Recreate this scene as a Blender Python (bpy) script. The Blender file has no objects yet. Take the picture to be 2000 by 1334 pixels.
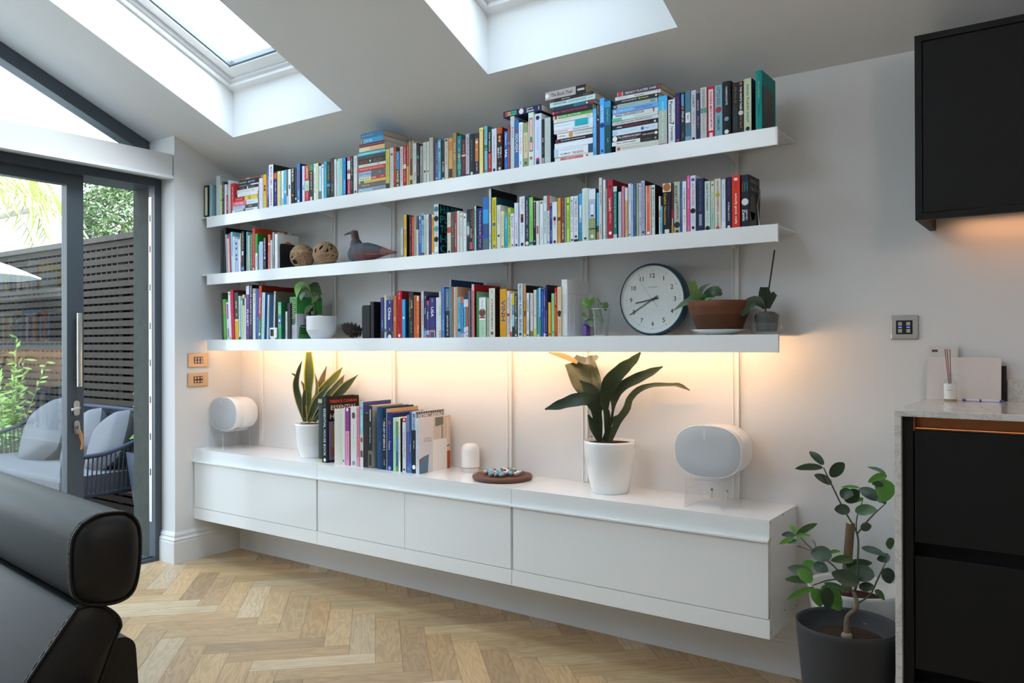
# A white wall of bookshelves beside a glass garden door, seen from the kitchen end of the room.
# Metres; x runs along the shelf wall from the pier, y out of that wall is negative, z is up.
LED_SHELF, LED_CAB, LED_GROOVE = 40., 8., 1.5
FILL = 10.  # strength of the unseen globe added as fill
SKY, SUN, EXPO = 3.0, 2.5, 1.10
# books: V standing / H lying; label, group, x0, x1, spine y, foot z, height or thickness, depth, lean, hardback, spine colour, board colour, board art, spine marks
CAM = {'C': (4.7340, -3.4240, 1.3970), 'yaw': 35.3528, 'pitch': 0.1837, 'roll': -0.1910, 'f': 1561.45}
BOOKS = [
('V','black book with a cream oval on its spine, top shelf','books standing on the top shelf',.0176,.0661,-.292,2.2372,.2126,.1381,0,0,'#26282a','#1c1e20',None,[('b',.06,.93,'#c9c3a4',.55)]),
('V','grey-blue clothbound book, just right of the black cream-oval book','books standing on the top shelf',.0762,.1065,-.292,2.2372,.2128,.17,0,0,'#8fb3ba','#7fa3a8',None,[('~',.1,.6,'#7597a0',.5)]),
('V','tall pale grey hardback rising above its neighbours, top shelf','books standing on the top shelf',.1491,.1913,-.292,2.2372,.2597,.26,0,1,'#b4bec2','#aeb6b8',None,[('~',.1,.5,'#97a2a8',.5)]),
('V','','books standing on the top shelf',.1923,.2125,-.292,2.2372,.1967,.1267,0,0,'#c3d888',None,None,[('~',.12,.45,'#7f9455',.5),('d',.5,.6,'#33382c',0)]),
('V','mottled plum and white paperback, second right of the tall pale grey hardback','books standing on the top shelf',.2145,.237,-.292,2.2372,.2147,.1408,0,0,'#4a3844',None,None,[('~',.05,.5,'#cdbcc4',.5),('~',.6,.9,'#8d7f9a',.5)]),
('V','','books standing on the top shelf',.238,.2585,-.292,2.2372,.1957,.1265,0,0,'#dcdde2',None,None,[('~',.2,.5,'#b9bac4',.5)]),
('V','','books standing on the top shelf',.2604,.2789,-.292,2.2372,.1251,.1217,0,0,'#b02c38',None,None,[('~',.1,.8,'#e6c8c4',.5)]),
('V','slim grey-white book, fifth right of the tall pale grey hardback','books standing on the top shelf',.2808,.3021,-.292,2.2372,.2163,.1419,0,0,'#c3c7c6',None,None,[('~',.1,.3,'#9ea3a2',.5)]),
('V','red paperback with white capitals, top shelf','books standing on the top shelf',.304,.3395,-.292,2.2372,.1929,.1305,0,0,'#b8282f','#b43a40',None,[('~',.12,.62,'#eadad6',.6)]),
('V','lilac-white paperback, just right of the red paperback with white capitals','books standing on the top shelf',.5929,.6284,-.292,2.2372,.1912,.1285,0,0,'#dad6e6',None,None,[('~',.15,.8,'#b7aecb',.5)]),
('V','ochre yellow paperback, top shelf','books standing on the top shelf',.6315,.6626,-.292,2.2372,.2094,.1404,0,0,'#dba63c',None,None,[('b',.62,1,'#c9bb62',1),('d',.35,.6,'#2c2822',0),('d',.45,.6,'#2c2822',0)]),
('V','','books standing on the top shelf',.6635,.6715,-.292,2.2372,.1814,.1229,0,0,'#d8602c',None,None,[('~',.1,.6,'#f0d8c4',.5)]),
('V','mid-blue paperback, second right of the ochre yellow paperback','books standing on the top shelf',.6724,.6896,-.292,2.2372,.2404,.1553,0,0,'#3372c8',None,None,[('~',.2,.7,'#bcd2ee',.5),('b',.78,1,'#24478a',1)]),
('V','white book with tall red lettering EXPERIENCE, top shelf','books standing on the top shelf',.6905,.7321,-.292,2.2372,.2604,.17,0,0,'#e6e9ee','#1e1f22',None,[('t',.04,.96,'#b02636',.5,'MARTIN AMIS • EXPERIENCE',.5)]),
('V','indigo paperback with an orange patch, just right of the white EXPERIENCE book','books standing on the top shelf',.7373,.7647,-.292,2.2372,.2118,.1379,0,0,'#2c2a76',None,None,[('b',.04,.2,'#d0622a',1),('~',.3,.6,'#e3e0f2',.5),('~',.65,.9,'#8c88c6',.5)]),
('V','straw yellow paperback, second right of the white EXPERIENCE book','books standing on the top shelf',.7669,.7979,-.292,2.2372,.2119,.1371,0,0,'#dccf86',None,None,[('~',.1,.9,'#d99c58',.5)]),
('V','','books standing on the top shelf',.7992,.8082,-.292,2.2372,.2078,.1339,0,0,'#5c88aa',None,None,[('~',.04,.96,'#e1e8ee',.8)]),
('V','white paperback, fourth right of the white EXPERIENCE book','books standing on the top shelf',.809,.8277,-.292,2.2372,.2099,.1362,0,0,'#e9edf2',None,None,[('~',.4,.7,'#c9d0d8',.5),('b',.8,1,'#a8c4b4',1)]),
('V','turquoise paperback, top shelf','books standing on the top shelf',.8283,.854,-.292,2.2372,.2112,.1429,0,0,'#4fbad2',None,None,[('~',.1,.45,'#8f9c94',.5),('d',.62,.6,'#e7f3f5',0),('b',.7,1,'#2f96d4',1)]),
('V','','books standing on the top shelf',.8561,.868,-.292,2.2372,.211,.142,0,0,'#8c444a',None,None,[('~',.1,.5,'#c98f90',.5),('b',.75,1,'#e2bfc4',1)]),
('V','white paperback with a small black mark, second right of the turquoise paperback','books standing on the top shelf',.8688,.8945,-.292,2.2372,.2113,.142,0,0,'#e4e6ec',None,None,[('b',.44,.56,'#3a3c42',.4)]),
('V','black book lettered THE MOTH, top shelf','books standing on the top shelf',.897,.9254,-.292,2.2372,.2157,.1449,0,0,'#26282a',None,None,[('t',.02,.38,'#f0f0f0',.62,'THE MOTH',.5),('d',.76,.6,'#d8782c',0),('~',.5,.7,'#5c5c5c',.5)]),
('V','black-green paperback with a pale dot, just right of the black THE MOTH book','books standing on the top shelf',.9263,.9487,-.292,2.2372,.215,.1393,0,0,'#33362f',None,None,[('~',.15,.7,'#55584f',.5),('d',.87,.6,'#e8e6dc',0)]),
('V','blue book with red capitals, top shelf','books standing on the top shelf',.9495,.9771,-.292,2.2372,.2334,.16,0,0,'#4380bf','#1d3966',None,[('t',.17,.62,'#a82c34',.7,'RESTLESS',.5),('~',.03,.12,'#1d3558',.5),('~',.68,.85,'#c4d4e2',.5),('d',.95,.6,'#e6eef5',0)]),
('V','lavender paperback, just right of the blue book with red capitals','books standing on the top shelf',.9927,1.0148,-.292,2.2372,.2145,.1399,0,0,'#d6d2ec',None,None,[('~',.08,.4,'#b4aed6',.5),('d',.55,.6,'#5fb8e0',0),('d',.62,.6,'#7c62a4',0)]),
('V','red and mint book lettered LARSSON, top shelf','books standing on the top shelf',1.0209,1.0557,-.292,2.2372,.2126,.1414,0,0,'#c43a3c',None,None,[('t',.03,.36,'#e9d79a',.62,'LARSSON',.5),('b',.42,.7,'#bcd8c4',1),('~',.5,.7,'#3a3632',.5),('~',.75,.95,'#efc8c4',.5)]),
('V','dark olive book with a green head, just right of the red and mint LARSSON book','books standing on the top shelf',1.0573,1.0907,-.292,2.2372,.212,.1418,0,0,'#3f3d34',None,None,[('b',0,.16,'#3f9460',1),('~',.2,.7,'#e6e2d2',.5),('b',.88,1,'#d4d2c8',.5)]),
('V','white paperback with black lettering, second right of the red and mint LARSSON book','books standing on the top shelf',1.0927,1.1146,-.292,2.2372,.2147,.1447,0,0,'#e4e7e6',None,None,[('~',.04,.15,'#7a5a8a',.5),('~',.25,.8,'#4a4c4e',.5)]),
('V','beige paperback, third right of the red and mint LARSSON book','books standing on the top shelf',1.1158,1.1384,-.292,2.2372,.2137,.1443,0,0,'#dad6aa','#8a5236',None,[('~',.08,.7,'#b4ae7c',.5)]),
('V','pale blue misty paperback, fourth right of the red and mint LARSSON book','books standing on the top shelf',1.1411,1.1647,-.292,2.2372,.1948,.1254,0,0,'#bddfe7',None,None,[('b',.75,1,'#5f7f88',1),('~',.1,.3,'#8fb4be',.5)]),
('V','','books standing on the top shelf',1.1679,1.1843,-.292,2.2372,.2011,.1336,0,0,'#e7e9f1',None,None,[('d',.08,.6,'#4a4a52',0),('~',.2,.6,'#bfc3d0',.5)]),
('V','teal-blue paperback, top shelf','books standing on the top shelf',1.1855,1.2069,-.292,2.2372,.2143,.1429,0,0,'#3bb2c6',None,None,[('~',.06,.2,'#2a7488',.5)]),
('V','charcoal book with a blue square, just right of the teal-blue paperback','books standing on the top shelf',1.2088,1.2348,-.292,2.2372,.2095,.1383,0,0,'#33352f',None,None,[('~',.1,.55,'#a9a48e',.5),('b',.6,.68,'#3f94cc',1),('~',.72,.9,'#8a8a84',.5)]),
('V','dark slate book with red handwriting, top shelf','books standing on the top shelf',1.2371,1.2705,-.292,2.2372,.2263,.1465,0,0,'#38383f','#96989c',None,[('~',.1,.6,'#a44f48',.5),('~',.65,.85,'#b8b4ac',.5)]),
('V','grey-white paperback, just right of the dark slate book with red handwriting','books standing on the top shelf',1.2724,1.2895,-.292,2.2372,.216,.1423,0,0,'#d6dadc',None,None,[('~',.15,.5,'#b4babc',.5)]),
('V','','books standing on the top shelf',1.2903,1.2998,-.292,2.2372,.2036,.1311,0,0,'#e4e8ea',None,None,[('~',.2,.7,'#b8bcc0',.5)]),
('V','aqua paperback, third right of the dark slate book with red handwriting','books standing on the top shelf',1.3009,1.318,-.292,2.2372,.2147,.1454,0,0,'#aadcd5',None,None,[('~',.1,.7,'#d9eeea',.5)]),
('V','mint green paperback, fourth right of the dark slate book with red handwriting','books standing on the top shelf',1.3187,1.339,-.292,2.2372,.2147,.1448,0,0,'#a4d3bd',None,None,[('~',.04,.3,'#5f8f76',.5),('b',.45,.7,'#cbc9a8',.5)]),
('V','bright blue paperback with white lettering, top shelf','books standing on the top shelf',1.3424,1.3667,-.292,2.2372,.215,.1423,0,0,'#2b90de','#16181c',None,[('~',.1,.55,'#16407c',.5),('~',.6,.95,'#d4e8f7',.5)]),
('V','pink and pale blue paperback, just right of the bright blue paperback','books standing on the top shelf',1.376,1.4016,-.292,2.2372,.2142,.1397,0,0,'#c9506c',None,None,[('b',.1,.34,'#cfe6ee',1),('~',.3,.42,'#2c3038',.6),('b',.44,.58,'#dfe6df',1),('~',.65,.95,'#e9b4c0',.5)]),
('V','black paperback, second right of the bright blue paperback','books standing on the top shelf',1.4027,1.4259,-.292,2.2372,.2146,.1451,0,0,'#2c2c2a',None,None,[('~',.05,.5,'#c9b88e',.5),('~',.65,.9,'#8f8d88',.5)]),
('V','grey-white paperback with tall grey lettering, top shelf','books standing on the top shelf',1.4267,1.4552,-.292,2.2372,.2147,.1423,0,0,'#dadadd',None,None,[('~',.04,.48,'#6d6f78',.6),('d',.94,.6,'#3a3a40',0)]),
('V','yellow-green paperback, top shelf','books standing on the top shelf',1.6761,1.704,-.292,2.2372,.215,.1452,0,0,'#cfc963',None,None,[('~',.05,.15,'#a8822c',.5),('~',.25,.7,'#8f8c3c',.5),('b',.86,1,'#3c3e3a',1)]),
('V','grey-white paperback with a red heart, just right of the yellow-green paperback','books standing on the top shelf',1.7048,1.7334,-.292,2.2372,.2181,.1469,0,0,'#d3d3d4',None,None,[('d',.16,.6,'#b83a44',0),('~',.35,.9,'#8f9196',.5)]),
('V','rust red book, second right of the yellow-green paperback','books standing on the top shelf',1.7342,1.7523,-.292,2.2372,.2175,.1436,0,0,'#b8422e','#6a6a34',None,[('~',.1,.45,'#d9a05c',.5)]),
('V','blue paperback with big cream capitals, third right of the yellow-green paperback','books standing on the top shelf',1.7531,1.7774,-.292,2.2372,.1927,.1265,0,0,'#3a92ca',None,None,[('~',.05,.25,'#a8d0e8',.5),('b',.5,1,'#3c4640',1),('t',.52,.86,'#efe8b0',.75,'VANE',.5),('d',.94,.6,'#e6dc7c',0)]),
('V','white paperback with small black lettering, fourth right of the yellow-green paperback','books standing on the top shelf',1.7797,1.8023,-.292,2.2372,.2148,.1426,0,0,'#d8d8d6',None,None,[('~',.05,.5,'#3c3c3e',.5),('~',.5,.85,'#a85a50',.5)]),
('V','crimson paperback with a white square, top shelf','books standing on the top shelf',1.8038,1.8293,-.292,2.2372,.2154,.1416,0,0,'#b5232f',None,None,[('t',.04,.44,'#f0d4d2',.45,'TONY PARSONS',.5),('b',.46,.57,'#e2dfdc',.75),('~',.62,.9,'#e0a8a8',.5)]),
('V','','books standing on the top shelf',1.8301,1.8435,-.292,2.2372,.2153,.1392,0,0,'#c54c4e',None,None,[('~',.04,.45,'#e9cdb4',.5),('b',.52,1,'#dcb658',1)]),
('V','cream book with a brown painted band, top shelf','books standing on the top shelf',1.8443,1.8775,-.292,2.2372,.2344,.1529,0,0,'#cdbb90',None,None,[('b',0,.78,'#69493a',.55),('t',.03,.4,'#d9cba8',.35,'LOUIS DOWN',.5),('b',.88,.98,'#54402f',.45)]),
('V','white book with blue scribbles, just right of the cream book with a brown band','books standing on the top shelf',1.8786,1.901,-.292,2.2372,.2174,.1462,0,0,'#cfd6dc','#23282a',None,[('~',.15,.55,'#7f9cb8',.5),('~',.7,.9,'#5a6068',.5)]),
('V','black book with a teal square, second right of the cream book with a brown band','books standing on the top shelf',1.9021,1.9205,-.292,2.2372,.2085,.1339,0,0,'#2a2f2e',None,None,[('b',.28,.36,'#3fa4a0',.6),('~',.45,.8,'#7f8480',.5)]),
('V','grey paperback, third right of the cream book with a brown band','books standing on the top shelf',1.922,1.9445,-.292,2.2372,.1983,.1273,0,0,'#918e8a',None,None,[('~',.06,.55,'#d0cec8',.5),('~',.6,.8,'#b0aea8',.5)]),
('V','pale grey-green book, fourth right of the cream book with a brown band','books standing on the top shelf',1.9456,1.969,-.292,2.2372,.213,.1416,0,0,'#cad3cd',None,None,[('~',.1,.45,'#98a49e',.5),('d',.72,.6,'#44484a',0)]),
('V','off-white book, fifth right of the cream book with a brown band','books standing on the top shelf',1.9705,1.9882,-.292,2.2372,.2125,.1384,0,0,'#d7dbd5',None,None,[('~',.2,.6,'#a4a89e',.5),('d',.72,.6,'#3c4044',0)]),
('V','taller cream-grey hardback, top shelf','books standing on the top shelf',1.989,2.0146,-.292,2.2372,.2308,.1526,0,1,'#bebfb3','#aaaaa0',None,[('~',.45,.6,'#9a9a8e',.5)]),
('V','slate violet paperback, just right of the taller cream-grey hardback','books standing on the top shelf',2.0257,2.0477,-.292,2.2372,.2088,.1376,0,0,'#5b6096',None,None,[('d',.02,.6,'#23243a',0),('~',.1,.5,'#8488b8',.5),('~',.6,.8,'#a4a8cc',.5),('d',.93,.6,'#d4d4e4',0)]),
('V','sky blue paperback with small pictures, second right of the taller cream-grey hardback','books standing on the top shelf',2.0483,2.0683,-.292,2.2372,.2115,.1383,0,0,'#50aace',None,None,[('b',.05,.2,'#a9d4e2',.6),('d',.26,.6,'#a4604a',0),('b',.3,.44,'#7cc4dc',.6),('d',.5,.6,'#caa83c',0),('b',.55,.66,'#6fae96',.6),('d',.7,.6,'#caa83c',0),('~',.8,.95,'#bfe0ea',.5)]),
('V','black-brown book with white capitals, third right of the taller cream-grey hardback','books standing on the top shelf',2.0689,2.0926,-.292,2.2372,.2034,.1382,0,0,'#35342e',None,None,[('~',.05,.4,'#6a685e',.5),('t',.45,.88,'#e9e7e0',.5,'A LARK',.5),('d',.96,.6,'#dcdcd4',0)]),
('V','off-white paperback, fourth right of the taller cream-grey hardback','books standing on the top shelf',2.0935,2.1161,-.292,2.2372,.2091,.1355,0,0,'#d0cec7',None,None,[('b',.02,.07,'#3a3f3c',.6),('~',.18,.7,'#9c9a92',.5)]),
('V','sunset-yellow paperback with a dark hill, top shelf','books standing on the top shelf',2.1167,2.1428,-.292,2.2372,.2089,.1371,0,0,'#dbaa62',None,None,[('b',.1,.3,'#cf8a52',1),('~',.3,.5,'#a8844c',.5),('b',.75,.96,'#433a34',.85)]),
('V','tan book with cream lettering, just right of the sunset-yellow paperback','books standing on the top shelf',2.1437,2.1696,-.292,2.2372,.2304,.1494,0,0,'#a58b63','#7a5034',None,[('t',.22,.6,'#dcd5b8',.5,'ROSE TREMAIN',.5),('d',.44,.6,'#3c2c22',0)]),
('V','teal book with gold swirls, top shelf','books standing on the top shelf',2.1744,2.2006,-.292,2.2372,.2105,.1401,0,0,'#118c96','#0f7480',None,[('~',.08,.2,'#d8cf9a',.5),('~',.3,.38,'#d8cf9a',.5),('d',.46,.6,'#d0a838',0),('d',.5,.6,'#d0a838',0),('~',.55,.7,'#d8cf9a',.5),('~',.82,.97,'#d8cf9a',.5),('b',.68,.8,'#4fa9a0',1)]),
('V','maroon paperback with gold script, just right of the teal gold-swirl book','books standing on the top shelf',2.2036,2.2279,-.292,2.2372,.1866,.1233,0,0,'#6f2a34',None,None,[('~',.12,.4,'#c79b62',.5),('b',.4,.45,'#d0c4c0',1),('~',.55,.9,'#9a5a5e',.5)]),
('V','lilac-grey book with black capitals, second right of the teal gold-swirl book','books standing on the top shelf',2.2302,2.2537,-.292,2.2372,.2114,.1383,0,0,'#babdcc',None,None,[('~',.08,.5,'#33353e',.6),('~',.55,.9,'#8f93a6',.5),('b',.95,.98,'#3f4450',1)]),
('V','charcoal hardback, top shelf','books standing on the top shelf',2.2552,2.2858,-.292,2.2372,.207,.1386,0,1,'#343a3b',None,None,[('~',.15,.65,'#7f8482',.3),('d',.95,.6,'#d4d4d0',0)]),
('V','dark violet book with an orange panel, just right of the charcoal hardback','books standing on the top shelf',2.2875,2.3135,-.292,2.2372,.2069,.1351,0,0,'#41364c',None,None,[('b',.13,.68,'#c97c46',.75),('d',.22,.6,'#efe4d4',0),('t',.3,.5,'#f0e6dc',.4,'C',.5),('~',.72,.9,'#cfc6c4',.5)]),
('V','pale yellow paperback, top shelf','books standing on the top shelf',2.3147,2.339,-.292,2.2372,.2301,.1524,0,0,'#f0e08e',None,None,[('d',.06,.6,'#c9bb70',0),('~',.12,.75,'#d9c974',.5)]),
('V','','books standing on the top shelf',2.3399,2.345,-.292,2.2372,.2208,.1493,0,0,'#8b2d25','#7a2820',None,[]),
('V','light blue book with palm trees, top shelf','books standing on the top shelf',2.3462,2.3666,-.292,2.2372,.2333,.1503,0,0,'#79bdce','#2c6a48',None,[('~',.04,.3,'#4a8c9c',.5),('b',.4,.48,'#3f7c5c',1),('b',.5,.52,'#33524a',1),('d',.95,.6,'#4a8494',0)]),
('V','black and red paperback with white capitals, just right of the light blue palm-tree book','books standing on the top shelf',2.3706,2.3903,-.292,2.2372,.2069,.1329,0,0,'#26262a',None,None,[('t',.04,.5,'#eeeae8',.55,'TONY PARSONS',.5),('b',.53,1,'#b03032',1),('~',.56,.9,'#e6b8b4',.5)]),
('V','lilac-white hardback with black lettering, top shelf','books standing on the top shelf',2.3914,2.4222,-.292,2.2372,.2128,.1382,0,0,'#d1d6e6',None,None,[('t',.06,.9,'#3a3c48',.3,'a piece of terror this is your city',.5),('d',.95,.6,'#3a3c48',0)]),
('V','dark brown fantasy book with an orange-red head, top shelf','books standing on the top shelf',2.4267,2.4571,-.292,2.2372,.2117,.142,0,0,'#33261f','#5e1c16',None,[('b',0,.14,'#b4522c',1),('d',.22,.6,'#d88a5c',0),('d',.3,.6,'#d88a5c',0),('t',.42,.74,'#f2f0ea',.42,'BRETT',.25),('t',.4,.74,'#f2f0ea',.34,'PETER V',.72),('~',.8,.88,'#8f8378',.5),('d',.94,.6,'#cfc6bc',0)]),
('V','blue book lettered SAIL, top shelf','books standing on the top shelf',2.4693,2.4895,-.292,2.2372,.188,.1259,0,0,'#2b6ab2',None,None,[('t',.06,.36,'#d9ecf4',.55,'Patterson',.5),('t',.4,.76,'#ffffff',.8,'SAIL',.5),('~',.82,.97,'#58a4dc',.5)]),
('V','dusty red paperback, just right of the blue SAIL book','books standing on the top shelf',2.4906,2.5031,-.292,2.2372,.2162,.1405,0,0,'#88454a',None,None,[('~',.1,.35,'#b08284',.5),('b',.38,.44,'#4f88a8',1),('~',.5,.95,'#cf9ca0',.5)]),
('V','grey-white paperback holding up the navy book, second right of the blue SAIL book','books standing on the top shelf',2.5037,2.528,-.292,2.2372,.2544,.1534,0,0,'#c3c7cd',None,None,[('~',.2,.42,'#4a4c52',.5)]),
('V','blue book with cream block capitals, top shelf','books standing on the top shelf',2.5287,2.5543,-.292,2.2372,.2329,.1507,0,0,'#2b6eae','#1d3a6a',None,[('d',.22,.6,'#b8323c',0),('t',.28,.66,'#e9dfc4',.75,'GOUGH',.5),('d',.95,.6,'#b83a40',0)]),
('V','white paperback with red lettering, just right of the blue block-capital book','books standing on the top shelf',2.5556,2.5783,-.292,2.2372,.2163,.1424,0,0,'#e7eaed',None,None,[('~',.05,.3,'#9a9ca4',.5),('~',.32,.7,'#cf6a6c',.5),('~',.85,.95,'#5c6068',.5)]),
('V','cream and sage green paperback, top shelf','books standing on the top shelf',2.5809,2.6081,-.292,2.2372,.2105,.1351,0,0,'#d0c7a1',None,None,[('b',0,.22,'#8d9870',1),('~',.3,.7,'#b08c54',.5),('b',.8,1,'#8d9870',1),('b',.88,.94,'#3c4638',.4)]),
('V','mint book with a pink ribbon panel and heart, top shelf','books standing on the top shelf',2.6094,2.6409,-.292,2.2372,.2544,.1568,0,0,'#d0e1d1',None,None,[('b',.1,.73,'#b9626a',.62),('b',.13,.5,'#e0c4bc',.35),('d',.48,.6,'#3f9a6c',0),('b',.56,.7,'#e3ccc4',.32),('d',.85,.6,'#c0656c',0)]),
('V','rounded lilac-white hardback, just right of the mint pink-ribbon book','books standing on the top shelf',2.6454,2.6843,-.292,2.2372,.2409,.1587,0,1,'#c8d1e6','#d0d2d8',None,[('d',.08,.6,'#2c2e38',0),('t',.2,.75,'#93aede',.25,'one fine day in the middle',.5),('d',.9,.6,'#c03a44',0),('d',.95,.6,'#2c2e4a',0)]),
('V','black and cream paperback, second right of the mint pink-ribbon book','books standing on the top shelf',2.6856,2.6997,-.292,2.2372,.2106,.1428,0,0,'#2e2c2a',None,None,[('t',.38,.56,'#ece8e0',.7,'Holy',.5),('b',.86,1,'#9a9884',1),('~',.6,.8,'#8a8478',.5)]),
('V','pale grey-green book with a navy cover, top shelf','books standing on the top shelf',2.7003,2.735,-.292,2.2372,.2145,.16,0,0,'#b5bfbb','#1f2b3e',None,[('~',.2,.85,'#a2aeaa',.5)]),
('V','sky blue paperback, just right of the pale grey-green book','books standing on the top shelf',2.9581,2.9774,-.292,2.2372,.2131,.1426,0,0,'#60aae2',None,None,[('~',.1,.5,'#a4d0f0',.5),('t',.82,.96,'#2a4c78',.5,'CUTS',.5)]),
('V','dark plum book with gold letters, second right of the pale grey-green book','books standing on the top shelf',2.9794,2.9936,-.292,2.2372,.2288,.1551,0,0,'#3a2a34',None,None,[('t',.02,.22,'#d8b858',.5,'HOLLANI',.5),('d',.3,.6,'#cfc8c0',0),('~',.36,.9,'#6a3444',.5)]),
('V','bright blue book with a navy dot, top shelf','books standing on the top shelf',2.9943,3.0187,-.292,2.2372,.2528,.1505,0,0,'#56a6ea',None,None,[('t',.08,.48,'#d4eaf9',.6,'ULYSSES',.5),('d',.48,1.2,'#2c3c84',0),('d',.93,.6,'#24448c',0)]),
('V','blue-green hardback, just right of the bright blue navy-dot book','books standing on the top shelf',3.0196,3.0496,-.292,2.2372,.2347,.1529,0,1,'#2a6f86','#1c3a48',None,[('b',0,.12,'#3a8fcc',1),('~',.15,.4,'#6fb4b0',.5),('b',.45,1,'#1f5058',1),('~',.7,.8,'#6f9f9a',.5)]),
('V','blue and grey book lettered WHITE TEETH, top shelf','books standing on the top shelf',3.2784,3.3195,-.292,2.2372,.2092,.1419,0,0,'#b5c1b5','#5a2030',None,[('b',0,.29,'#49b6ea',1),('t',.05,.96,'#e4ecea',.22,'WHITE TEETH • ZADIE SMITH',.5),('b',.96,1,'#c87ca8',1)]),
('V','white book lettered Patterson 7th Heaven, top shelf','books standing on the top shelf',3.3222,3.3544,-.292,2.2372,.1875,.1271,0,0,'#e4e7ec','#5c7030',None,[('t',.04,.5,'#1c1e26',.55,'Patterson',.42),('t',.2,.34,'#1c1e26',.2,'James',.85),('t',.5,.57,'#1c1e26',.8,'7',.5),('t',.6,.92,'#3a3c48',.36,'TH HEAVEN',.5)]),
('V','dark indigo paperback, just right of the white Patterson book','books standing on the top shelf',3.3554,3.3771,-.292,2.2372,.21,.1379,0,0,'#2c2b6c',None,None,[('~',.08,.62,'#9a3c48',.5),('d',.95,.6,'#c44a50',0)]),
('V','black book with a blue photo panel, second right of the white Patterson book','books standing on the top shelf',3.378,3.3976,-.292,2.2372,.2086,.1413,0,0,'#2c3238',None,None,[('b',.04,.28,'#5c9cc8',.5),('d',.32,.6,'#d4643c',0),('~',.38,.6,'#e4e6e6',.5),('~',.8,.92,'#6c7076',.5)]),
('V','steel blue book with a white label, top shelf','books standing on the top shelf',3.3984,3.423,-.292,2.2372,.2107,.1401,0,0,'#4b7c98',None,None,[('b',.43,.63,'#e4e7ea',.85),('t',.45,.6,'#2c3440',.35,'Night',.5),('~',.67,.77,'#b8483c',.5),('b',.9,1,'#7fa6bc',1)]),
('V','light grey book lettered LOVELY, just right of the steel blue white-label book','books standing on the top shelf',3.4236,3.4466,-.292,2.2372,.2087,.1404,0,0,'#c5c8cd',None,None,[('t',.1,.34,'#3c3e46',.55,'LOVELY',.5),('~',.42,.7,'#94969e',.5),('d',.96,.6,'#2c2e36',0)]),
('V','navy book lettered SILENCE, second right of the steel blue white-label book','books standing on the top shelf',3.4472,3.4642,-.292,2.2372,.1922,.1253,0,0,'#302d59',None,None,[('t',.08,.44,'#d8b4ae',.5,'SILENCE',.5),('~',.5,.78,'#b08a88',.5)]),
('V','light grey book with a green photo, top shelf','books standing on the top shelf',3.465,3.4938,-.292,2.2372,.2118,.1372,0,0,'#c3c5c5',None,None,[('t',.04,.38,'#8a8c90',.5,'IAN RANKIN',.5),('b',.4,.5,'#5f9a84',1),('~',.52,.9,'#96989c',.5)]),
('V','red book with a white arrow panel, top shelf','books standing on the top shelf',3.4946,3.5262,-.292,2.2372,.211,.1388,0,0,'#c1233b','#8e1626',None,[('b',.06,.86,'#ecdfe2',.62),('t',.1,.5,'#c1233b',.42,'INVISIBLE MEN',.5),('t',.52,.8,'#333',.36,'JOJO MOYES',.5),('b',.9,.99,'#ece2e2',.45)]),
('V','pale blue book lettered LITTLE EGG, just right of the red arrow-panel book','books standing on the top shelf',3.5272,3.5598,-.292,2.2372,.2084,.1346,0,0,'#80b5c5',None,None,[('t',.04,.38,'#8c3f4c',.5,'LITTLE EGG',.5),('d',.48,.9,'#b03040',0),('t',.6,.88,'#31525c',.42,'CAMILLERI',.5)]),
('V','charcoal black hardback, top shelf','books standing on the top shelf',3.5613,3.5955,-.292,2.2372,.2167,.142,0,1,'#24282e',None,None,[('t',.1,.44,'#e4e6e8',.3,'HARROGATE',.5),('d',.7,.6,'#7c9cb4',0),('d',.94,.6,'#f0f0f0',0)]),
('V','black-brown book with gold lettering, just right of the charcoal black hardback','books standing on the top shelf',3.5995,3.6247,-.292,2.2372,.2065,.14,0,0,'#2e2a26',None,None,[('~',.08,.4,'#7f6a40',.5),('b',.45,.9,'#28383e',.7)]),
('V','black book lettered THE WHITE TIGER, top shelf','books standing on the top shelf',3.6257,3.6472,-.292,2.2372,.2055,.1342,0,0,'#26262a',None,None,[('d',.04,.6,'#c8703c',0),('t',.1,.55,'#f0eeea',.5,'THE WHITE TIGER',.5),('d',.61,1.1,'#cfcfcf',0),('~',.68,.92,'#b87c44',.5)]),
('V','gold-and-white speckled book with teal script, top shelf','books standing on the top shelf',3.6479,3.6793,-.292,2.2372,.2124,.1361,0,0,'#c9d5b6','#1a2236',None,[('~',.02,.98,'#e9e4b0',.95),('t',.04,.9,'#2a6f80',.5,'Salman Rushdie Joseph',.5),('d',.94,.6,'#223040',0)]),
('V','tall teal hardback at the end of the top shelf','books standing on the top shelf',3.695,3.7208,-.292,2.2372,.2352,.17,0,1,'#209390','#178480',None,[('~',.18,.48,'#b0c48c',.25),('t',.54,.78,'#16484c',.3,'The Hours',.5)]),
('V','black-green book beside the wall, just left of the tall black large-format book','books standing on the middle shelf',.1958,.2216,-.292,1.86,.2802,.2,0,0,'#1f2829',None,None,[('~',.1,.9,'#39474a',.5)]),
('V','tall black large-format book, middle shelf','books standing on the middle shelf',.2251,.2525,-.292,1.86,.2935,.27,0,0,'#17191c',None,None,[('~',.2,.5,'#2c2f33',.5)]),
('V','','books standing on the middle shelf',.2595,.272,-.292,1.86,.249,.1508,3,0,'#babac2',None,None,[('~',.1,.9,'#54545e',.5)]),
('V','thin cream book, second right of the tall black large-format book','books standing on the middle shelf',.2737,.2948,-.292,1.86,.2212,.1431,3,0,'#dcd4cc',None,None,[('~',.1,.6,'#b09a8c',.5),('d',.95,.6,'#e8b8a4',0)]),
('V','','books standing on the middle shelf',.2965,.3124,-.292,1.86,.2524,.1576,3,0,'#c93a5c',None,None,[('~',.1,.6,'#e0909c',.5)]),
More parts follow.
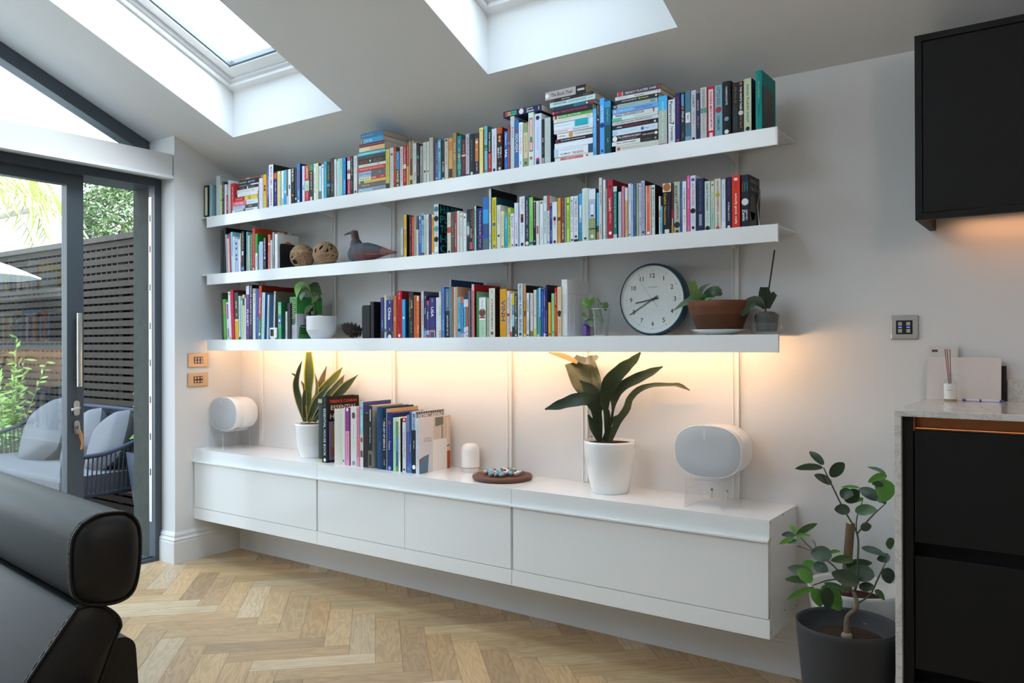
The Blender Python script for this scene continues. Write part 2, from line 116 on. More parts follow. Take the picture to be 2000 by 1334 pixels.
('V','light blue book, just right of the raspberry thin book','books standing on the middle shelf',.3137,.3333,-.292,1.86,.26,.1537,3,0,'#8ecbe0',None,None,[('b',.6,1,'#bfe0ee',1)]),
('V','','books standing on the middle shelf',.3346,.3507,-.292,1.86,.2284,.1488,2,0,'#e6e8ec',None,None,[('~',.1,.4,'#9aa4b8',.5)]),
('V','pale blue book with navy marks, third right of the raspberry thin book','books standing on the middle shelf',.3524,.382,-.292,1.86,.2147,.1383,2,0,'#adc4ea',None,None,[('d',.15,.6,'#243a6c',0),('d',.3,.6,'#243a6c',0),('d',.5,.6,'#31477c',0),('d',.62,.6,'#31477c',0)]),
('V','','books standing on the middle shelf',.3836,.4038,-.292,1.86,.2074,.1408,2,0,'#e8ebee',None,None,[('~',.1,.5,'#c4cad2',.5)]),
('V','','books standing on the middle shelf',.4051,.4118,-.292,1.86,.2425,.1543,1,0,'#d9d2bc',None,None,[('b',.75,1,'#c0505c',1)]),
('V','black book with a white spine picture, middle shelf','books standing on the middle shelf',.4134,.4434,-.292,1.86,.2538,.1523,0,0,'#191f2d','#151b2a',None,[('~',.05,.45,'#d4cfa8',.5),('d',.52,.6,'#e6e8ea',0),('d',.57,.6,'#e6e8ea',0),('b',.88,.97,'#3a86b8',1)]),
('V','','books standing on the middle shelf',.467,.4823,-.292,1.86,.2473,.1509,0,0,'#5aaaaa',None,None,[('b',.6,1,'#8ba3a0',1)]),
('V','','books standing on the middle shelf',.4835,.4991,-.292,1.86,.2228,.1431,1,0,'#d7d2c2',None,None,[('~',.7,.95,'#8f8574',.5)]),
('V','dark green book with white dots, third right of the black white-picture book','books standing on the middle shelf',.5007,.5236,-.292,1.86,.2301,.1488,0,0,'#306c56',None,None,[('~',.05,.95,'#b4ccbc',.5)]),
('V','tall red hardback, middle shelf','books standing on the middle shelf',.5273,.5529,-.292,1.86,.2648,.25,0,1,'#c4433c','#c2401e',None,[('~',.1,.9,'#d98078',.5),('d',.96,.6,'#efe2dc',0)]),
('V','green and white book, middle shelf','books standing on the middle shelf',.5537,.5775,-.292,1.86,.2269,.18,0,0,'#e4e6e6','#1f7424',None,[('b',0,.53,'#2f9440',1),('~',.6,.9,'#3c3e40',.5)]),
('V','','books standing on the middle shelf',.5823,.5927,-.292,1.86,.1591,.1263,0,0,'#9a9c9a',None,None,[]),
('V','powder blue book, second right of the green and white book','books standing on the middle shelf',.5939,.6295,-.292,1.86,.175,.1224,0,0,'#abc2ea',None,None,[('~',.2,.7,'#93aeda',.5)]),
('V','black book with white capitals, middle shelf','books standing on the middle shelf',.6334,.6596,-.292,1.86,.1976,.1268,0,0,'#1f2024','#1c1624',None,[('d',.05,.6,'#c8783c',0),('t',.08,.62,'#f0eeea',.5,'THE MASTER OF IT',.5),('d',.64,.6,'#d4d4d4',0),('~',.75,.95,'#9a8558',.5)]),
('V','coral red book, just right of the black white-capitals book','books standing on the middle shelf',.6753,.6989,-.292,1.86,.2132,.1406,0,0,'#d05c46',None,None,[('b',.5,1,'#c86c72',1),('b',.25,.3,'#ece4e0',.5)]),
('V','','books standing on the middle shelf',.7004,.7176,-.292,1.86,.1776,.1231,0,0,'#bacfcb',None,None,[('~',.2,.7,'#94aaa6',.5)]),
('V','grey speckled book, third right of the black white-capitals book','books standing on the middle shelf',.7192,.737,-.292,1.86,.2248,.1528,0,0,'#8f938d',None,None,[('~',.05,.6,'#e4e4dc',.5),('~',.7,.95,'#5c5e62',.5)]),
('V','white book with yellow circle and paper tabs, middle shelf','books standing on the middle shelf',.7409,.7664,-.292,1.86,.2114,.16,0,0,'#e1e5ec','#d4d6d8','CIRCLE',[('~',.15,.5,'#b4bcc8',.5)]),
('V','','books standing on the middle shelf',1.7839,1.7998,-.292,1.86,.1547,.1222,0,0,'#c2c6ca',None,None,[('~',.2,.7,'#8a8e92',.5),('d',.95,.6,'#2c2e32',0)]),
('V','yellow book with black lettering, middle shelf','books standing on the middle shelf',1.8078,1.8273,-.292,1.86,.2258,.17,0,0,'#e1b92e','#2a1c18',None,[('~',.05,.3,'#b48c1c',.5),('b',.34,.41,'#c08a94',1),('t',.44,.78,'#3a3018',.5,'AFTERSHOCK',.5)]),
('V','dark maroon book, just right of the yellow black-lettered book','books standing on the middle shelf',1.8455,1.8625,-.292,1.86,.2162,.1429,0,0,'#4b2129',None,None,[('~',.2,.5,'#9c8088',.5),('~',.6,.9,'#8a6068',.5)]),
('V','vermilion book, second right of the yellow black-lettered book','books standing on the middle shelf',1.8638,1.8801,-.292,1.86,.2096,.1406,0,0,'#d04c32',None,None,[('~',.1,.9,'#e08a70',.5)]),
('V','taupe book, third right of the yellow black-lettered book','books standing on the middle shelf',1.8814,1.8957,-.292,1.86,.2141,.1405,0,0,'#aaa69c',None,None,[('~',.02,.3,'#8d897e',.5)]),
('V','','books standing on the middle shelf',1.8963,1.9118,-.292,1.86,.1389,.1287,0,0,'#d2d2ce',None,None,[('~',.3,.6,'#bcbcb6',.5)]),
('V','cornflower blue book, fifth right of the yellow black-lettered book','books standing on the middle shelf',1.9125,1.9295,-.292,1.86,.211,.1391,0,0,'#4b6cb6',None,None,[('b',.02,.1,'#e0e6f0',.5),('~',.2,.7,'#dfe6f2',.5)]),
('V','light blue book with a black bird, middle shelf','books standing on the middle shelf',1.9302,1.9516,-.292,1.86,.2211,.1437,0,0,'#80bad2',None,None,[('d',.08,.6,'#22303a',0),('d',.13,.6,'#22303a',0),('~',.25,.55,'#37627a',.5),('b',.93,1,'#7a4a3c',1)]),
('V','','books standing on the middle shelf',1.9529,1.9631,-.292,1.86,.213,.1398,0,0,'#d2d4c8',None,None,[('~',.1,.5,'#a4a698',.5)]),
('V','white book, second right of the light blue black-bird book','books standing on the middle shelf',1.964,1.9821,-.292,1.86,.2125,.1363,0,0,'#dadedc',None,None,[('~',.1,.7,'#aeb4b2',.5)]),
('V','purple book, third right of the light blue black-bird book','books standing on the middle shelf',1.9834,2.0016,-.292,1.86,.2113,.1388,0,0,'#4c3b68',None,None,[('~',.1,.4,'#8a7ea8',.5),('~',.5,.9,'#6f6288',.5)]),
('V','amber book with white ends, fourth right of the light blue black-bird book','books standing on the middle shelf',2.0042,2.018,-.292,1.86,.2071,.1346,0,0,'#e2aa3a',None,None,[('b',0,.05,'#e9e6dc',1),('b',.95,1,'#e9e6dc',1),('~',.1,.5,'#8a5c1c',.5)]),
('V','white doodle-patterned book with teal lettered cover, middle shelf','books standing on the middle shelf',2.0186,2.0498,-.292,1.86,.2594,.2,0,0,'#d9d9de','#15181a','HATCH',[('~',.01,.99,'#85858e',.85),('d',.1,1.2,'#3a7f8c',0),('d',.29,1.3,'#17181c',0),('d',.49,1.3,'#38a4ac',0),('d',.7,1.3,'#17181c',0),('d',.9,1.3,'#efefef',0)]),
('V','cream book with a red square, middle shelf','books standing on the middle shelf',2.1064,2.132,-.292,1.86,.2084,.1408,0,0,'#d1cbbe',None,None,[('~',.1,.3,'#a8a294',.5),('b',.36,.5,'#b4543c',1),('d',.96,.6,'#3c3a34',0)]),
('V','dark taupe book, just right of the cream red-square book','books standing on the middle shelf',2.1338,2.154,-.292,1.86,.2083,.1402,0,0,'#5f574f',None,None,[('~',.2,.5,'#8a8278',.5),('b',.58,.6,'#9a9288',1)]),
('V','rose red book with white capitals, second right of the cream red-square book','books standing on the middle shelf',2.1555,2.1723,-.292,1.86,.2098,.1385,0,0,'#a23a3e',None,None,[('t',.25,.9,'#ecd8d4',.45,'SONGS WORTH SINGING',.5)]),
('V','off-white book, third right of the cream red-square book','books standing on the middle shelf',2.1732,2.1909,-.292,1.86,.2092,.1342,0,0,'#d8d8d2',None,None,[('~',.1,.6,'#b4b4ac',.5)]),
('V','white book with an orange emblem, fourth right of the cream red-square book','books standing on the middle shelf',2.1918,2.2105,-.292,1.86,.1969,.128,0,0,'#dcdfdd',None,None,[('d',.08,.6,'#c88a3c',0),('~',.2,.6,'#8a8c8a',.5)]),
('V','white paperback, fifth right of the cream red-square book','books standing on the middle shelf',2.2117,2.2332,-.292,1.86,.1925,.1251,0,0,'#e0e4e3',None,None,[('d',.1,.6,'#6c7074',0),('~',.3,.7,'#b8bcbc',.5)]),
('V','blue-grey photo-spined book, middle shelf','books standing on the middle shelf',2.2353,2.252,-.292,1.86,.2112,.1369,0,0,'#5b6b76',None,None,[('b',0,.3,'#2c3238',1),('b',.4,.6,'#b8c4cc',1),('b',.65,1,'#2a2e34',1)]),
('V','black book with white lettering and pink foot, just right of the blue-grey photo-spined book','books standing on the middle shelf',2.2529,2.2699,-.292,1.86,.2105,.1367,0,0,'#2e2e32',None,None,[('~',.04,.4,'#8a8a90',.5),('t',.42,.72,'#eaeaea',.55,'KILLION',.5),('b',.78,.95,'#c05a78',1)]),
('V','brown-red book, second right of the blue-grey photo-spined book','books standing on the middle shelf',2.2707,2.2838,-.292,1.86,.2112,.1425,0,0,'#6f3b35',None,None,[('~',.05,.5,'#b08078',.5),('~',.6,.95,'#c8b89c',.5)]),
('V','slim aqua book, middle shelf','books standing on the middle shelf',2.2847,2.2974,-.292,1.86,.2236,.1444,0,0,'#90d2ce','#1c1e20',None,[('~',.1,.5,'#2a3434',.5)]),
('V','indigo book with white and yellow lettering, just right of the slim aqua book','books standing on the middle shelf',2.2981,2.3373,-.292,1.86,.21,.1349,0,0,'#332e66',None,None,[('t',.06,.64,'#e6e2f0',.3,'The Road to this my Girl',.5),('b',.66,.7,'#7a3c6c',1),('~',.73,.95,'#cfc478',.5)]),
('V','blue book with a bright cyan band, middle shelf','books standing on the middle shelf',2.3388,2.3718,-.292,1.86,.2589,.159,0,0,'#3b5c8c',None,None,[('b',0,.23,'#3070bc',1),('b',.23,.5,'#2ba2e2',1),('b',.7,.78,'#2f52b0',1),('b',.78,1,'#55707c',1)]),
('V','tall white book with a black cover, middle shelf','books standing on the middle shelf',2.3736,2.3886,-.292,1.86,.2989,.22,0,0,'#ced6da','#15181c',None,[('~',.1,.4,'#54585c',.5),('~',.75,.9,'#3c4044',.5)]),
('V','mustard yellow book with a teal cover, middle shelf','books standing on the middle shelf',2.3932,2.4202,-.292,1.86,.2533,.18,0,0,'#d8ca3c','#1a5062',None,[('t',.04,.46,'#6d5f10',.42,'THE EXTRAORDINARY',.5),('d',.52,.8,'#3a6c94',0),('t',.58,.84,'#6d5f10',.42,'HARDY KRISTIN',.5),('d',.94,.6,'#4a7c9c',0)]),
('V','ivory book lettered in grey, just right of the mustard teal-cover book','books standing on the middle shelf',2.4217,2.4461,-.292,1.86,.2128,.141,0,0,'#dbdace','#d6d2c8',None,[('t',.06,.5,'#9a988a',.45,'LE DONJASTE',.5),('d',.7,.6,'#54482c',0)]),
('V','short cream-yellow book, second right of the mustard teal-cover book','books standing on the middle shelf',2.4473,2.4667,-.292,1.86,.1802,.1287,0,0,'#dedab6',None,None,[('~',.1,.7,'#a89c64',.5),('d',.95,.6,'#c4643c',0)]),
('V','short turquoise book, third right of the mustard teal-cover book','books standing on the middle shelf',2.4682,2.4863,-.292,1.86,.1589,.1243,0,0,'#35b0ca',None,None,[('~',.1,.4,'#d4eef2',.5),('~',.8,.95,'#1c6c88',.5)]),
('V','lime book with black lettering, middle shelf','books standing on the middle shelf',2.4875,2.504,-.292,1.86,.1932,.1306,0,0,'#b6d262',None,None,[('~',.12,.9,'#2c3418',.75)]),
('V','white book lettered live over, just right of the lime black-lettered book','books standing on the middle shelf',2.5055,2.5258,-.292,1.86,.1636,.1262,0,0,'#e3e4ec',None,None,[('t',.08,.42,'#34508c',.6,'live over',.5),('~',.5,.75,'#c888a4',.5),('d',.93,.6,'#cf5a84',0)]),
('V','lavender-white book, second right of the lime black-lettered book','books standing on the middle shelf',2.5275,2.5508,-.292,1.86,.2126,.1428,0,0,'#dadeee',None,None,[('~',.1,.3,'#b0b8d4',.5),('t',.4,.85,'#7f88a8',.4,'DAVID PLATE',.5),('d',.95,.6,'#2c3038',0)]),
('V','white book with red and black figures, middle shelf','books standing on the middle shelf',2.5552,2.5872,-.292,1.86,.2402,.1573,0,0,'#dde0ea',None,None,[('t',.04,.27,'#b89aa0',.6,'THE JOY',.5),('b',.35,.52,'#7c3440',.5),('d',.45,.6,'#23242c',0),('~',.56,.8,'#9aa0ae',.5),('d',.95,.6,'#2c2e34',0)]),
('V','navy book with an emblem at the foot, middle shelf','books standing on the middle shelf',2.5884,2.6124,-.292,1.86,.2382,.1549,0,0,'#303952',None,None,[('t',.05,.6,'#c9ceda',.3,'ONE CHILD STAR WARDS',.5),('~',.65,.85,'#aab0c0',.5),('d',.94,.9,'#efe0cc',0)]),
('V','light green book with a blue foot band, middle shelf','books standing on the middle shelf',2.6133,2.6368,-.292,1.86,.2307,.1486,0,0,'#80c262','#3c4a1c',None,[('~',.05,.4,'#bce0ac',.5),('~',.5,.8,'#5a9a7c',.5),('b',.92,.96,'#2c5ca0',1)]),
('V','black book, just right of the light green blue-foot book','books standing on the middle shelf',2.6383,2.6498,-.292,1.86,.211,.1369,0,0,'#2a2c2e',None,None,[('b',0,.03,'#cfc8ac',1),('~',.05,.6,'#e0e0e0',.5),('d',.9,.6,'#e0e0e0',0)]),
('V','white book with a red box, second right of the light green blue-foot book','books standing on the middle shelf',2.651,2.6684,-.292,1.86,.2094,.1413,0,0,'#dadedf',None,None,[('~',.05,.5,'#aeb2b4',.5),('b',.56,.74,'#b04a48',.5)]),
('V','white book, third right of the light green blue-foot book','books standing on the middle shelf',2.6706,2.6918,-.292,1.86,.2094,.1415,0,0,'#dfe3e4',None,None,[('d',.05,.6,'#5c6064',0),('~',.6,.9,'#a4a8ac',.5)]),
('V','pale aqua-white book, middle shelf','books standing on the middle shelf',2.693,2.7126,-.292,1.86,.2281,.1544,0,0,'#cfe1e2',None,None,[('~',.05,.15,'#7f9a9c',.5),('t',.26,.82,'#24282c',.45,"Don't wait for silence",.5)]),
('V','white book with a red head panel, just right of the aqua-white book','books standing on the middle shelf',2.7137,2.7278,-.292,1.86,.2273,.1485,0,0,'#dcdde0',None,None,[('b',0,.31,'#b5414a',.85),('~',.35,.8,'#5c5e64',.5),('d',.95,.6,'#9a5a60',0)]),
('V','royal blue book, second right of the aqua-white book','books standing on the middle shelf',2.7295,2.742,-.292,1.86,.1897,.1264,0,0,'#2f408e',None,None,[('d',.04,.6,'#c0c0c8',0),('b',0,.1,'#22242c',1),('~',.15,.4,'#b4c0e4',.5),('~',.66,.9,'#c4ccec',.5)]),
('V','white book with a red and black bird, middle shelf','books standing on the middle shelf',2.7426,2.7698,-.292,1.86,.194,.1303,0,0,'#d6dee8',None,None,[('d',.38,.6,'#b8323c',0),('d',.41,.6,'#26262a',0),('t',.44,.56,'#c48a94',.6,'SIN',.5),('~',.6,.64,'#4c5058',.8),('d',.95,.6,'#3c4048',0)]),
('V','amber yellow book with a small photo, just right of the red-bird white book','books standing on the middle shelf',2.7709,2.7877,-.292,1.86,.2099,.1397,0,0,'#e1a73e',None,None,[('b',.42,.5,'#4a4038',.8),('~',.05,.3,'#c28a28',.5),('~',.55,.9,'#b47c20',.5)]),
('V','maroon-brown book, second right of the red-bird white book','books standing on the middle shelf',2.7899,2.8098,-.292,1.86,.2054,.1381,0,0,'#7b3d3f',None,None,[('~',.04,.2,'#d8743c',.5),('~',.25,.5,'#a06a6c',.5),('t',.52,.95,'#eee4e0',.45,'ARC DE PARK',.5)]),
('V','','books standing on the middle shelf',2.8106,2.8194,-.292,1.86,.2072,.137,0,0,'#90b29e',None,None,[('~',.1,.8,'#6c9080',.5)]),
('V','bright lime book, middle shelf','books standing on the middle shelf',2.8202,2.8367,-.292,1.86,.208,.1386,0,0,'#b6de52',None,None,[('d',.15,.6,'#2c3418',0),('t',.2,.8,'#3a4a14',.4,'INSIDE THE WIZARD',.5)]),
('V','white book with grey lettering, just right of the bright lime book','books standing on the middle shelf',2.8383,2.8577,-.292,1.86,.2104,.1404,0,0,'#dee1ea',None,None,[('t',.08,.46,'#84889a',.5,'ME TALK PRETTY',.5),('~',.5,.8,'#c87c8c',.5),('d',.95,.6,'#44464e',0)]),
('V','white book with a brown foot patch, second right of the bright lime book','books standing on the middle shelf',2.8585,2.8819,-.292,1.86,.2091,.1361,0,0,'#dadce6',None,None,[('t',.04,.46,'#9094a4',.6,'TIM PEARS',.5),('~',.52,.8,'#a4a8b4',.5),('d',.88,.6,'#2c3038',0),('b',.94,1,'#3c2a2a',1)]),
('V','blue and white seaside book, third right of the bright lime book','books standing on the middle shelf',2.8834,2.9028,-.292,1.86,.2179,.1475,0,0,'#40a2d6',None,None,[('b',.24,.6,'#d8e2ea',.5),('~',.5,.8,'#33444c',.5),('b',.8,1,'#2c8c9c',1)]),
('V','pale mint-white hardback, middle shelf','books standing on the middle shelf',2.9041,2.9364,-.292,1.86,.2385,.1592,0,1,'#cbd8d2',None,None,[('~',.1,.7,'#b4c2bc',.25),('b',.93,.97,'#3a3e3c',.35)]),
('V','book with white sky over a green field, middle shelf','books standing on the middle shelf',2.9375,2.9723,-.292,1.86,.2323,.1494,0,0,'#a4b8de','#1f2226',None,[('b',0,.2,'#dce2ee',1),('b',.2,.26,'#b4c0c8',1),('b',.3,.55,'#dfe4ec',.5),('b',.57,1,'#8c9e70',1),('b',.5,.54,'#2c3a6c',.4),('~',.6,.75,'#c8a888',.5),('b',.76,.79,'#4c5a3c',1),('d',.92,.6,'#d8dcc8',0)]),
('V','light blue book with a green foot, just right of the sky-over-field book','books standing on the middle shelf',2.9758,2.9885,-.292,1.86,.2113,.1434,0,0,'#51b6e2',None,None,[('b',.7,.83,'#2f5c48',1),('b',.83,1,'#a87c64',1),('~',.1,.3,'#a8dcf0',.5)]),
('V','tall cream-white book, middle shelf','books standing on the middle shelf',2.9895,3.0052,-.292,1.86,.2763,.1593,0,0,'#d3cfcd',None,None,[('~',.12,.45,'#4a4648',.5),('~',.75,.92,'#7c787a',.5)]),
('V','white-blue book, just right of the tall cream-white book','books standing on the middle shelf',3.0085,3.0228,-.292,1.86,.2654,.1566,0,0,'#d2dde1',None,None,[('d',.95,.6,'#8cc87c',0),('~',.2,.6,'#b0bcc2',.5)]),
('V','','books standing on the middle shelf',3.0238,3.0298,-.292,1.86,.2273,.1459,0,0,'#a9a6a4',None,None,[]),
('V','crimson book with white lettering, middle shelf','books standing on the middle shelf',3.0308,3.0586,-.292,1.86,.2618,.18,0,0,'#a9293b','#8e1c2c',None,[('d',.12,.6,'#7c1a28',0),('t',.31,.53,'#f2e2e2',.55,'Lamandra',.5),('~',.56,.75,'#d8a0a4',.5),('d',.9,.6,'#f4eaea',0)]),
('V','teal book with a pale head and foot, just right of the crimson white-lettered book','books standing on the middle shelf',3.0604,3.0784,-.292,1.86,.2301,.1555,0,0,'#207c76','#12302e',None,[('b',0,.1,'#bcd4d8',1),('~',.14,.8,'#a0ccc4',.5),('b',.92,1,'#c4d4dc',1)]),
('V','pale grey-blue book, second right of the crimson white-lettered book','books standing on the middle shelf',3.0847,3.1004,-.292,1.86,.2032,.1311,0,0,'#bac8ce',None,None,[('~',.2,.7,'#9cacb4',.5)]),
('V','pink book, middle shelf','books standing on the middle shelf',3.101,3.1151,-.292,1.86,.2264,.1536,0,0,'#d17c9a',None,None,[('~',.2,.7,'#e4a8bc',.5)]),
('V','tan book with a white head, just right of the pink book','books standing on the middle shelf',3.1195,3.1321,-.292,1.86,.2167,.1444,0,0,'#dabe88',None,None,[('b',0,.25,'#d4dade',1),('~',.3,.85,'#8c7440',.5)]),
('V','white-lilac book, second right of the pink book','books standing on the middle shelf',3.133,3.1461,-.292,1.86,.2335,.1501,0,0,'#dddde9',None,None,[('~',.05,.4,'#a8a4b4',.5),('~',.7,.9,'#b48c94',.5),('d',.95,.6,'#3a3c44',0)]),
('V','pale blue book, third right of the pink book','books standing on the middle shelf',3.1468,3.1597,-.292,1.86,.2287,.1479,0,0,'#a2bede',None,None,[('d',.15,.6,'#dce09c',0),('~',.3,.7,'#4c74a8',.5)]),
('V','slate blue book, fourth right of the pink book','books standing on the middle shelf',3.1607,3.1722,-.292,1.86,.2314,.154,0,0,'#4b668a',None,None,[('~',.1,.6,'#8ca4c0',.5),('~',.6,.9,'#233a64',.5)]),
('V','sage cream book, fifth right of the pink book','books standing on the middle shelf',3.1729,3.1833,-.292,1.86,.2311,.1532,0,0,'#aab6a2',None,None,[('~',.1,.4,'#8c9884',.5)]),
('V','lilac-white book with cyan lettering, middle shelf','books standing on the middle shelf',3.1843,3.1961,-.292,1.86,.2297,.1538,0,0,'#c6cad6',None,None,[('d',.06,.6,'#a83c74',0),('~',.12,.55,'#3c94c4',.5),('~',.65,.8,'#3c4454',.5)]),
('V','lilac-grey book, just right of the lilac-white cyan-lettered book','books standing on the middle shelf',3.1968,3.2148,-.292,1.86,.2385,.159,0,0,'#a6aac2','#26262a',None,[('~',.05,.8,'#6c5c7c',.45),('d',.93,.6,'#22242c',0)]),
('V','orange book with cream edges, middle shelf','books standing on the middle shelf',3.2183,3.2421,-.292,1.86,.2142,.139,0,0,'#d86a4e',None,None,[('b',0,1,'#e7dcd0',1),('b',0,1,'#d86a4e',.66),('t',.1,.4,'#eec4b4',.25,'PRISONERS',.5),('d',.95,.6,'#f4efe8',0)]),
('V','mint-white book with black lettering, just right of the orange cream-edged book','books standing on the middle shelf',3.2435,3.2607,-.292,1.86,.2148,.1376,0,0,'#d1e0de','#241c1a',None,[('d',.07,.6,'#2c3438',0),('t',.12,.64,'#3a4248',.45,'WE BEGIN OUR ASCENT',.5),('~',.68,.85,'#8c989c',.5)]),
('V','','books standing on the middle shelf',3.2773,3.286,-.292,1.86,.1636,.1282,0,0,'#dfe0da',None,None,[('b',.35,.55,'#c86c3c',.5),('~',.6,.9,'#94987c',.5)]),
('V','','books standing on the middle shelf',3.2867,3.2961,-.292,1.86,.1203,.1213,0,0,'#60b6e2',None,None,[('~',.6,.9,'#3a88b4',.5)]),
('V','thick black book with yellow script, middle shelf','books standing on the middle shelf',3.297,3.3343,-.292,1.86,.2137,.1442,0,0,'#1c1d26',None,None,[('b',0,.17,'#e3e3e6',1),('d',.08,1.4,'#b46a34',0),('t',.2,.82,'#c9a63c',.36,'Catfish Necessities',.3),('t',.28,.75,'#7c4c9c',.2,'The Unlikely Book of',.68),('b',.91,.99,'#e6e6e8',.55)]),
('V','brown patchwork-spined book, just right of the thick yellow-script black book','books standing on the middle shelf',3.3356,3.3453,-.292,1.86,.2097,.1352,0,0,'#4b3521',None,None,[('b',.53,.7,'#a0204c',1),('b',.7,.83,'#c4bcb4',.5),('b',.83,1,'#b8862c',1)]),
('V','grey-beige book lettered BOOKS CARNIVAL, middle shelf','books standing on the middle shelf',3.3462,3.3746,-.292,1.86,.2156,.145,0,0,'#b2b6aa',None,None,[('t',.08,.42,'#3c3c38',.6,'BOOKS OF',.35),('t',.4,.74,'#54302c',.4,'CARNIVAL',.6),('d',.84,1.1,'#2c2c2c',0),('d',.97,.6,'#3c3c3c',0)]),
('V','','books standing on the middle shelf',3.3759,3.3835,-.292,1.86,.206,.1383,0,0,'#406ea2',None,None,[('~',.3,.7,'#a4bcd8',.5)]),
('V','white-blue book with navy lettering, second right of the BOOKS CARNIVAL book','books standing on the middle shelf',3.3844,3.4029,-.292,1.86,.2137,.1443,0,0,'#e1e6f2',None,None,[('t',.05,.64,'#2c3a6c',.35,'IN EVERY MIRROR SHE',.5),('~',.66,.86,'#b89a54',.5)]),
('V','bright pink book, middle shelf','books standing on the middle shelf',3.4047,3.4187,-.292,1.86,.2354,.1555,0,0,'#e262a2',None,None,[('t',.05,.24,'#f8dcea',.4,'ROXANNE',.5),('t',.42,.62,'#f8dcea',.4,'BAD GAY',.5),('~',.9,.97,'#f4c4dc',.5)]),
('V','white book with a blue head picture, middle shelf','books standing on the middle shelf',3.4194,3.4436,-.292,1.86,.2329,.1572,0,0,'#dadeee',None,None,[('b',.05,.1,'#2f62a4',.6),('t',.14,.54,'#b4707c',.5,'ALL THE LOVERS',.5),('d',.63,1.1,'#1c1e24',0),('~',.7,.85,'#a0a4b0',.5),('d',.93,.6,'#1c1e24',0)]),
('V','navy book with a pale pill-shaped label, middle shelf','books standing on the middle shelf',3.4498,3.48,-.292,1.86,.2159,.14,0,0,'#202d54','#1b2a50',None,[('t',.06,.62,'#6a7468',.3,'UNTIL THE TITLE HOUSE',.5),('b',.68,.9,'#8c9aa8',.4)]),
('V','pale mint book lettered Lost in Translation, middle shelf','books standing on the middle shelf',3.4817,3.5073,-.292,1.86,.2021,.1347,0,0,'#c6dad6',None,None,[('t',.06,.6,'#33444a',.42,'Lost in Translation',.5),('~',.66,.85,'#8cb0b4',.5),('d',.96,.9,'#1c2428',0)]),
('V','slim cream-to-mint book lettered Lost in Translation, just right of the mint Lost in Translation book','books standing on the middle shelf',3.5081,3.5234,-.292,1.86,.1995,.1303,0,0,'#d4dcc6',None,None,[('d',.08,.6,'#b0444c',0),('t',.15,.64,'#6c9890',.42,'Lost in Translation',.5),('b',.55,1,'#8cc8b4',.5),('~',.68,.85,'#5ca08c',.5)]),
('V','cream book lettered LESSONS IN CHEMISTRY, middle shelf','books standing on the middle shelf',3.5242,3.5519,-.292,1.86,.2069,.1398,0,0,'#d8d4c8','#1b2848',None,[('t',.04,.28,'#76889c',.36,'LESSONS',.5),('d',.32,.8,'#b4a83c',0),('t',.36,.66,'#b4545c',.36,'CHEMISTRY',.5),('t',.7,.94,'#4c7c74',.3,'BONNIE GARMUS',.5),('d',.97,.6,'#b45440',0)]),
('V','white-blue paperback, just right of the cream CHEMISTRY book','books standing on the middle shelf',3.5532,3.5719,-.292,1.86,.2009,.1348,0,0,'#ced8e6',None,None,[('~',.1,.4,'#9cb0c4',.5),('b',.85,1,'#dfe4f0',1)]),
('V','navy and purple book lettered NORMAL PEOPLE, middle shelf','books standing on the middle shelf',3.5728,3.5963,-.292,1.86,.2063,.1359,0,0,'#22264a',None,None,[('t',.05,.4,'#8c3c54',.28,'SALLY ROONEY',.5),('t',.46,.88,'#eceaf0',.3,'NORMAL PEOPLE',.5),('d',.97,.6,'#e8e8ee',0)]),
('V','red book lettered really good, actually, middle shelf','books standing on the middle shelf',3.5971,3.6315,-.292,1.86,.2106,.1392,0,0,'#da3a24','#8c1c12',None,[('b',.05,.1,'#f2e8e6',.4),('~',.13,.28,'#8c2418',.4),('t',.3,.98,'#fbeeea',.42,'actually good, really',.5)]),
('V','dark navy paperback with rainbow stripes, shelf end','books standing on the middle shelf',3.636,3.6666,-.292,1.86,.208,.13,0,0,'#1c2236','#232326','TOMORROW',[('t',.07,.38,'#d8484c',.16,'TOMORROW',.2),('t',.07,.38,'#4cb06c',.16,'TOMORROW',.5),('t',.07,.38,'#4c98d0',.16,'TOMORROW',.8),('d',.52,1.2,'#dcdad8',0),('t',.66,.88,'#f4f2ee',.5,'Zevin',.35),('t',.66,.88,'#f4f2ee',.26,'Gabrielle',.75)]),
('V','dark brown-green slim book, fourth left of the leaning red book','books standing on the bottom shelf',.2103,.228,-.292,1.4313,.3043,.1506,3,0,'#40403a',None,None,[('~',.2,.8,'#6a6a5c',.5)]),
('V','leaf green book, third left of the leaning red book','books standing on the bottom shelf',.2295,.2593,-.292,1.4313,.2603,.1507,3,0,'#5baa4c',None,None,[('b',.1,.35,'#b87c44',.4),('~',.5,.9,'#a4d494',.5)]),
('V','white book with purple panels, second left of the leaning red book','books standing on the bottom shelf',.2622,.2893,-.292,1.4313,.24,.1559,3,0,'#dedef2',None,None,[('d',.08,.6,'#44528c',0),('b',.05,.45,'#a04c9c',.5),('b',.7,.95,'#b86c98',.5)]),
('V','taller white book, just left of the leaning red book','books standing on the bottom shelf',.2913,.3139,-.292,1.4313,.3069,.1549,3,0,'#e6eaf2',None,None,[('d',.05,.6,'#7c808c',0),('d',.97,.6,'#7c808c',0)]),
('V','tall leaning red book, bottom shelf','books standing on the bottom shelf',.3168,.347,-.292,1.4313,.316,.19,3,1,'#ca324e','#8c1c2c',None,[('~',.2,.6,'#d86078',.5)]),
('V','dark green and mustard book, bottom shelf','books standing on the bottom shelf',.3489,.3868,-.292,1.4313,.2984,.1584,2,0,'#37473f',None,None,[('t',.18,.34,'#e4ece4',.5,'LUCKY MAN',.5),('b',.57,.6,'#e4e4dc',1),('b',.6,1,'#dbaa2e',1),('b',.44,.5,'#b07c3c',.4)]),
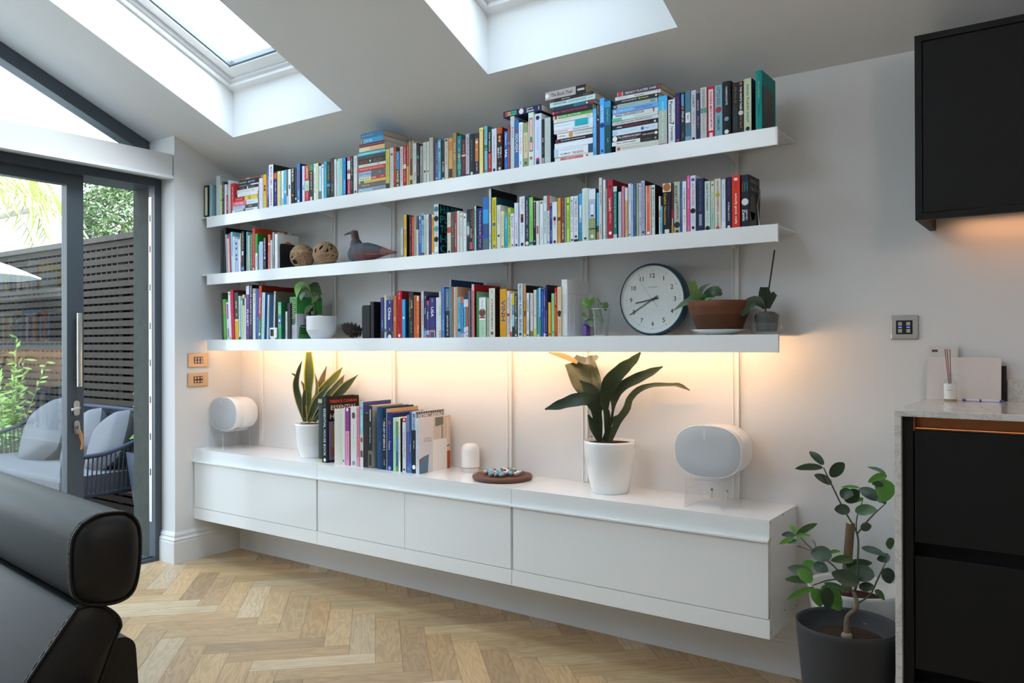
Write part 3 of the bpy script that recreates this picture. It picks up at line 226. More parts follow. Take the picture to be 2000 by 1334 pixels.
('V','pale aqua book, just right of the green and mustard book','books standing on the bottom shelf',.3887,.4066,-.292,1.4313,.2768,.156,1,0,'#c6dada',None,None,[('~',.2,.8,'#94b4b4',.5),('b',.94,1,'#2c3038',1)]),
('V','mint book, second right of the green and mustard book','books standing on the bottom shelf',.4081,.4264,-.292,1.4313,.2455,.1516,1,0,'#b6ded2',None,None,[('~',.1,.7,'#7cb49c',.5)]),
('V','cream book with a dark band, third right of the green and mustard book','books standing on the bottom shelf',.4282,.446,-.292,1.4313,.2826,.1537,1,0,'#dedaaa',None,None,[('b',.08,.24,'#33323a',1),('~',.3,.9,'#c8c490',.5)]),
('V','','books standing on the bottom shelf',.4474,.4595,-.292,1.4313,.2602,.1575,0,0,'#eaeef2',None,None,[]),
('V','purple book lettered PLANET, bottom shelf','books standing on the bottom shelf',.4609,.4915,-.292,1.4313,.336,.1552,0,0,'#6b3b92',None,None,[('b',0,.16,'#d8d8ec',1),('~',.18,.34,'#a88cc4',.5),('t',.38,.82,'#eae4f4',.7,'PLANET',.5),('~',.84,.92,'#a88cc4',.5)]),
('V','black book lettered NATURE AQUARIUM WORLD, bottom shelf','books standing on the bottom shelf',.4933,.5236,-.292,1.4313,.3417,.2,0,0,'#1b1d24','#17181c',None,[('t',.03,.73,'#f4f4f6',.55,'NATURE AQUARIUM WORLD',.5),('~',.75,.95,'#9a9aa4',.5)]),
('V','white book with a grey head, just right of the NATURE AQUARIUM book','books standing on the bottom shelf',.5268,.552,-.292,1.4313,.3174,.1504,0,0,'#e1e6ec',None,None,[('b',0,.1,'#a8a8ac',1),('~',.12,.3,'#5c6064',.5),('~',.35,.9,'#c4c8d0',.5)]),
('V','cobalt blue book, bottom shelf','books standing on the bottom shelf',.557,.5774,-.292,1.4313,.3076,.1581,-2,0,'#2b4cae',None,None,[('~',.2,.4,'#8c4c6c',.5),('~',.55,.9,'#a4b8ec',.5)]),
('V','red and green book lettered Rainforest, bottom shelf','books standing on the bottom shelf',.5787,.6058,-.292,1.4313,.3308,.25,-2,0,'#ba422e','#7c241a',None,[('t',.2,.55,'#f0e4e0',.62,'Rainforest',.5),('b',.6,1,'#407c4e',1),('~',.65,.85,'#a4ccac',.5),('b',.88,.93,'#dcd8bc',.6)]),
('V','ice blue book, just right of the Rainforest book','books standing on the bottom shelf',.608,.6384,-.292,1.4313,.2882,.19,-2,0,'#b6d6e6','#3c7ca4',None,[('~',.1,.9,'#7ca4b8',.5)]),
('V','slim grey-blue book with a photo cover, second right of the Rainforest book','books standing on the bottom shelf',.6611,.6793,-.292,1.4313,.2722,.17,-2,0,'#c6ced6','#5c88b4',None,[('~',.2,.6,'#9ca8b4',.5)]),
('V','grey-white book with a landscape cover, bottom shelf','books standing on the bottom shelf',.7232,.7389,-.292,1.4313,.2909,.21,-2,0,'#cacdd1','#6c6a60',None,[('d',.04,.6,'#6c5c8c',0),('~',.2,.8,'#a0a4ac',.5)]),
('V','green and blue photo booklet, bottom shelf','books standing on the bottom shelf',.7684,.7994,-.292,1.4313,.2246,.1512,0,0,'#5fb48c','#2c6c4c',None,[('b',.36,.6,'#4c80b0',1),('b',.1,.3,'#8cc8a0',.8),('d',.5,.6,'#e4ecf4',0)]),
('V','','books standing on the bottom shelf',.8387,.8557,-.292,1.4313,.1658,.1219,0,0,'#d6dae0',None,None,[('~',.1,.6,'#2c2e34',.4),('~',.65,.95,'#7c3c40',.4)]),
('V','black book beside the green feed box, second right of the green photo booklet','books standing on the bottom shelf',.8574,.8869,-.292,1.4313,.2148,.1421,0,0,'#1d1d20',None,None,[('~',.2,.6,'#3c3c40',.5)]),
('V','black book, bottom shelf','books standing on the bottom shelf',1.555,1.5823,-.292,1.4313,.2007,.15,0,0,'#1e1c1d','#141315',None,[('~',.2,.7,'#2c2a2c',.5)]),
('V','navy book with red lettering, bottom shelf','books standing on the bottom shelf',1.6368,1.6603,-.292,1.4313,.2203,.1444,0,0,'#30417e',None,None,[('d',.05,.6,'#a83c50',0),('~',.2,.5,'#8c3c5c',.5),('~',.55,.75,'#8ca4d4',.5),('b',.83,1,'#3c2438',1)]),
('V','pale grey-blue book with cream head, just right of the navy red-lettered book','books standing on the bottom shelf',1.6619,1.6771,-.292,1.4313,.2317,.1555,0,0,'#cbd8e0',None,None,[('b',0,.06,'#d8c88c',1),('~',.1,.9,'#a0b0bc',.5),('b',.78,.86,'#2c3444',.7)]),
('V','navy guidebook lettered China, bottom shelf','books standing on the bottom shelf',1.678,1.7281,-.292,1.4313,.2053,.134,0,0,'#2d3076',None,None,[('~',.03,.12,'#c8ccec',.4),('t',.2,.52,'#ffffff',.5,'China',.5),('~',.74,.8,'#e4e4f0',.5),('b',.83,1,'#4c84c4',1),('d',.92,1.2,'#2c3038',0),('d',.97,.6,'#e0e8f0',0)]),
('V','burnt orange book, just right of the navy China guidebook','books standing on the bottom shelf',1.7294,1.7548,-.292,1.4313,.2255,.1465,0,0,'#c4622c',None,None,[('t',.44,.66,'#f0e4dc',.4,'Mao',.5),('~',.1,.35,'#d88c50',.5)]),
('V','red book lettered GOOD TO GREAT, bottom shelf','books standing on the bottom shelf',1.7572,1.7898,-.292,1.4313,.2514,.16,0,1,'#ba222e','#8c1620',None,[('~',.03,.18,'#e8b8b8',.5),('t',.22,.88,'#44101a',.36,'GOOD TO GREAT',.5),('d',.95,.6,'#f4e4e4',0)]),
('V','bright blue book with a white bird, just right of the red GOOD TO GREAT book','books standing on the bottom shelf',1.7941,1.819,-.292,1.4313,.2051,.1353,0,0,'#3b9ed2','#14508c',None,[('~',.05,.4,'#7cc4e8',.5),('d',.48,.6,'#f0f6fa',0),('d',.95,.6,'#b86c8c',0)]),
('V','black book with gold capitals, bottom shelf','books standing on the bottom shelf',1.842,1.8744,-.292,1.4313,.2412,.16,0,0,'#2a2a2f','#141416',None,[('t',.06,.6,'#b08c3c',.4,'CRUCIBLE IN',.28),('t',.18,.36,'#ececec',.3,'A NOVEL',.68),('~',.64,.9,'#8a8c94',.6)]),
('V','orange book with black lettering, just right of the gold-capitals black book','books standing on the bottom shelf',1.8762,1.8965,-.292,1.4313,.2234,.1516,0,0,'#ca642e',None,None,[('~',.05,.75,'#4c2010',.4)]),
('V','orange book with a white corner, second right of the gold-capitals black book','books standing on the bottom shelf',1.8977,1.9172,-.292,1.4313,.2193,.1412,0,0,'#d26c36','#9c3c1c',None,[('b',0,.12,'#e4dcd4',.6),('~',.15,.6,'#e8a47c',.5),('~',.7,.9,'#f4e4dc',.5)]),
('V','grey-white book with red and black lettering, bottom shelf','books standing on the bottom shelf',1.9261,1.946,-.292,1.4313,.2425,.17,0,0,'#c6cad2','#5c5c60',None,[('t',.04,.85,'#7c2c44',.4,'THE CURIOUS CASE OF US',.5)]),
('V','dark guidebook lettered Finland, just right of the grey-white red-lettered book','books standing on the bottom shelf',1.9495,1.9647,-.292,1.4313,.2207,.1423,0,0,'#2a2c58',None,None,[('~',.02,.08,'#d0d0e0',.5),('t',.26,.48,'#f4f4fa',.5,'Finland',.5),('d',.8,.6,'#b89c6c',0),('b',.83,1,'#7ca8d4',1)]),
('V','violet guidebook lettered Poland, second right of the grey-white red-lettered book','books standing on the bottom shelf',1.9656,1.9842,-.292,1.4313,.1926,.1281,0,0,'#453c78',None,None,[('b',0,.12,'#c8484c',.8),('t',.24,.56,'#ffffff',.55,'Poland',.5),('b',.8,.92,'#a4bcdc',.8),('b',.93,1,'#c84850',.8)]),
('V','navy guidebook lettered USA, bottom shelf','books standing on the bottom shelf',1.9851,2.0266,-.292,1.4313,.2069,.1397,0,0,'#37357a',None,None,[('~',.03,.12,'#c8ccec',.3),('t',.2,.52,'#ffffff',.5,'USA',.5),('b',.81,1,'#b08c84',1),('b',.86,1,'#4c4c84',.6)]),
('V','white book with yellow and blue words, bottom shelf','books standing on the bottom shelf',2.0306,2.0512,-.292,1.4313,.2067,.1365,0,0,'#dbe4ec',None,None,[('~',.1,.3,'#d8cc8c',.5),('~',.35,.6,'#7cb4dc',.5),('~',.65,.9,'#c8b89c',.5)]),
('V','white book lettered WELCOME, just right of the white yellow-and-blue book','books standing on the bottom shelf',2.0518,2.0662,-.292,1.4313,.2345,.1541,0,0,'#dadede',None,None,[('~',.02,.15,'#5c6060',.5),('t',.18,.64,'#2c9c6c',.5,'WELCOME',.5),('b',.85,1,'#c8a4a8',1)]),
('V','blue book with red lettering, second right of the white yellow-and-blue book','books standing on the bottom shelf',2.0675,2.0885,-.292,1.4313,.2579,.1583,0,0,'#4b86ca','#1c3468',None,[('t',.04,.6,'#983c5c',.4,'BROTHERS & SISTERS',.5),('~',.65,.9,'#a8c8ec',.5)]),
('V','black book with a steel blue head, bottom shelf','books standing on the bottom shelf',2.0935,2.1213,-.292,1.4313,.2503,.1576,0,0,'#2b2d35','#22242a',None,[('b',0,.46,'#5b728a',1),('t',.06,.4,'#c4ccd4',.3,'A THOUSAND',.5),('t',.55,.96,'#f0f0f4',.4,'OUTLAND OF US',.5)]),
('V','tall dark blue large-format book, bottom shelf','books standing on the bottom shelf',2.1226,2.1338,-.292,1.4313,.2938,.27,0,1,'#5b92ba','#22406e',None,[('b',0,.1,'#d8a84c',.5),('~',.2,.8,'#9cc0d8',.5)]),
('V','tawny brown book, just right of the tall dark blue large book','books standing on the bottom shelf',2.1348,2.1453,-.292,1.4313,.2578,.151,0,0,'#aa763c',None,None,[('~',.1,.5,'#d8a868',.5)]),
('V','grey-white book, second right of the tall dark blue large book','books standing on the bottom shelf',2.146,2.1603,-.292,1.4313,.2547,.1585,0,0,'#cbced0',None,None,[('~',.1,.8,'#a0a4a8',.5)]),
('V','salmon book, third right of the tall dark blue large book','books standing on the bottom shelf',2.161,2.175,-.292,1.4313,.2558,.1522,0,0,'#ca9c7e',None,None,[('~',.1,.8,'#e0bca4',.5)]),
('V','sky blue book with black lettering, bottom shelf','books standing on the bottom shelf',2.1756,2.1957,-.292,1.4313,.2042,.1332,0,0,'#6cbad2',None,None,[('t',.06,.72,'#24424c',.4,'IS VANISHING STARS',.5),('d',.82,.9,'#14242c',0)]),
('V','azure book with an orange head, just right of the sky blue black-lettered book','books standing on the bottom shelf',2.1963,2.213,-.292,1.4313,.2035,.137,0,0,'#3088d2',None,None,[('b',0,.15,'#d85c30',1),('~',.2,.8,'#8cc0ec',.5),('b',.9,1,'#c4a4bc',1)]),
('V','','books standing on the bottom shelf',2.215,2.2284,-.292,1.4313,.1903,.125,0,0,'#4cb0c4',None,None,[('b',0,.2,'#e0e0e8',1),('~',.25,.7,'#a4dce4',.5),('b',.74,1,'#dcdce8',1),('d',.88,.6,'#3c64a4',0)]),
('V','','books standing on the bottom shelf',2.2291,2.2418,-.292,1.4313,.1911,.1284,0,0,'#c65a44',None,None,[('b',0,.2,'#e0dcdc',1),('b',.72,1,'#e4dce0',1),('d',.85,.6,'#4c64a4',0),('d',.96,.6,'#c84c3c',0)]),
('V','grey plastic-covered book, fourth right of the sky blue black-lettered book','books standing on the bottom shelf',2.2431,2.2577,-.292,1.4313,.2317,.1499,0,0,'#6c6c7a',None,None,[('~',.1,.6,'#8c8c98',.5)]),
('V','tall plastic-wrapped book with red and yellow cover, bottom shelf','books standing on the bottom shelf',2.2634,2.2804,-.292,1.4313,.2643,.22,0,0,'#ccbcbc','#b01c20',None,[('b',.12,1,'#a81c24',.35)]),
('V','green-spined book, just right of the tall red and yellow book','books standing on the bottom shelf',2.2955,2.3087,-.292,1.4313,.2259,.16,0,0,'#308c56','#7ca08c',None,[('~',.3,.8,'#5cac7c',.5)]),
('V','mint map-patterned book with a white label, bottom shelf','books standing on the bottom shelf',2.3099,2.3533,-.292,1.4313,.1976,.1333,0,0,'#b6d6ba',None,None,[('b',.03,.57,'#eceeec',.85),('t',.06,.34,'#a4b0b4',.4,'WHO ATE THE',.5),('d',.39,1.1,'#6c4c38',0),('b',.49,.53,'#b83034',.8),('~',.7,.95,'#8cb49c',.5)]),
('V','','books standing on the bottom shelf',2.3619,2.3699,-.292,1.4313,.1902,.1231,0,0,'#d6d2c0',None,None,[('d',.8,.6,'#2c2c2c',0)]),
('V','cream book lettered A TALE FROM BALI, bottom shelf','books standing on the bottom shelf',2.3718,2.4096,-.292,1.4313,.2393,.16,0,0,'#d8d4c8','#2a1c18',None,[('~',.04,.12,'#8c8c88',.25),('t',.22,.83,'#7c6468',.36,'A TALE FROM BALI',.5),('b',.89,.95,'#5c605c',.4)]),
('V','orange-yellow book with big blue letters, bottom shelf','books standing on the bottom shelf',2.4379,2.4791,-.292,1.4313,.2328,.1504,0,0,'#db9c1e','#b8781c',None,[('t',.06,.84,'#2c5ca8',.75,'VINH',.5)]),
('V','grey-white book with crimson script, just right of the big-blue-letters book','books standing on the bottom shelf',2.4803,2.4979,-.292,1.4313,.2219,.1464,0,0,'#d4d4d8',None,None,[('t',.04,.48,'#a8303c',.5,'Misery Novels',.5),('d',.52,1,'#b8242c',0),('~',.58,.95,'#8c5c60',.5)]),
('V','cream book with a red foot, second right of the big-blue-letters book','books standing on the bottom shelf',2.4985,2.5115,-.292,1.4313,.2056,.1344,0,0,'#e0ddd0',None,None,[('~',.1,.6,'#a8a49c',.5),('b',.88,1,'#d84a2c',1)]),
('V','seascape book with a yellow head, third right of the big-blue-letters book','books standing on the bottom shelf',2.5123,2.5244,-.292,1.4313,.2099,.1389,0,0,'#5c90a4',None,None,[('b',0,.27,'#d8c438',1),('b',.3,.4,'#8c94b8',1),('b',.5,.75,'#a8d0dc',1),('b',.78,1,'#24343c',1)]),
('V','dark grey book with pale lettering, fourth right of the big-blue-letters book','books standing on the bottom shelf',2.5258,2.5439,-.292,1.4313,.2056,.139,0,0,'#4b4b49',None,None,[('t',.04,.46,'#d0d0c8',.5,'Bold as the Sea',.5),('d',.56,.6,'#e4e4e0',0),('~',.6,.85,'#b0b0ac',.5),('d',.96,.6,'#f0f0f0',0)]),
('V','pale blue-white book lettered RECOVERY, bottom shelf','books standing on the bottom shelf',2.5451,2.5741,-.292,1.4313,.2535,.157,0,0,'#cfdfe9','#dfe6ea',None,[('t',.02,.9,'#2c3440',.55,'RECOVERY RUSSELL BRAND',.5),('d',.95,.6,'#3c444c',0)]),
('V','ochre book, just right of the RECOVERY book','books standing on the bottom shelf',2.5787,2.593,-.292,1.4313,.2451,.1504,0,0,'#ca882e','#22100c',None,[('b',0,.3,'#c89068',1),('b',.5,.6,'#4c2c2c',.5),('b',.94,1,'#e8d44c',1)]),
('V','white book with blue lettering, second right of the RECOVERY book','books standing on the bottom shelf',2.5936,2.6099,-.292,1.4313,.2078,.1356,0,0,'#e1e6ec',None,None,[('t',.08,.5,'#3c84b4',.5,'FAVOURITE',.5),('~',.56,.85,'#b87c88',.5),('d',.96,.6,'#3c4048',0)]),
('V','','books standing on the bottom shelf',2.6114,2.6165,-.292,1.4313,.2002,.1325,0,0,'#3b4349',None,None,[('~',.1,.6,'#c8ccd0',.5)]),
('V','grey-white book with an olive foot, fourth right of the RECOVERY book','books standing on the bottom shelf',2.6179,2.6344,-.292,1.4313,.2056,.1356,0,0,'#d8d8d8',None,None,[('~',.05,.55,'#a4a4a8',.5),('b',.87,.99,'#948240',1)]),
('V','cream-white book with a lime foot, bottom shelf','books standing on the bottom shelf',2.6372,2.6539,-.292,1.4313,.2201,.1472,0,0,'#d8d8cc',None,None,[('~',.1,.5,'#b0b0a0',.5),('d',.55,.6,'#c8a44c',0),('b',.83,1,'#c8d070',1)]),
('V','','books standing on the bottom shelf',2.6561,2.6662,-.292,1.4313,.2265,.1493,0,0,'#50a2ca',None,None,[('b',.95,1,'#d8e4ec',1),('~',.2,.6,'#8cc8e0',.5)]),
('V','pale blue and green book, second right of the cream lime-foot book','books standing on the bottom shelf',2.6671,2.6771,-.292,1.4313,.2295,.1476,0,0,'#8cc4e4',None,None,[('b',0,.4,'#bcdcf0',.5),('b',.6,1,'#4c9c6c',1),('d',.62,.6,'#1c4c34',0)]),
('V','royal blue book, third right of the cream lime-foot book','books standing on the bottom shelf',2.6788,2.6914,-.292,1.4313,.2231,.145,0,0,'#305cba',None,None,[('b',0,.05,'#2c3c54',1),('t',.1,.5,'#5c9ce0',.4,'SHADOW',.5),('t',.3,.6,'#8cb8ec',.4,'BLUE',.5)]),
('V','','books standing on the bottom shelf',2.6922,2.7016,-.292,1.4313,.2226,.15,0,0,'#4c5cb8',None,None,[('t',.02,.48,'#e4e8f4',.5,'ANOTHER STORY',.5),('b',.6,.9,'#6c7cd0',.6),('b',.93,1,'#dce0ec',1)]),
('V','black-purple slim book, fifth right of the cream lime-foot book','books standing on the bottom shelf',2.7028,2.7141,-.292,1.4313,.2408,.1537,0,0,'#2b2549',None,None,[('~',.5,.9,'#b0acc4',.5),('d',.96,1.2,'#a03cc4',0)]),
('V','short amber book, bottom shelf','books standing on the bottom shelf',2.718,2.7334,-.292,1.4313,.1588,.127,0,0,'#f2aa42',None,None,[('~',.1,.4,'#f8d08c',.5),('d',.93,.6,'#3c3020',0)]),
('V','apple green book, just right of the short amber book','books standing on the bottom shelf',2.7353,2.752,-.292,1.4313,.1998,.1357,0,0,'#a1d28a',None,None,[('~',.1,.4,'#6ca454',.5),('d',.9,.6,'#5c9444',0)]),
('V','scarlet and orange book, second right of the short amber book','books standing on the bottom shelf',2.7537,2.7667,-.292,1.4313,.2257,.1501,0,0,'#da422e',None,None,[('b',0,.4,'#b8202c',1),('t',.04,.4,'#f4e4e0',.5,'THE SURVIVOR',.5),('b',.42,.9,'#e0662c',.7)]),
('V','cream book with a black walking figure, bottom shelf','books standing on the bottom shelf',2.7689,2.7911,-.292,1.4313,.2294,.153,0,0,'#decaa2',None,None,[('~',.05,.4,'#c4ac80',.5),('d',.52,1,'#23242c',0),('d',.57,.8,'#23242c',0),('~',.65,.95,'#b0a078',.6)]),
('V','dark slate hardback next to the snake plant, just left of the ESSENTIAL HOUSE BOOK','books standing on the cabinet',1.1315,1.1655,-.292,.7179,.3636,.22,0,1,'#3b4543',None,None,[('b',0,.06,'#b8b48c',1),('b',.95,1,'#b0ac88',1)]),
('V','black book lettered ESSENTIAL HOUSE BOOK, white cabinet','books standing on the cabinet',1.1683,1.2081,-.292,.7179,.3782,.245,0,1,'#17171b','#1b1716','ESSENTIAL',[('~',.02,.16,'#6c5c78',.5),('t',.18,.9,'#c0d0dc',.6,'ESSENTIAL HOUSE BOOK',.5),('d',.96,.6,'#e0e0e0',0)]),
('V','thick cream hardback, just right of the ESSENTIAL HOUSE BOOK','books standing on the cabinet',1.2659,1.3272,-.292,.7179,.3116,.16,0,1,'#cbc8ba',None,None,[('~',.1,.4,'#bcb8a8',.5)]),
('V','cream paperback, second right of the ESSENTIAL HOUSE BOOK','books standing on the cabinet',1.3288,1.3548,-.292,.7179,.3173,.156,0,0,'#cfcec2',None,None,[('d',.93,.6,'#6c6c64',0)]),
('V','purple and pink book, white cabinet','books standing on the cabinet',1.3569,1.3917,-.292,.7179,.3261,.1533,0,0,'#da8cb2','#6c2430',None,[('b',0,.41,'#8b307e',1),('d',.04,.6,'#e4dcf0',0),('~',.46,.9,'#a84c84',.5)]),
('V','white book with a small standing figure, just right of the purple and pink book','books standing on the cabinet',1.3959,1.4453,-.292,.7179,.3299,.1588,0,0,'#d1d2ce',None,None,[('d',.13,.6,'#5c3c38',0),('d',.16,.6,'#5c3c38',0),('~',.3,.75,'#b0b4b4',.7),('d',.95,.6,'#8c9098',0)]),
('V','pink book with crimson capitals, second right of the purple and pink book','books standing on the cabinet',1.4469,1.4706,-.292,.7179,.3334,.1547,0,0,'#da8ca2',None,None,[('t',.04,.84,'#a02440',.6,"KATIE STEWART'S GOOD FOOD",.5)]),
('V','tall light blue book with bright stripes, white cabinet','books standing on the cabinet',1.4737,1.4983,-.292,.7179,.3617,.22,0,0,'#90c2ce','#4c4c8c',None,[('d',.1,.6,'#b8783c',0),('t',.18,.42,'#e4f0f4',.6,'COOK',.5),('b',.5,.75,'#c8c4b0',1),('b',.55,.62,'#8c3c3c',.6),('b',.75,.85,'#7c2c30',.6),('b',.85,1,'#d8d4c4',1)]),
('V','black book, just right of the tall light blue striped book','books standing on the cabinet',1.5003,1.5358,-.292,.7179,.2999,.1588,0,0,'#1f1d1f',None,None,[('b',0,.16,'#121113',1),('~',.3,.8,'#2c2a2c',.5)]),
('V','black book with a plant photo on its foot, white cabinet','books standing on the cabinet',1.5378,1.571,-.292,.7179,.3428,.24,0,0,'#211f21','#a8a49c',None,[('b',.06,.25,'#e4e4e4',.15),('t',.34,.6,'#c8c8c8',.35,'Time of Our Lives',.5),('b',.72,1,'#6c6454',1),('b',.78,.96,'#2a2420',.6)]),
('V','dark teal-blue hardback, just right of the plant-photo black book','books standing on the cabinet',1.6049,1.6447,-.292,.7179,.337,.25,0,1,'#174066','#15365a',None,[('~',.55,.7,'#4c7ca4',.25)]),
('V','black book lettered THE ART OF SEEING, white cabinet','books standing on the cabinet',1.6453,1.6726,-.292,.7179,.2764,.1532,0,0,'#17181c','#1c2c5c',None,[('t',.05,.62,'#f6f6f6',.5,'THE ART OF SEEING 2',.5),('~',.8,.95,'#b0b0b4',.5)]),
('V','','books standing on the cabinet',1.6739,1.6794,-.292,.7179,.3305,.25,0,0,'#a6babe','#b89c78',None,[('~',.05,.9,'#7c9cac',.5)]),
('V','navy hardback lettered Tours, second right of the ART OF SEEING book','books standing on the cabinet',1.6808,1.7231,-.292,.7179,.3102,.25,0,1,'#202d6e','#1c2658',None,[('d',.17,.6,'#8c3c54',0),('~',.22,.45,'#5c6cb0',.3),('t',.48,.64,'#e4e8f4',.35,'Tours',.5),('d',.96,.6,'#8c9ccc',0)]),
('V','mint book, third right of the ART OF SEEING book','books standing on the cabinet',1.7254,1.7461,-.292,.7179,.2854,.1584,0,0,'#b6dec2',None,None,[('~',.05,.6,'#7cb494',.5),('b',.5,1,'#8cd890',.5)]),
('V','green and blue slim book, fourth right of the ART OF SEEING book','books standing on the cabinet',1.7479,1.7627,-.292,.7179,.2651,.1577,0,0,'#6c9c5e',None,None,[('b',.3,.6,'#5c84b8',1),('b',.6,.9,'#3c5c8c',1)]),
('V','slim cream-white book, fifth right of the ART OF SEEING book','books standing on the cabinet',1.7645,1.7806,-.292,.7179,.2856,.1561,0,0,'#e6e6da','#2c2a1c',None,[('~',.15,.8,'#5c5c54',.5)]),
('V','white book with a red head, white cabinet','books standing on the cabinet',1.7948,1.82,-.292,.7179,.2907,.1545,0,0,'#d1d6e0',None,None,[('b',0,.085,'#b8263c',1),('d',.04,.6,'#f0dce0',0),('~',.2,.75,'#8c94a8',.5),('d',.95,.6,'#2c3038',0)]),
('V','violet book, just right of the white red-headed book','books standing on the cabinet',1.8222,1.8407,-.292,.7179,.3033,.1517,0,0,'#6b5b96',None,None,[('b',0,.28,'#8c8c9c',1),('~',.03,.25,'#4c4c5c',.5),('~',.9,.98,'#c8c0dc',.5)]),
('V','blue book with yellow lettering, second right of the white red-headed book','books standing on the cabinet',1.8424,1.8599,-.292,.7179,.3204,.1575,0,0,'#2b5c9e',None,None,[('b',0,.4,'#244c8c',1),('t',.44,.74,'#e0d870',.5,'Red Riding',.5),('b',.84,1,'#3c78b4',1)]),
('V','black book lettered MODERN, white cabinet','books standing on the cabinet',1.8612,1.8885,-.292,.7179,.3248,.23,0,0,'#1a1c22','#9aa0a8','PATTERN',[('b',0,.3,'#b8cce0',1),('t',.04,.32,'#24304c',.7,'MODERN',.5),('t',.45,.62,'#ececec',.35,'Mies Berg',.5),('d',.9,1,'#f4f4f4',0)]),
('V','white large-format interiors book, white cabinet','books standing on the cabinet',1.8903,1.9135,-.292,.7179,.2906,.255,0,1,'#d1d6de','#d0ccd0','INTERIORS',[('~',.05,.5,'#a4acb8',.5),('~',.55,.9,'#8c94a0',.5)]),
('H','white paperback with two rows of black words, bottom book in the stack nearest the wall','books lying in the stack nearest the wall',.3191,.5756,-.292,2.2372,.0196,.1286,0,0,'#e6e8e8',None,None,[('t',.12,.42,'#4c5058',.6,'The Outlaw',.5),('b',.44,.54,'#6c665c',1),('t',.58,.84,'#4c5058',.5,'ANNE NOTON',.5)]),
('H','pale blue and charcoal paperback, second book up in the stack nearest the wall','books lying in the stack nearest the wall',.3263,.5779,-.292,2.2567,.0228,.1316,0,0,'#abc2de',None,None,[('b',.5,1,'#4a4f4c',1),('t',.62,.8,'#d8d4b8',.6,'poker',.5),('~',.1,.4,'#8ca4c4',.5)]),
('H','rose pink and white paperback, third book up in the stack nearest the wall','books lying in the stack nearest the wall',.3239,.5801,-.292,2.2795,.0277,.1263,0,0,'#e2727e',None,None,[('t',.06,.52,'#f6d8dc',.62,'Kate Eagle',.5),('b',.56,1,'#d4dce6',1),('~',.6,.85,'#9ca8c0',.5)]),
('H','red and yellow paperback, fourth book up in the stack nearest the wall','books lying in the stack nearest the wall',.343,.5756,-.292,2.3072,.0276,.1258,0,0,'#c2343e',None,None,[('~',.1,.35,'#ecb8bc',.5),('b',.45,1,'#d9c74c',1),('d',.66,1,'#d87c5c',0)]),
('H','','books lying in the stack nearest the wall',.3764,.5801,-.292,2.3348,.0194,.1264,0,0,'#e1e2e2',None,None,[('~',.1,.7,'#b8bcc0',.5)]),
('H','white paperback with an orange spot, sixth book up in the stack nearest the wall','books lying in the stack nearest the wall',.3692,.5869,-.292,2.3543,.0243,.1331,0,0,'#d8dada',None,None,[('~',.1,.6,'#a8acb0',.5),('d',.76,.6,'#e0a468',0),('b',.03,.06,'#7c8488',1)]),
('H','','books lying in the stack nearest the wall',.3764,.5846,-.292,2.3786,.0178,.1268,0,0,'#3a2a2c',None,None,[('~',.15,.35,'#a48c6c',.5),('d',.48,1,'#c8d4d4',0),('~',.58,.85,'#a49c98',.5)]),
('H','','books lying in the stack nearest the wall',.3882,.5869,-.292,2.3964,.012,.134,0,0,'#56515b',None,None,[('~',.1,.4,'#b0acb8',.5),('b',.6,1,'#e0e0e4',.6)]),
('H','black paperback with green and blue lettering, ninth book up in the stack nearest the wall','books lying in the stack nearest the wall',.3882,.5869,-.292,2.4083,.0265,.1287,0,0,'#1d2226',None,None,[('t',.03,.4,'#a8cca0',.5,'DAN ENSOR',.5),('t',.46,.8,'#8cc0dc',.6,'MATCHES',.5)]),
('H','','books lying in the stack nearest the wall',.3906,.6027,-.292,2.4348,.0152,.1308,0,0,'#6f4b41',None,None,[('t',.3,.55,'#d8c8bc',.6,'MOBILE',.5),('d',.15,.6,'#a8543c',0)]),
('H','grey-blue paperback lettered Platform, bottom book in the blue-topped stack','books lying in the blue-topped stack',1.4622,1.6801,-.292,2.2372,.0266,.1285,0,0,'#a1b2c2',None,None,[('t',.05,.5,'#a8ecf4',.9,'Platform',.5),('~',.52,.95,'#5c5c74',.35)]),
('H','taupe paperback, second book up in the blue-topped stack','books lying in the blue-topped stack',1.4622,1.6789,-.292,2.2638,.0239,.1312,0,0,'#7c6c6a',None,None,[('t',.12,.45,'#d8ccb8',.55,'Ripped tide',.5)]),
('H','yellow paperback with a teal square, third book up in the blue-topped stack','books lying in the blue-topped stack',1.4686,1.6789,-.292,2.2876,.0157,.1259,0,0,'#dbc16c',None,None,[('b',.06,.2,'#2c7c78',1)]),
('H','cream and red paperback, fourth book up in the blue-topped stack','books lying in the blue-topped stack',1.4686,1.6769,-.292,2.3033,.0187,.129,0,0,'#eae8ba',None,None,[('~',.05,.4,'#5c584c',.6),('b',.45,1,'#c43c36',1),('t',.47,.66,'#f0d8d0',.7,'DARK',.5),('~',.8,.95,'#f0c0b8',.5)]),
('H','pale blue and grey paperback, fifth book up in the blue-topped stack','books lying in the blue-topped stack',1.4664,1.6761,-.292,2.322,.0324,.1344,0,0,'#a6beda',None,None,[('t',.04,.44,'#54688c',.5,'Dark Calling',.5),('b',.47,1,'#6b6769',1),('d',.8,.6,'#5c9cc0',0)]),
('H','red paperback, sixth book up in the blue-topped stack','books lying in the blue-topped stack',1.4664,1.6769,-.292,2.3544,.0228,.1268,0,0,'#ca3a30',None,None,[('t',.04,.95,'#f0c4bc',.5,'THE ISLAND SEARCHING DARKLY',.5)]),
('H','white-green paperback, seventh book up in the blue-topped stack','books lying in the blue-topped stack',1.4686,1.6769,-.292,2.3772,.017,.1315,0,0,'#dae2d2',None,None,[('d',.72,.6,'#7c8478',0),('~',.15,.5,'#c0c8b8',.5)]),
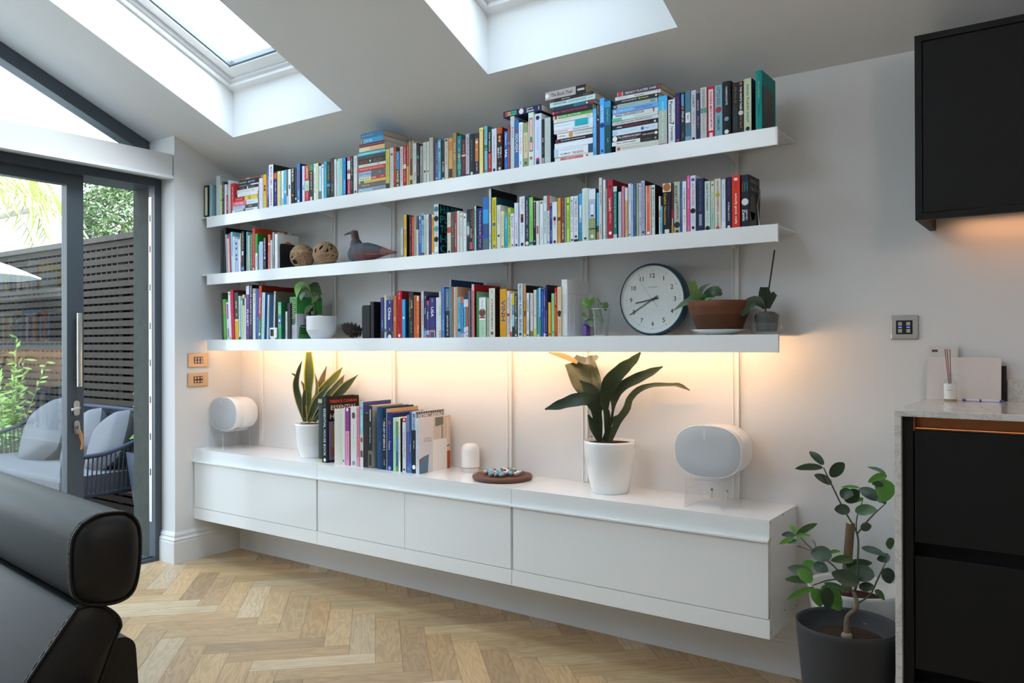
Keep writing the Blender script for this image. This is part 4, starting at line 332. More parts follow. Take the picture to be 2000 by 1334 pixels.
('H','black paperback with a red framed title, eighth book up in the blue-topped stack','books lying in the blue-topped stack',1.4643,1.6749,-.292,2.3943,.0249,.1283,0,0,'#3a3c3c',None,None,[('t',.04,.35,'#c0483c',.6,'ALIEN SEA',.5),('d',.45,.6,'#d0d0d0',0),('b',.6,.85,'#a06c68',.6),('b',.62,.83,'#3a3c3c',.42)]),
('H','charcoal paperback, ninth book up in the blue-topped stack','books lying in the blue-topped stack',1.4622,1.6729,-.292,2.4192,.0205,.128,0,0,'#42423e',None,None,[('~',.3,.6,'#6c6c64',.5)]),
('H','blue and aqua paperback, tenth book up in the blue-topped stack','books lying in the blue-topped stack',1.4601,1.6709,-.292,2.4396,.0232,.1252,0,0,'#3f99c2',None,None,[('b',0,1,'#7cccd8',.5),('~',.1,.8,'#e0f4f4',.35)]),
('H','cream and peach paperback, eleventh book up in the blue-topped stack','books lying in the blue-topped stack',1.4728,1.6669,-.292,2.4628,.0249,.1252,0,0,'#e0d9aa',None,None,[('b',.42,1,'#e6ba86',1),('~',.08,.35,'#f4f0d4',.5)]),
('H','black and crimson paperback, twelfth book up in the blue-topped stack','books lying in the blue-topped stack',1.4728,1.6648,-.292,2.4877,.0187,.1345,0,0,'#2c2426',None,None,[('b',0,1,'#a2425a',.4)]),
('H','sky blue paperback with a photo end, thirteenth book up in the blue-topped stack','books lying in the blue-topped stack',1.4918,1.6568,-.292,2.5064,.0289,.2,0,0,'#40a2d6',None,None,[('b',0,.12,'#b8bcc0',1),('b',.03,.08,'#4c4038',1),('t',.16,.5,'#c8e8f8',.6,'SOUL PURSE',.5)]),
('H','steel blue paperback, topmost book in the blue-topped stack','books lying in the blue-topped stack',1.4855,1.6588,-.292,2.5353,.0289,.19,0,0,'#3d7ca6',None,None,[('~',.05,.55,'#9cc4dc',.3)]),
('H','cream paperback with a red banner, bottom book in the Book Thief stack','books lying in the Book Thief stack',2.7566,2.9596,-.292,2.2372,.0203,.1333,0,0,'#dfe2da',None,None,[('b',.15,.75,'#c86464',.55),('~',.3,.55,'#ecd4d0',.3),('d',.85,.6,'#c84c4c',0)]),
('H','white paperback with blue picture corners, second book up in the Book Thief stack','books lying in the Book Thief stack',2.7548,2.9596,-.292,2.2575,.0389,.133,0,0,'#e4e7ec',None,None,[('b',0,.12,'#b8ccdc',1),('t',.16,.42,'#3c4854',.28,'JOE SIMPSON',.28),('t',.48,.76,'#b04850',.32,'THE SILENCE',.3),('t',.16,.8,'#a4c4e0',.22,'Climbing stories of the endless ice',.75),('b',.88,1,'#2c4c6c',1)]),
('H','blank white paperback, third book up in the Book Thief stack','books lying in the Book Thief stack',2.7559,2.9596,-.292,2.2964,.0261,.1331,0,0,'#e1e5ee',None,None,[]),
('H','black and maroon paperback, fourth book up in the Book Thief stack','books lying in the Book Thief stack',2.762,2.959,-.292,2.3224,.0179,.1345,0,0,'#2c2228',None,None,[('b',0,.08,'#6c2c48',1),('t',.15,.8,'#dcd4d4',.4,'SIRI HUSTVEDT THE WINTER ROOM',.5)]),
('H','white paperback with an orange ring, fifth book up in the Book Thief stack','books lying in the Book Thief stack',2.7691,2.9596,-.292,2.3403,.027,.1266,0,0,'#dbdcde',None,None,[('t',.04,.24,'#54565c',.32,'A. M. Homes',.5),('d',.39,1,'#d0904c',0),('t',.5,1,'#4c4e54',.32,'this book will save your life',.5)]),
('H','white paperback with red and blue words, sixth book up in the Book Thief stack','books lying in the Book Thief stack',2.753,2.9596,-.292,2.3674,.0193,.1308,0,0,'#dedadc',None,None,[('t',.03,.36,'#b06c74',.5,'The Constant Lady',.5),('t',.5,.9,'#5c8ca8',.55,'Siberian Stories',.5)]),
('H','white paperback with a turquoise block, seventh book up in the Book Thief stack','books lying in the Book Thief stack',2.7513,2.959,-.292,2.3867,.0305,.13,0,0,'#dae4ec',None,None,[('b',.52,.92,'#a0d8e4',1),('b',.55,.88,'#22a6b4',1),('~',.05,.45,'#b0c4d0',.3)]),
('H','cream paperback, eighth book up in the Book Thief stack','books lying in the Book Thief stack',2.7513,2.9583,-.292,2.4171,.0176,.1307,0,0,'#d4d6ce',None,None,[('~',.1,.5,'#b8b8ac',.5),('~',.85,.95,'#8c8c84',.5)]),
('H','green paperback, ninth book up in the Book Thief stack','books lying in the Book Thief stack',2.7459,2.9583,-.292,2.4347,.0176,.1344,0,0,'#5ca24e',None,None,[('b',.02,.14,'#d8ccc8',1),('b',.05,.11,'#a83c3c',1),('t',.17,.7,'#dcf0d4',.5,'DANIEL GLATTAUER',.5)]),
('H','black paperback with pink capitals, tenth book up in the Book Thief stack','books lying in the Book Thief stack',2.7459,2.959,-.292,2.4524,.0247,.1326,0,0,'#2a2832',None,None,[('d',.03,.6,'#d84c6c',0),('t',.08,.88,'#c83c6c',.45,'EMILY BARR PLAYED THE SLENDER',.5)]),
('H','dark blue paperback, eleventh book up in the Book Thief stack','books lying in the Book Thief stack',2.7495,2.967,-.292,2.4771,.0163,.1347,0,0,'#2c3c4e',None,None,[('b',.5,.8,'#2c6c84',1),('b',.82,1,'#8c3c30',1),('d',.82,.6,'#e8e8e8',0)]),
('H','pale aqua paperback jutting out, twelfth book up in the Book Thief stack','books lying in the Book Thief stack',2.7298,2.972,-.292,2.4933,.0238,.1262,0,0,'#b6d1d2',None,None,[('t',.08,.38,'#2c4448',.4,'ABSOLUTELY SLEEK',.6),('t',.42,.8,'#54747c',.5,'LUCKY HATE JONES',.5),('~',.87,.96,'#8cacb0',.5)]),
('H','black paperback with gold words, thirteenth book up in the Book Thief stack','books lying in the Book Thief stack',2.7566,2.962,-.292,2.5171,.0145,.1315,0,0,'#2a2a34',None,None,[('t',.15,.45,'#d8d4c4',.5,'Saint Fever',.5),('~',.75,.95,'#a89048',.5)]),
('H','pale grey paperback lettered The Book Thief, topmost book in the Book Thief stack','books lying in the Book Thief stack',2.7063,2.9233,-.292,2.5317,.0375,.13,0,0,'#b8aeae',None,None,[('t',.15,.68,'#54484c',.55,'The Book Thief',.5),('d',.05,.6,'#f0ece8',0),('b',.76,1,'#2a282c',1),('b',.8,.97,'#c8bcb0',.25)]),
('H','cream paperback with a red dot, bottom book in the READY-topped stack','books lying in the READY-topped stack',3.0732,3.282,-.292,2.2372,.03,.1318,0,0,'#d1d2c6',None,None,[('d',.07,.6,'#b84c44',0),('~',.15,.35,'#a09c90',.15),('~',.15,.6,'#c87c70',.15),('~',.88,.95,'#8c8c84',.15)]),
('H','white and black paperback, second book up in the READY-topped stack','books lying in the READY-topped stack',3.0547,3.2793,-.292,2.2672,.0178,.1325,0,0,'#2a2a2e',None,None,[('b',0,.61,'#dfe3e6',1),('t',.04,.58,'#3c4048',.5,'SEAL, LONDONSHIP',.5),('~',.66,.86,'#6c6c70',.5),('d',.93,.6,'#b0b0b0',0)]),
('H','dark brown paperback with a white moon, third book up in the READY-topped stack','books lying in the READY-topped stack',3.0561,3.2793,-.292,2.2849,.026,.1312,0,0,'#3a2428',None,None,[('d',.06,1.1,'#ecebe6',0),('t',.13,.62,'#f0ece8',.4,'The CURIOUS INCIDENT',.65),('t',.18,.55,'#b89ca0',.25,'of the dog in the night-time',.25),('t',.66,.9,'#e8dcd8',.28,'MARK HADDON',.5),('d',.94,.6,'#f0f0ee',0)]),
('H','pale blue paperback, fourth book up in the READY-topped stack','books lying in the READY-topped stack',3.0576,3.2754,-.292,2.3109,.0273,.1333,0,0,'#cddeee',None,None,[('d',.06,1,'#a8d0f0',0),('~',.2,.55,'#a8b8c8',.2),('d',.67,.6,'#3c5c7c',0),('t',.72,.82,'#4c6474',.3,'Hart',.5),('~',.86,.96,'#b4c4d4',.3)]),
('H','black paperback lettered what, fifth book up in the READY-topped stack','books lying in the READY-topped stack',3.0576,3.2748,-.292,2.3382,.0191,.128,0,0,'#24262c',None,None,[('t',.1,.22,'#f4f4f4',.5,'what',.5),('t',.25,.8,'#a83c3c',.45,'A MAN AND THE WAY IT WAS',.5),('d',.94,.6,'#e4e4e4',0)]),
('H','white paperback with red and black words, sixth book up in the READY-topped stack','books lying in the READY-topped stack',3.0576,3.278,-.292,2.3574,.0164,.1343,0,0,'#d6d8dc',None,None,[('t',.05,.48,'#8c2c38',.55,'a rat called morten',.5),('t',.52,.88,'#3c3e44',.42,'BOG PETER ANTHONY',.5)]),
('H','white paperback with a green end block, seventh book up in the READY-topped stack','books lying in the READY-topped stack',3.0576,3.2767,-.292,2.3738,.0145,.1291,0,0,'#d2deda',None,None,[('b',0,.22,'#5cb8a0',1),('b',.22,.48,'#c8ece4',.6),('~',.5,.9,'#a8b0b0',.3)]),
('H','white paperback lettered DRINKING COFFEE, eighth book up in the READY-topped stack','books lying in the READY-topped stack',3.059,3.2767,-.292,2.3883,.0183,.131,0,0,'#e1e4e8',None,None,[('t',.06,.7,'#3c4048',.6,'DRINKING COFFEE ELSEWHERE ZZ PACKER',.5),('b',.89,.92,'#b8444c',1)]),
('H','blue paperback lettered TRANSMISSION, ninth book up in the READY-topped stack','books lying in the READY-topped stack',3.059,3.278,-.292,2.4066,.0213,.134,0,0,'#6caae2',None,None,[('d',.06,.6,'#c8c0dc',0),('t',.14,.47,'#a8dcf4',.45,'HARI KUNZRU',.5),('t',.5,.88,'#7c5cb0',.5,'TRANSMISSION',.5)]),
('H','grey-green paperback with a black end, tenth book up in the READY-topped stack','books lying in the READY-topped stack',3.059,3.274,-.292,2.4279,.0197,.132,0,0,'#a1b6b6',None,None,[('b',0,.11,'#1e2a30',1),('t',.02,.1,'#e4ecec',.7,'YC',.5),('~',.15,.55,'#7c9494',.3),('b',.85,.95,'#7c8c80',.5)]),
('H','black paperback with white and yellow names, eleventh book up in the READY-topped stack','books lying in the READY-topped stack',3.0718,3.2793,-.292,2.4476,.0169,.1281,0,0,'#2a2e34',None,None,[('t',.15,.52,'#f0f0ee',.45,'JOHN LANCHESTER',.5),('t',.55,.78,'#d8d868',.45,'MR PHILLIPS',.5),('d',.95,.6,'#e8e8e8',0)]),
('H','white paperback lettered fortunata, twelfth book up in the READY-topped stack','books lying in the READY-topped stack',3.0718,3.2886,-.292,2.4645,.0164,.1273,0,0,'#d6d8d8',None,None,[('~',.05,.3,'#b4b8bc',.5),('t',.42,.66,'#6c7078',.55,'fortunata',.5),('~',.93,.98,'#8c9094',.5)]),
('H','dark paperback lettered READY, topmost book in the READY-topped stack','books lying in the READY-topped stack',3.0818,3.2899,-.292,2.4808,.0196,.15,0,0,'#4b4349',None,None,[('b',0,.14,'#a8a4a4',1),('b',.02,.11,'#c0342c',1),('t',.2,.9,'#dccfe0',.6,'READY PLAYER ONE',.5),('d',.96,.6,'#d03c34',0)]),
('H','navy paperback lying flat across two upright books on the top shelf','books standing on the top shelf',2.4624,2.683,-.292,2.4921,.0293,.13,0,0,'#2a2e52',None,None,[('b',.05,.35,'#c05068',.7),('b',.12,.3,'#c8b050',.55),('b',.2,.35,'#4ca08c',.7),('~',.05,.35,'#2a2e52',.75),('d',.48,1.2,'#dcdad8',0),('t',.6,.82,'#f4f2ee',.45,'Zevin',.35),('t',.6,.8,'#f4f2ee',.25,'Gabrielle',.75),('b',.92,.94,'#c8c8d8',.6)]),
]
PLANTS = {
'aspidistra':[([(2.925,-.17,.923),(2.911,-.16,1.034),(2.881,-.15,1.139),(2.832,-.14,1.224),(2.789,-.13,1.316)],[.0041,.0072,.0472,.0708,.0718],1),([(2.779,-.15,1.337),(2.843,-.18,1.319),(2.886,-.19,1.323),(2.914,-.17,1.339)],[.0103,.0174,.0195,.0072],3),([(2.919,-.17,.922),(2.92,-.19,1.058),(2.914,-.23,1.137),(2.846,-.26,1.139),(2.772,-.27,1.116),(2.692,-.28,1.091)],[.0051,.0215,.0318,.0308,.0231,.0041],0),([(2.806,-.17,1.309),(2.721,-.155,1.337),(2.623,-.14,1.355)],[.0103,.0133,.0031],2),([(2.952,-.17,.925),(2.96,-.175,1.059),(2.958,-.18,1.155),(2.991,-.185,1.224),(3.053,-.19,1.283),(3.107,-.195,1.32),(3.146,-.2,1.358)],[.0046,.0062,.0256,.038,.0298,.0195,.0041],0),([(2.961,-.17,.925),(2.985,-.162,1.08),(2.993,-.153,1.154),(3.029,-.145,1.203),(3.095,-.137,1.238),(3.154,-.128,1.265),(3.215,-.12,1.294)],[.0046,.0056,.0205,.0226,.0246,.0195,.0031],0),([(2.967,-.17,.929),(3.006,-.159,1.034),(3.048,-.147,1.098),(3.06,-.136,1.145),(3.1,-.125,1.188),(3.164,-.114,1.21),(3.243,-.103,1.213),(3.282,-.091,1.211),(3.327,-.08,1.189)],[.0092,.0164,.0174,.0154,.0144,.0103,.0072,.0103,.0021],1),([(2.928,-.17,.923),(2.932,-.187,1.059),(2.905,-.203,1.165),(2.848,-.22,1.225)],[.0046,.0103,.0339,.0062],0),([(2.928,-.17,.923),(2.909,-.2,1.011),(2.895,-.23,1.072)],[.0051,.0205,.0041],0),([(2.953,-.17,.925),(2.968,-.183,1.06),(2.961,-.197,1.108),(2.945,-.21,1.132)],[.0041,.0154,.0123,.0021],0),([(2.94,-.17,.951),(2.99,-.185,1.04),(3.035,-.2,1.076)],[.0072,.0103,.0021],0),([(2.925,-.17,.972),(2.897,-.145,1.161),(2.855,-.12,1.265)],[.0062,.0174,.0092],0)],
'snake':[([(.902,-.16,.928),(.894,-.16,1.087),(.903,-.16,1.222),(.899,-.16,1.353)],[.0133,.023,.0337,.0205],0),([(.863,-.16,.931),(.81,-.167,1.064),(.797,-.175,1.152),(.83,-.183,1.231),(.87,-.19,1.299)],[.0153,.023,.0205,.0143,.002],1),([(.774,-.16,1.204),(.784,-.185,1.214),(.793,-.21,1.219)],[.0072,.0061,.0015],1),([(.871,-.16,.931),(.85,-.145,1.106),(.789,-.13,1.171)],[.0102,.0153,.0031],1),([(.89,-.16,.927),(.913,-.13,1.04),(.971,-.1,1.128),(1.028,-.07,1.195),(1.064,-.04,1.259)],[.0123,.0245,.0317,.0266,.002],0),([(.894,-.16,.928),(.988,-.175,1.051),(1.133,-.19,1.171)],[.0153,.0286,.0026],1),([(.94,-.16,.93),(1.016,-.12,1.069),(1.054,-.08,1.13),(1.079,-.04,1.212)],[.0153,.0327,.0348,.0026],1),([(.948,-.16,.93),(1.053,-.12,1.05),(1.12,-.08,1.132),(1.198,-.04,1.216)],[.0128,.0297,.0317,.002],1),([(.921,-.16,.929),(.927,-.095,1.142),(.909,-.03,1.262)],[.0133,.0235,.0026],2),([(.859,-.16,.926),(.879,-.18,1.047),(.909,-.2,1.121)],[.0112,.0164,.0112],1),([(.917,-.16,.934),(.942,-.135,1.119),(.894,-.11,1.22)],[.0102,.0112,.002],0)],
'pothos':[([(.998,-.2,1.573),(1.004,-.228,1.688),(.985,-.255,1.76),(.948,-.283,1.74),(.968,-.31,1.674)],[.0025,.0025,.0088,.0226,.0025],2),([(.998,-.2,1.573),(.987,-.205,1.69),(.962,-.21,1.758),(1.016,-.215,1.74),(1.085,-.22,1.691)],[.0025,.0025,.01,.0326,.0025],0),([(.993,-.2,1.573),(.993,-.225,1.694),(.979,-.25,1.734),(.973,-.275,1.698),(.995,-.3,1.659)],[.0025,.0025,.0075,.0213,.0031],1),([(1.002,-.2,1.573),(1.035,-.21,1.664),(1.06,-.22,1.692),(1.033,-.23,1.669),(1.017,-.24,1.644)],[.0025,.0025,.0063,.0163,.0025],1),([(1.002,-.2,1.573),(1.012,-.212,1.607),(1.01,-.225,1.627),(.981,-.237,1.61),(.965,-.25,1.581)],[.0025,.0025,.0063,.0188,.0025],1),([(1.006,-.2,1.573),(.983,-.195,1.661),(.991,-.19,1.696),(1.011,-.185,1.681),(1.018,-.18,1.655)],[.0025,.0025,.0063,.0188,.0025],0)],
'cutting':[([(2.949,-.2,1.489),(2.902,-.205,1.55),(2.897,-.21,1.572),(2.874,-.215,1.594),(2.858,-.22,1.594)],[.0013,.0013,.0034,.0189,.0026],2),([(2.949,-.2,1.496),(2.907,-.205,1.55),(2.901,-.21,1.572),(2.91,-.215,1.591),(2.922,-.22,1.611)],[.0013,.0013,.0034,.0137,.0017],2),([(2.942,-.2,1.504),(2.895,-.208,1.554),(2.887,-.215,1.569),(2.873,-.223,1.565),(2.865,-.23,1.554)],[.0013,.0013,.0026,.0111,.0017],2),([(2.934,-.2,1.519),(2.886,-.208,1.52),(2.882,-.215,1.52),(2.871,-.223,1.531),(2.868,-.23,1.54)],[.0013,.0013,.0026,.0129,.0021],2),([(2.934,-.2,1.526),(2.901,-.21,1.508),(2.893,-.22,1.512),(2.906,-.23,1.493),(2.922,-.24,1.473)],[.0013,.0013,.0026,.0172,.0021],1),([(2.959,-.2,1.488),(2.934,-.2,1.575),(2.951,-.2,1.579),(2.968,-.2,1.571),(2.972,-.2,1.548)],[.0013,.0013,.0034,.0197,.0034],1),([(2.959,-.2,1.496),(2.936,-.195,1.598),(2.916,-.19,1.605),(2.943,-.185,1.583),(2.951,-.18,1.572)],[.0013,.0013,.0013,.0013,.0009],1)],
'succulent':[([(3.399,-.15,1.57),(3.385,-.16,1.609),(3.377,-.17,1.664)],[.0041,.0205,.0154],2),([(3.399,-.15,1.57),(3.406,-.14,1.629),(3.44,-.13,1.654)],[.0041,.0103,.0015],1),([(3.41,-.15,1.569),(3.449,-.157,1.607),(3.482,-.163,1.615),(3.507,-.17,1.599)],[.0051,.0231,.0267,.0062],0),([(3.41,-.15,1.574),(3.361,-.17,1.58),(3.3,-.19,1.541)],[.0041,.0144,.0021],1),([(3.405,-.15,1.574),(3.368,-.15,1.596),(3.347,-.15,1.586)],[.0041,.0113,.0021],1),([(3.42,-.15,1.574),(3.428,-.17,1.597),(3.413,-.19,1.602)],[.0041,.0133,.0031],2),([(3.431,-.15,1.569),(3.436,-.175,1.582),(3.483,-.2,1.589)],[.0031,.0072,.0015],2),([(3.405,-.15,1.569),(3.391,-.13,1.601),(3.341,-.11,1.624)],[.0031,.0092,.0015],1)],
'orchid':[([(3.687,-.15,1.539),(3.68,-.14,1.589),(3.674,-.13,1.628)],[.0133,.0267,.0174],0),([(3.697,-.15,1.539),(3.711,-.15,1.583),(3.727,-.15,1.599)],[.0072,.0154,.0113],0),([(3.683,-.15,1.539),(3.655,-.167,1.57),(3.617,-.183,1.547),(3.606,-.2,1.511)],[.0072,.0226,.0257,.0082],1)],
'ficus':[([(3.992,-.471,.965),(3.965,-.458,.988),(3.937,-.444,1.005)],[.0027,.0146,.002],0),([(4.021,-.597,.974),(3.979,-.61,.974),(3.937,-.622,.966)],[.0027,.012,.002],0),([(4.021,-.488,.928),(4.042,-.481,.957),(4.063,-.474,.977)],[.0027,.0213,.002],0),([(4.029,-.511,.906),(4.002,-.517,.924),(3.974,-.523,.935)],[.0027,.0146,.002],0),([(4.079,-.52,.85),(4.099,-.517,.876),(4.119,-.514,.894)],[.0027,.0239,.002],0),([(4.059,-.524,.874),(4.084,-.534,.882),(4.108,-.544,.882)],[.0027,.0199,.002],0),([(4.128,-.545,.908),(4.099,-.548,.91),(4.069,-.551,.905)],[.0027,.0053,.002],2),([(4.18,-.504,.865),(4.146,-.489,.883),(4.111,-.474,.893)],[.0027,.0213,.002],0),([(4.125,-.472,.86),(4.104,-.471,.853),(4.083,-.469,.839)],[.0027,.008,.002],2),([(4.096,-.543,.825),(4.072,-.55,.83),(4.049,-.557,.828)],[.0027,.0186,.002],0),([(4.125,-.6,.838),(4.162,-.614,.85),(4.198,-.628,.855)],[.0027,.0186,.002],1),([(4.181,-.54,.877),(4.198,-.545,.874),(4.21,-.551,.864)],[.0027,.012,.002],1),([(4.21,-.552,.964),(4.184,-.54,.974),(4.15,-.528,.978)],[.0027,.0066,.002],1),([(4.21,-.531,.955),(4.182,-.53,.945),(4.151,-.528,.927)],[.0027,.0146,.002],2),([(4.207,-.572,.927),(4.192,-.586,.934),(4.177,-.601,.934)],[.0027,.0093,.002],0),([(4.21,-.559,.946),(4.21,-.57,.914),(4.21,-.581,.876)],[.0027,.0332,.002],2),([(4.128,-.534,.766),(4.142,-.519,.774),(4.156,-.504,.776)],[.0027,.0146,.002],0),([(4.126,-.511,.699),(4.167,-.52,.697),(4.208,-.53,.687)],[.0027,.012,.002],0),([(4.21,-.48,.669),(4.193,-.471,.665),(4.165,-.462,.654)],[.0027,.0166,.002],0),([(4.21,-.502,.742),(4.21,-.49,.724),(4.21,-.478,.699)],[.0027,.0159,.002],1),([(4.189,-.498,.632),(4.205,-.49,.611),(4.21,-.481,.584)],[.0027,.0233,.002],0),([(3.917,-.555,.729),(3.905,-.541,.744),(3.893,-.527,.751)],[.0027,.0093,.002],2),([(3.896,-.47,.703),(3.936,-.48,.735),(3.975,-.491,.758)],[.0027,.012,.002],1),([(3.901,-.499,.706),(3.875,-.493,.707),(3.849,-.487,.7)],[.0027,.0106,.002],0),([(3.913,-.54,.716),(3.939,-.539,.723),(3.965,-.539,.723)],[.0027,.0066,.002],2),([(3.905,-.536,.705),(3.878,-.524,.692),(3.849,-.511,.672)],[.0027,.0093,.002],2),([(3.921,-.535,.694),(3.896,-.525,.692),(3.87,-.515,.682)],[.0027,.0093,.002],1),([(4.039,-.555,.665),(4.002,-.544,.666),(3.963,-.532,.661)],[.0027,.0279,.002],0),([(4.008,-.479,.656),(4.03,-.48,.666),(4.051,-.481,.668)],[.0027,.0066,.002],2),([(3.97,-.526,.584),(3.923,-.513,.59),(3.875,-.5,.588)],[.0027,.0186,.002],0),([(3.927,-.504,.604),(3.954,-.504,.609),(3.981,-.504,.606)],[.0027,.0199,.002],2),([(3.977,-.574,.571),(3.954,-.579,.595),(3.931,-.584,.61)],[.0027,.0213,.002],2),([(3.95,-.507,.554),(3.912,-.517,.557),(3.873,-.527,.552)],[.0027,.0133,.002],1),([(3.961,-.478,.526),(3.915,-.485,.502),(3.869,-.492,.471)],[.0027,.012,.002],2),([(3.961,-.477,.522),(3.973,-.483,.498),(3.985,-.489,.465)],[.0027,.0239,.002],2),([(3.987,-.471,.535),(4.016,-.465,.499),(4.045,-.459,.456)],[.0027,.0332,.002],2),([(4.015,-.534,.549),(4.018,-.534,.516),(4.021,-.533,.475)],[.0027,.0239,.002],0),([(4.004,-.514,.558),(4.043,-.511,.554),(4.081,-.509,.542)],[.0027,.0093,.002],1),([(4.128,-.561,.588),(4.086,-.57,.605),(4.044,-.579,.615)],[.0027,.0266,.002],0),([(4.17,-.533,.613),(4.125,-.52,.615),(4.078,-.507,.61)],[.0027,.0292,.002],0),([(4.101,-.518,.653),(4.067,-.53,.655),(4.033,-.543,.648)],[.0027,.0146,.002],1),([(4.071,-.49,.624),(4.112,-.483,.637),(4.152,-.477,.643)],[.0027,.0159,.002],0),([(4.162,-.478,.554),(4.178,-.487,.545),(4.194,-.496,.528)],[.0027,.0106,.002],1),([(4.115,-.501,.558),(4.144,-.514,.57),(4.172,-.527,.575)],[.0027,.0159,.002],0),([(3.967,-.514,.613),(3.994,-.52,.613),(4.02,-.527,.605)],[.0027,.0199,.002],0),([(4.21,-.573,.897),(4.21,-.562,.909),(4.21,-.551,.914)],[.0027,.0166,.002],1)],
'ficus_stem':[([(4.082,-.535,.443),(4.087,-.535,.466),(4.11,-.535,.492),(4.115,-.535,.517),(4.104,-.535,.553)],[.0093,.008,.008,.0073,.006],9),([(4.104,-.535,.546),(4.116,-.535,.585),(4.119,-.535,.666),(4.117,-.535,.749),(4.076,-.535,.824),(4.041,-.535,.895),(4.008,-.535,.965)],[.0047,.004,.0033,.0033,.0027,.0027,.002],9),([(4.117,-.535,.749),(4.152,-.535,.8),(4.183,-.535,.837),(4.208,-.535,.864)],[.0027,.0027,.002,.0013],9),([(4.115,-.535,.749),(4.116,-.535,.801),(4.135,-.535,.865)],[.002,.002,.0013],9),([(4.104,-.535,.546),(4.075,-.535,.591),(4.034,-.535,.634),(3.973,-.535,.672),(3.93,-.535,.711)],[.004,.0033,.0027,.002,.0013],9),([(4.075,-.535,.591),(4.022,-.535,.576),(3.982,-.535,.556),(3.967,-.535,.547)],[.0027,.0027,.002,.0013],9),([(4.113,-.535,.511),(4.156,-.535,.549),(4.179,-.535,.602),(4.21,-.535,.677)],[.0033,.0027,.0027,.0013],9),([(3.983,-.535,.677),(3.977,-.535,.701),(3.966,-.535,.71)],[.0013,.0013,.0007],9),([(3.93,-.535,.676),(3.921,-.535,.681),(3.973,-.535,.669)],[.0013,.0013,.0013],9)],
}
import bpy, math, random
from mathutils import Vector, Matrix
random.seed(7)
S = bpy.context.scene
COL = S.collection
R = math.radians

# ------------------------------------------------------------------ materials
def lin(c):
    return c/12.92 if c <= .04045 else ((c+.055)/1.055)**2.4
def hexc(h):
    if not isinstance(h, str): return tuple(h)
    h = h.lstrip('#')
    if len(h) == 3: h = ''.join(x*2 for x in h)
    return tuple(lin(int(h[i:i+2], 16)/255) for i in (0, 2, 4))
MATS = {}
def nodes(name):
    m = bpy.data.materials.new(name); m.use_nodes = True
    nt = m.node_tree; nt.nodes.clear()
    out = nt.nodes.new('ShaderNodeOutputMaterial')
    return m, nt, out
def N(nt, t, **kw):
    n = nt.nodes.new(t)
    for k, v in kw.items():
        if k in n.inputs: n.inputs[k].default_value = v
        else: setattr(n, k, v)
    return n
def surface(key, rough=.5, metal=0., coat=0., var=.06, vscale=30., bump=0., bscale=200., spec=.5, sub=0., aniso=None):
    """colour comes from the mesh's own colours, broken up by a little noise"""
    m, nt, out = nodes(key)
    b = N(nt, 'ShaderNodeBsdfPrincipled', Roughness=rough, Metallic=metal)
    b.inputs['Coat Weight'].default_value = coat
    b.inputs['Specular IOR Level'].default_value = spec
    a = N(nt, 'ShaderNodeVertexColor', layer_name='Col')
    tc = N(nt, 'ShaderNodeTexCoord')
    no = N(nt, 'ShaderNodeTexNoise', Scale=vscale, Detail=3.)
    nt.links.new(tc.outputs['Object'], no.inputs['Vector'])
    mr = N(nt, 'ShaderNodeMapRange')
    mr.inputs['To Min'].default_value = 1-var; mr.inputs['To Max'].default_value = 1+var
    nt.links.new(no.outputs['Fac'], mr.inputs['Value'])
    mx = N(nt, 'ShaderNodeMix', data_type='RGBA', blend_type='MULTIPLY')
    mx.inputs['Factor'].default_value = 1
    nt.links.new(a.outputs['Color'], mx.inputs['A']); nt.links.new(mr.outputs['Result'], mx.inputs['B'])
    nt.links.new(mx.outputs['Result'], b.inputs['Base Color'])
    if sub:
        b.inputs['Subsurface Weight'].default_value = sub
    if bump:
        n2 = N(nt, 'ShaderNodeTexNoise', Scale=bscale, Detail=4.)
        mp = N(nt, 'ShaderNodeMapping')
        if aniso: mp.inputs['Scale'].default_value = aniso
        nt.links.new(tc.outputs['Object'], mp.inputs['Vector']); nt.links.new(mp.outputs['Vector'], n2.inputs['Vector'])
        bp = N(nt, 'ShaderNodeBump', Strength=bump, Distance=.002)
        nt.links.new(n2.outputs['Fac'], bp.inputs['Height']); nt.links.new(bp.outputs['Normal'], b.inputs['Normal'])
    nt.links.new(b.outputs[0], out.inputs[0])
    MATS[key] = m
surface('paint', .6, bump=.05, bscale=120, var=.015, vscale=3)
surface('paper', .6, var=.04, vscale=60, spec=.2)
surface('print', .45, var=.03, vscale=40, spec=.2)
surface('pages', .8, var=.12, vscale=90, bump=.5, bscale=40, aniso=(30, 1, 1))
surface('lacquer', .16, var=.01, vscale=4, coat=.2)
surface('satin', .36, var=.015, vscale=6, spec=.35)
surface('plastic', .32, var=.02)
surface('matte', .75, var=.04)
surface('glaze', .12, var=.02, coat=.5)
surface('metal', .28, metal=1., var=.03, bump=.03, bscale=60, aniso=(1, 1, 30))
surface('brass', .42, metal=1., var=.05, bump=.05, bscale=80, aniso=(30, 1, 1))
surface('leather', .4, var=.08, vscale=25, bump=.25, bscale=350, spec=.32)
surface('fabric', .95, var=.1, vscale=300, bump=.5, bscale=500, spec=.2)
surface('rope', .9, var=.2, vscale=200, bump=.6, bscale=300, spec=.2)
surface('leaf', .38, var=.22, vscale=40, bump=.15, bscale=60, spec=.4)
surface('bark', .85, var=.3, vscale=60, bump=.6, bscale=120)
surface('soil', 1., var=.5, vscale=90, bump=1., bscale=150, spec=.1)
surface('terracotta', .85, var=.4, vscale=11, bump=.3, bscale=90, spec=.2)
surface('timber', .5, var=.3, vscale=18, bump=.15, bscale=60, aniso=(1, 12, 12))
surface('cane', .7, var=.3, vscale=50, bump=.4, bscale=200)
surface('grille', .7, var=.05, vscale=900, bump=.5, bscale=1500)
surface('outdoor', .7, var=.15, vscale=12, bump=.2, bscale=80)
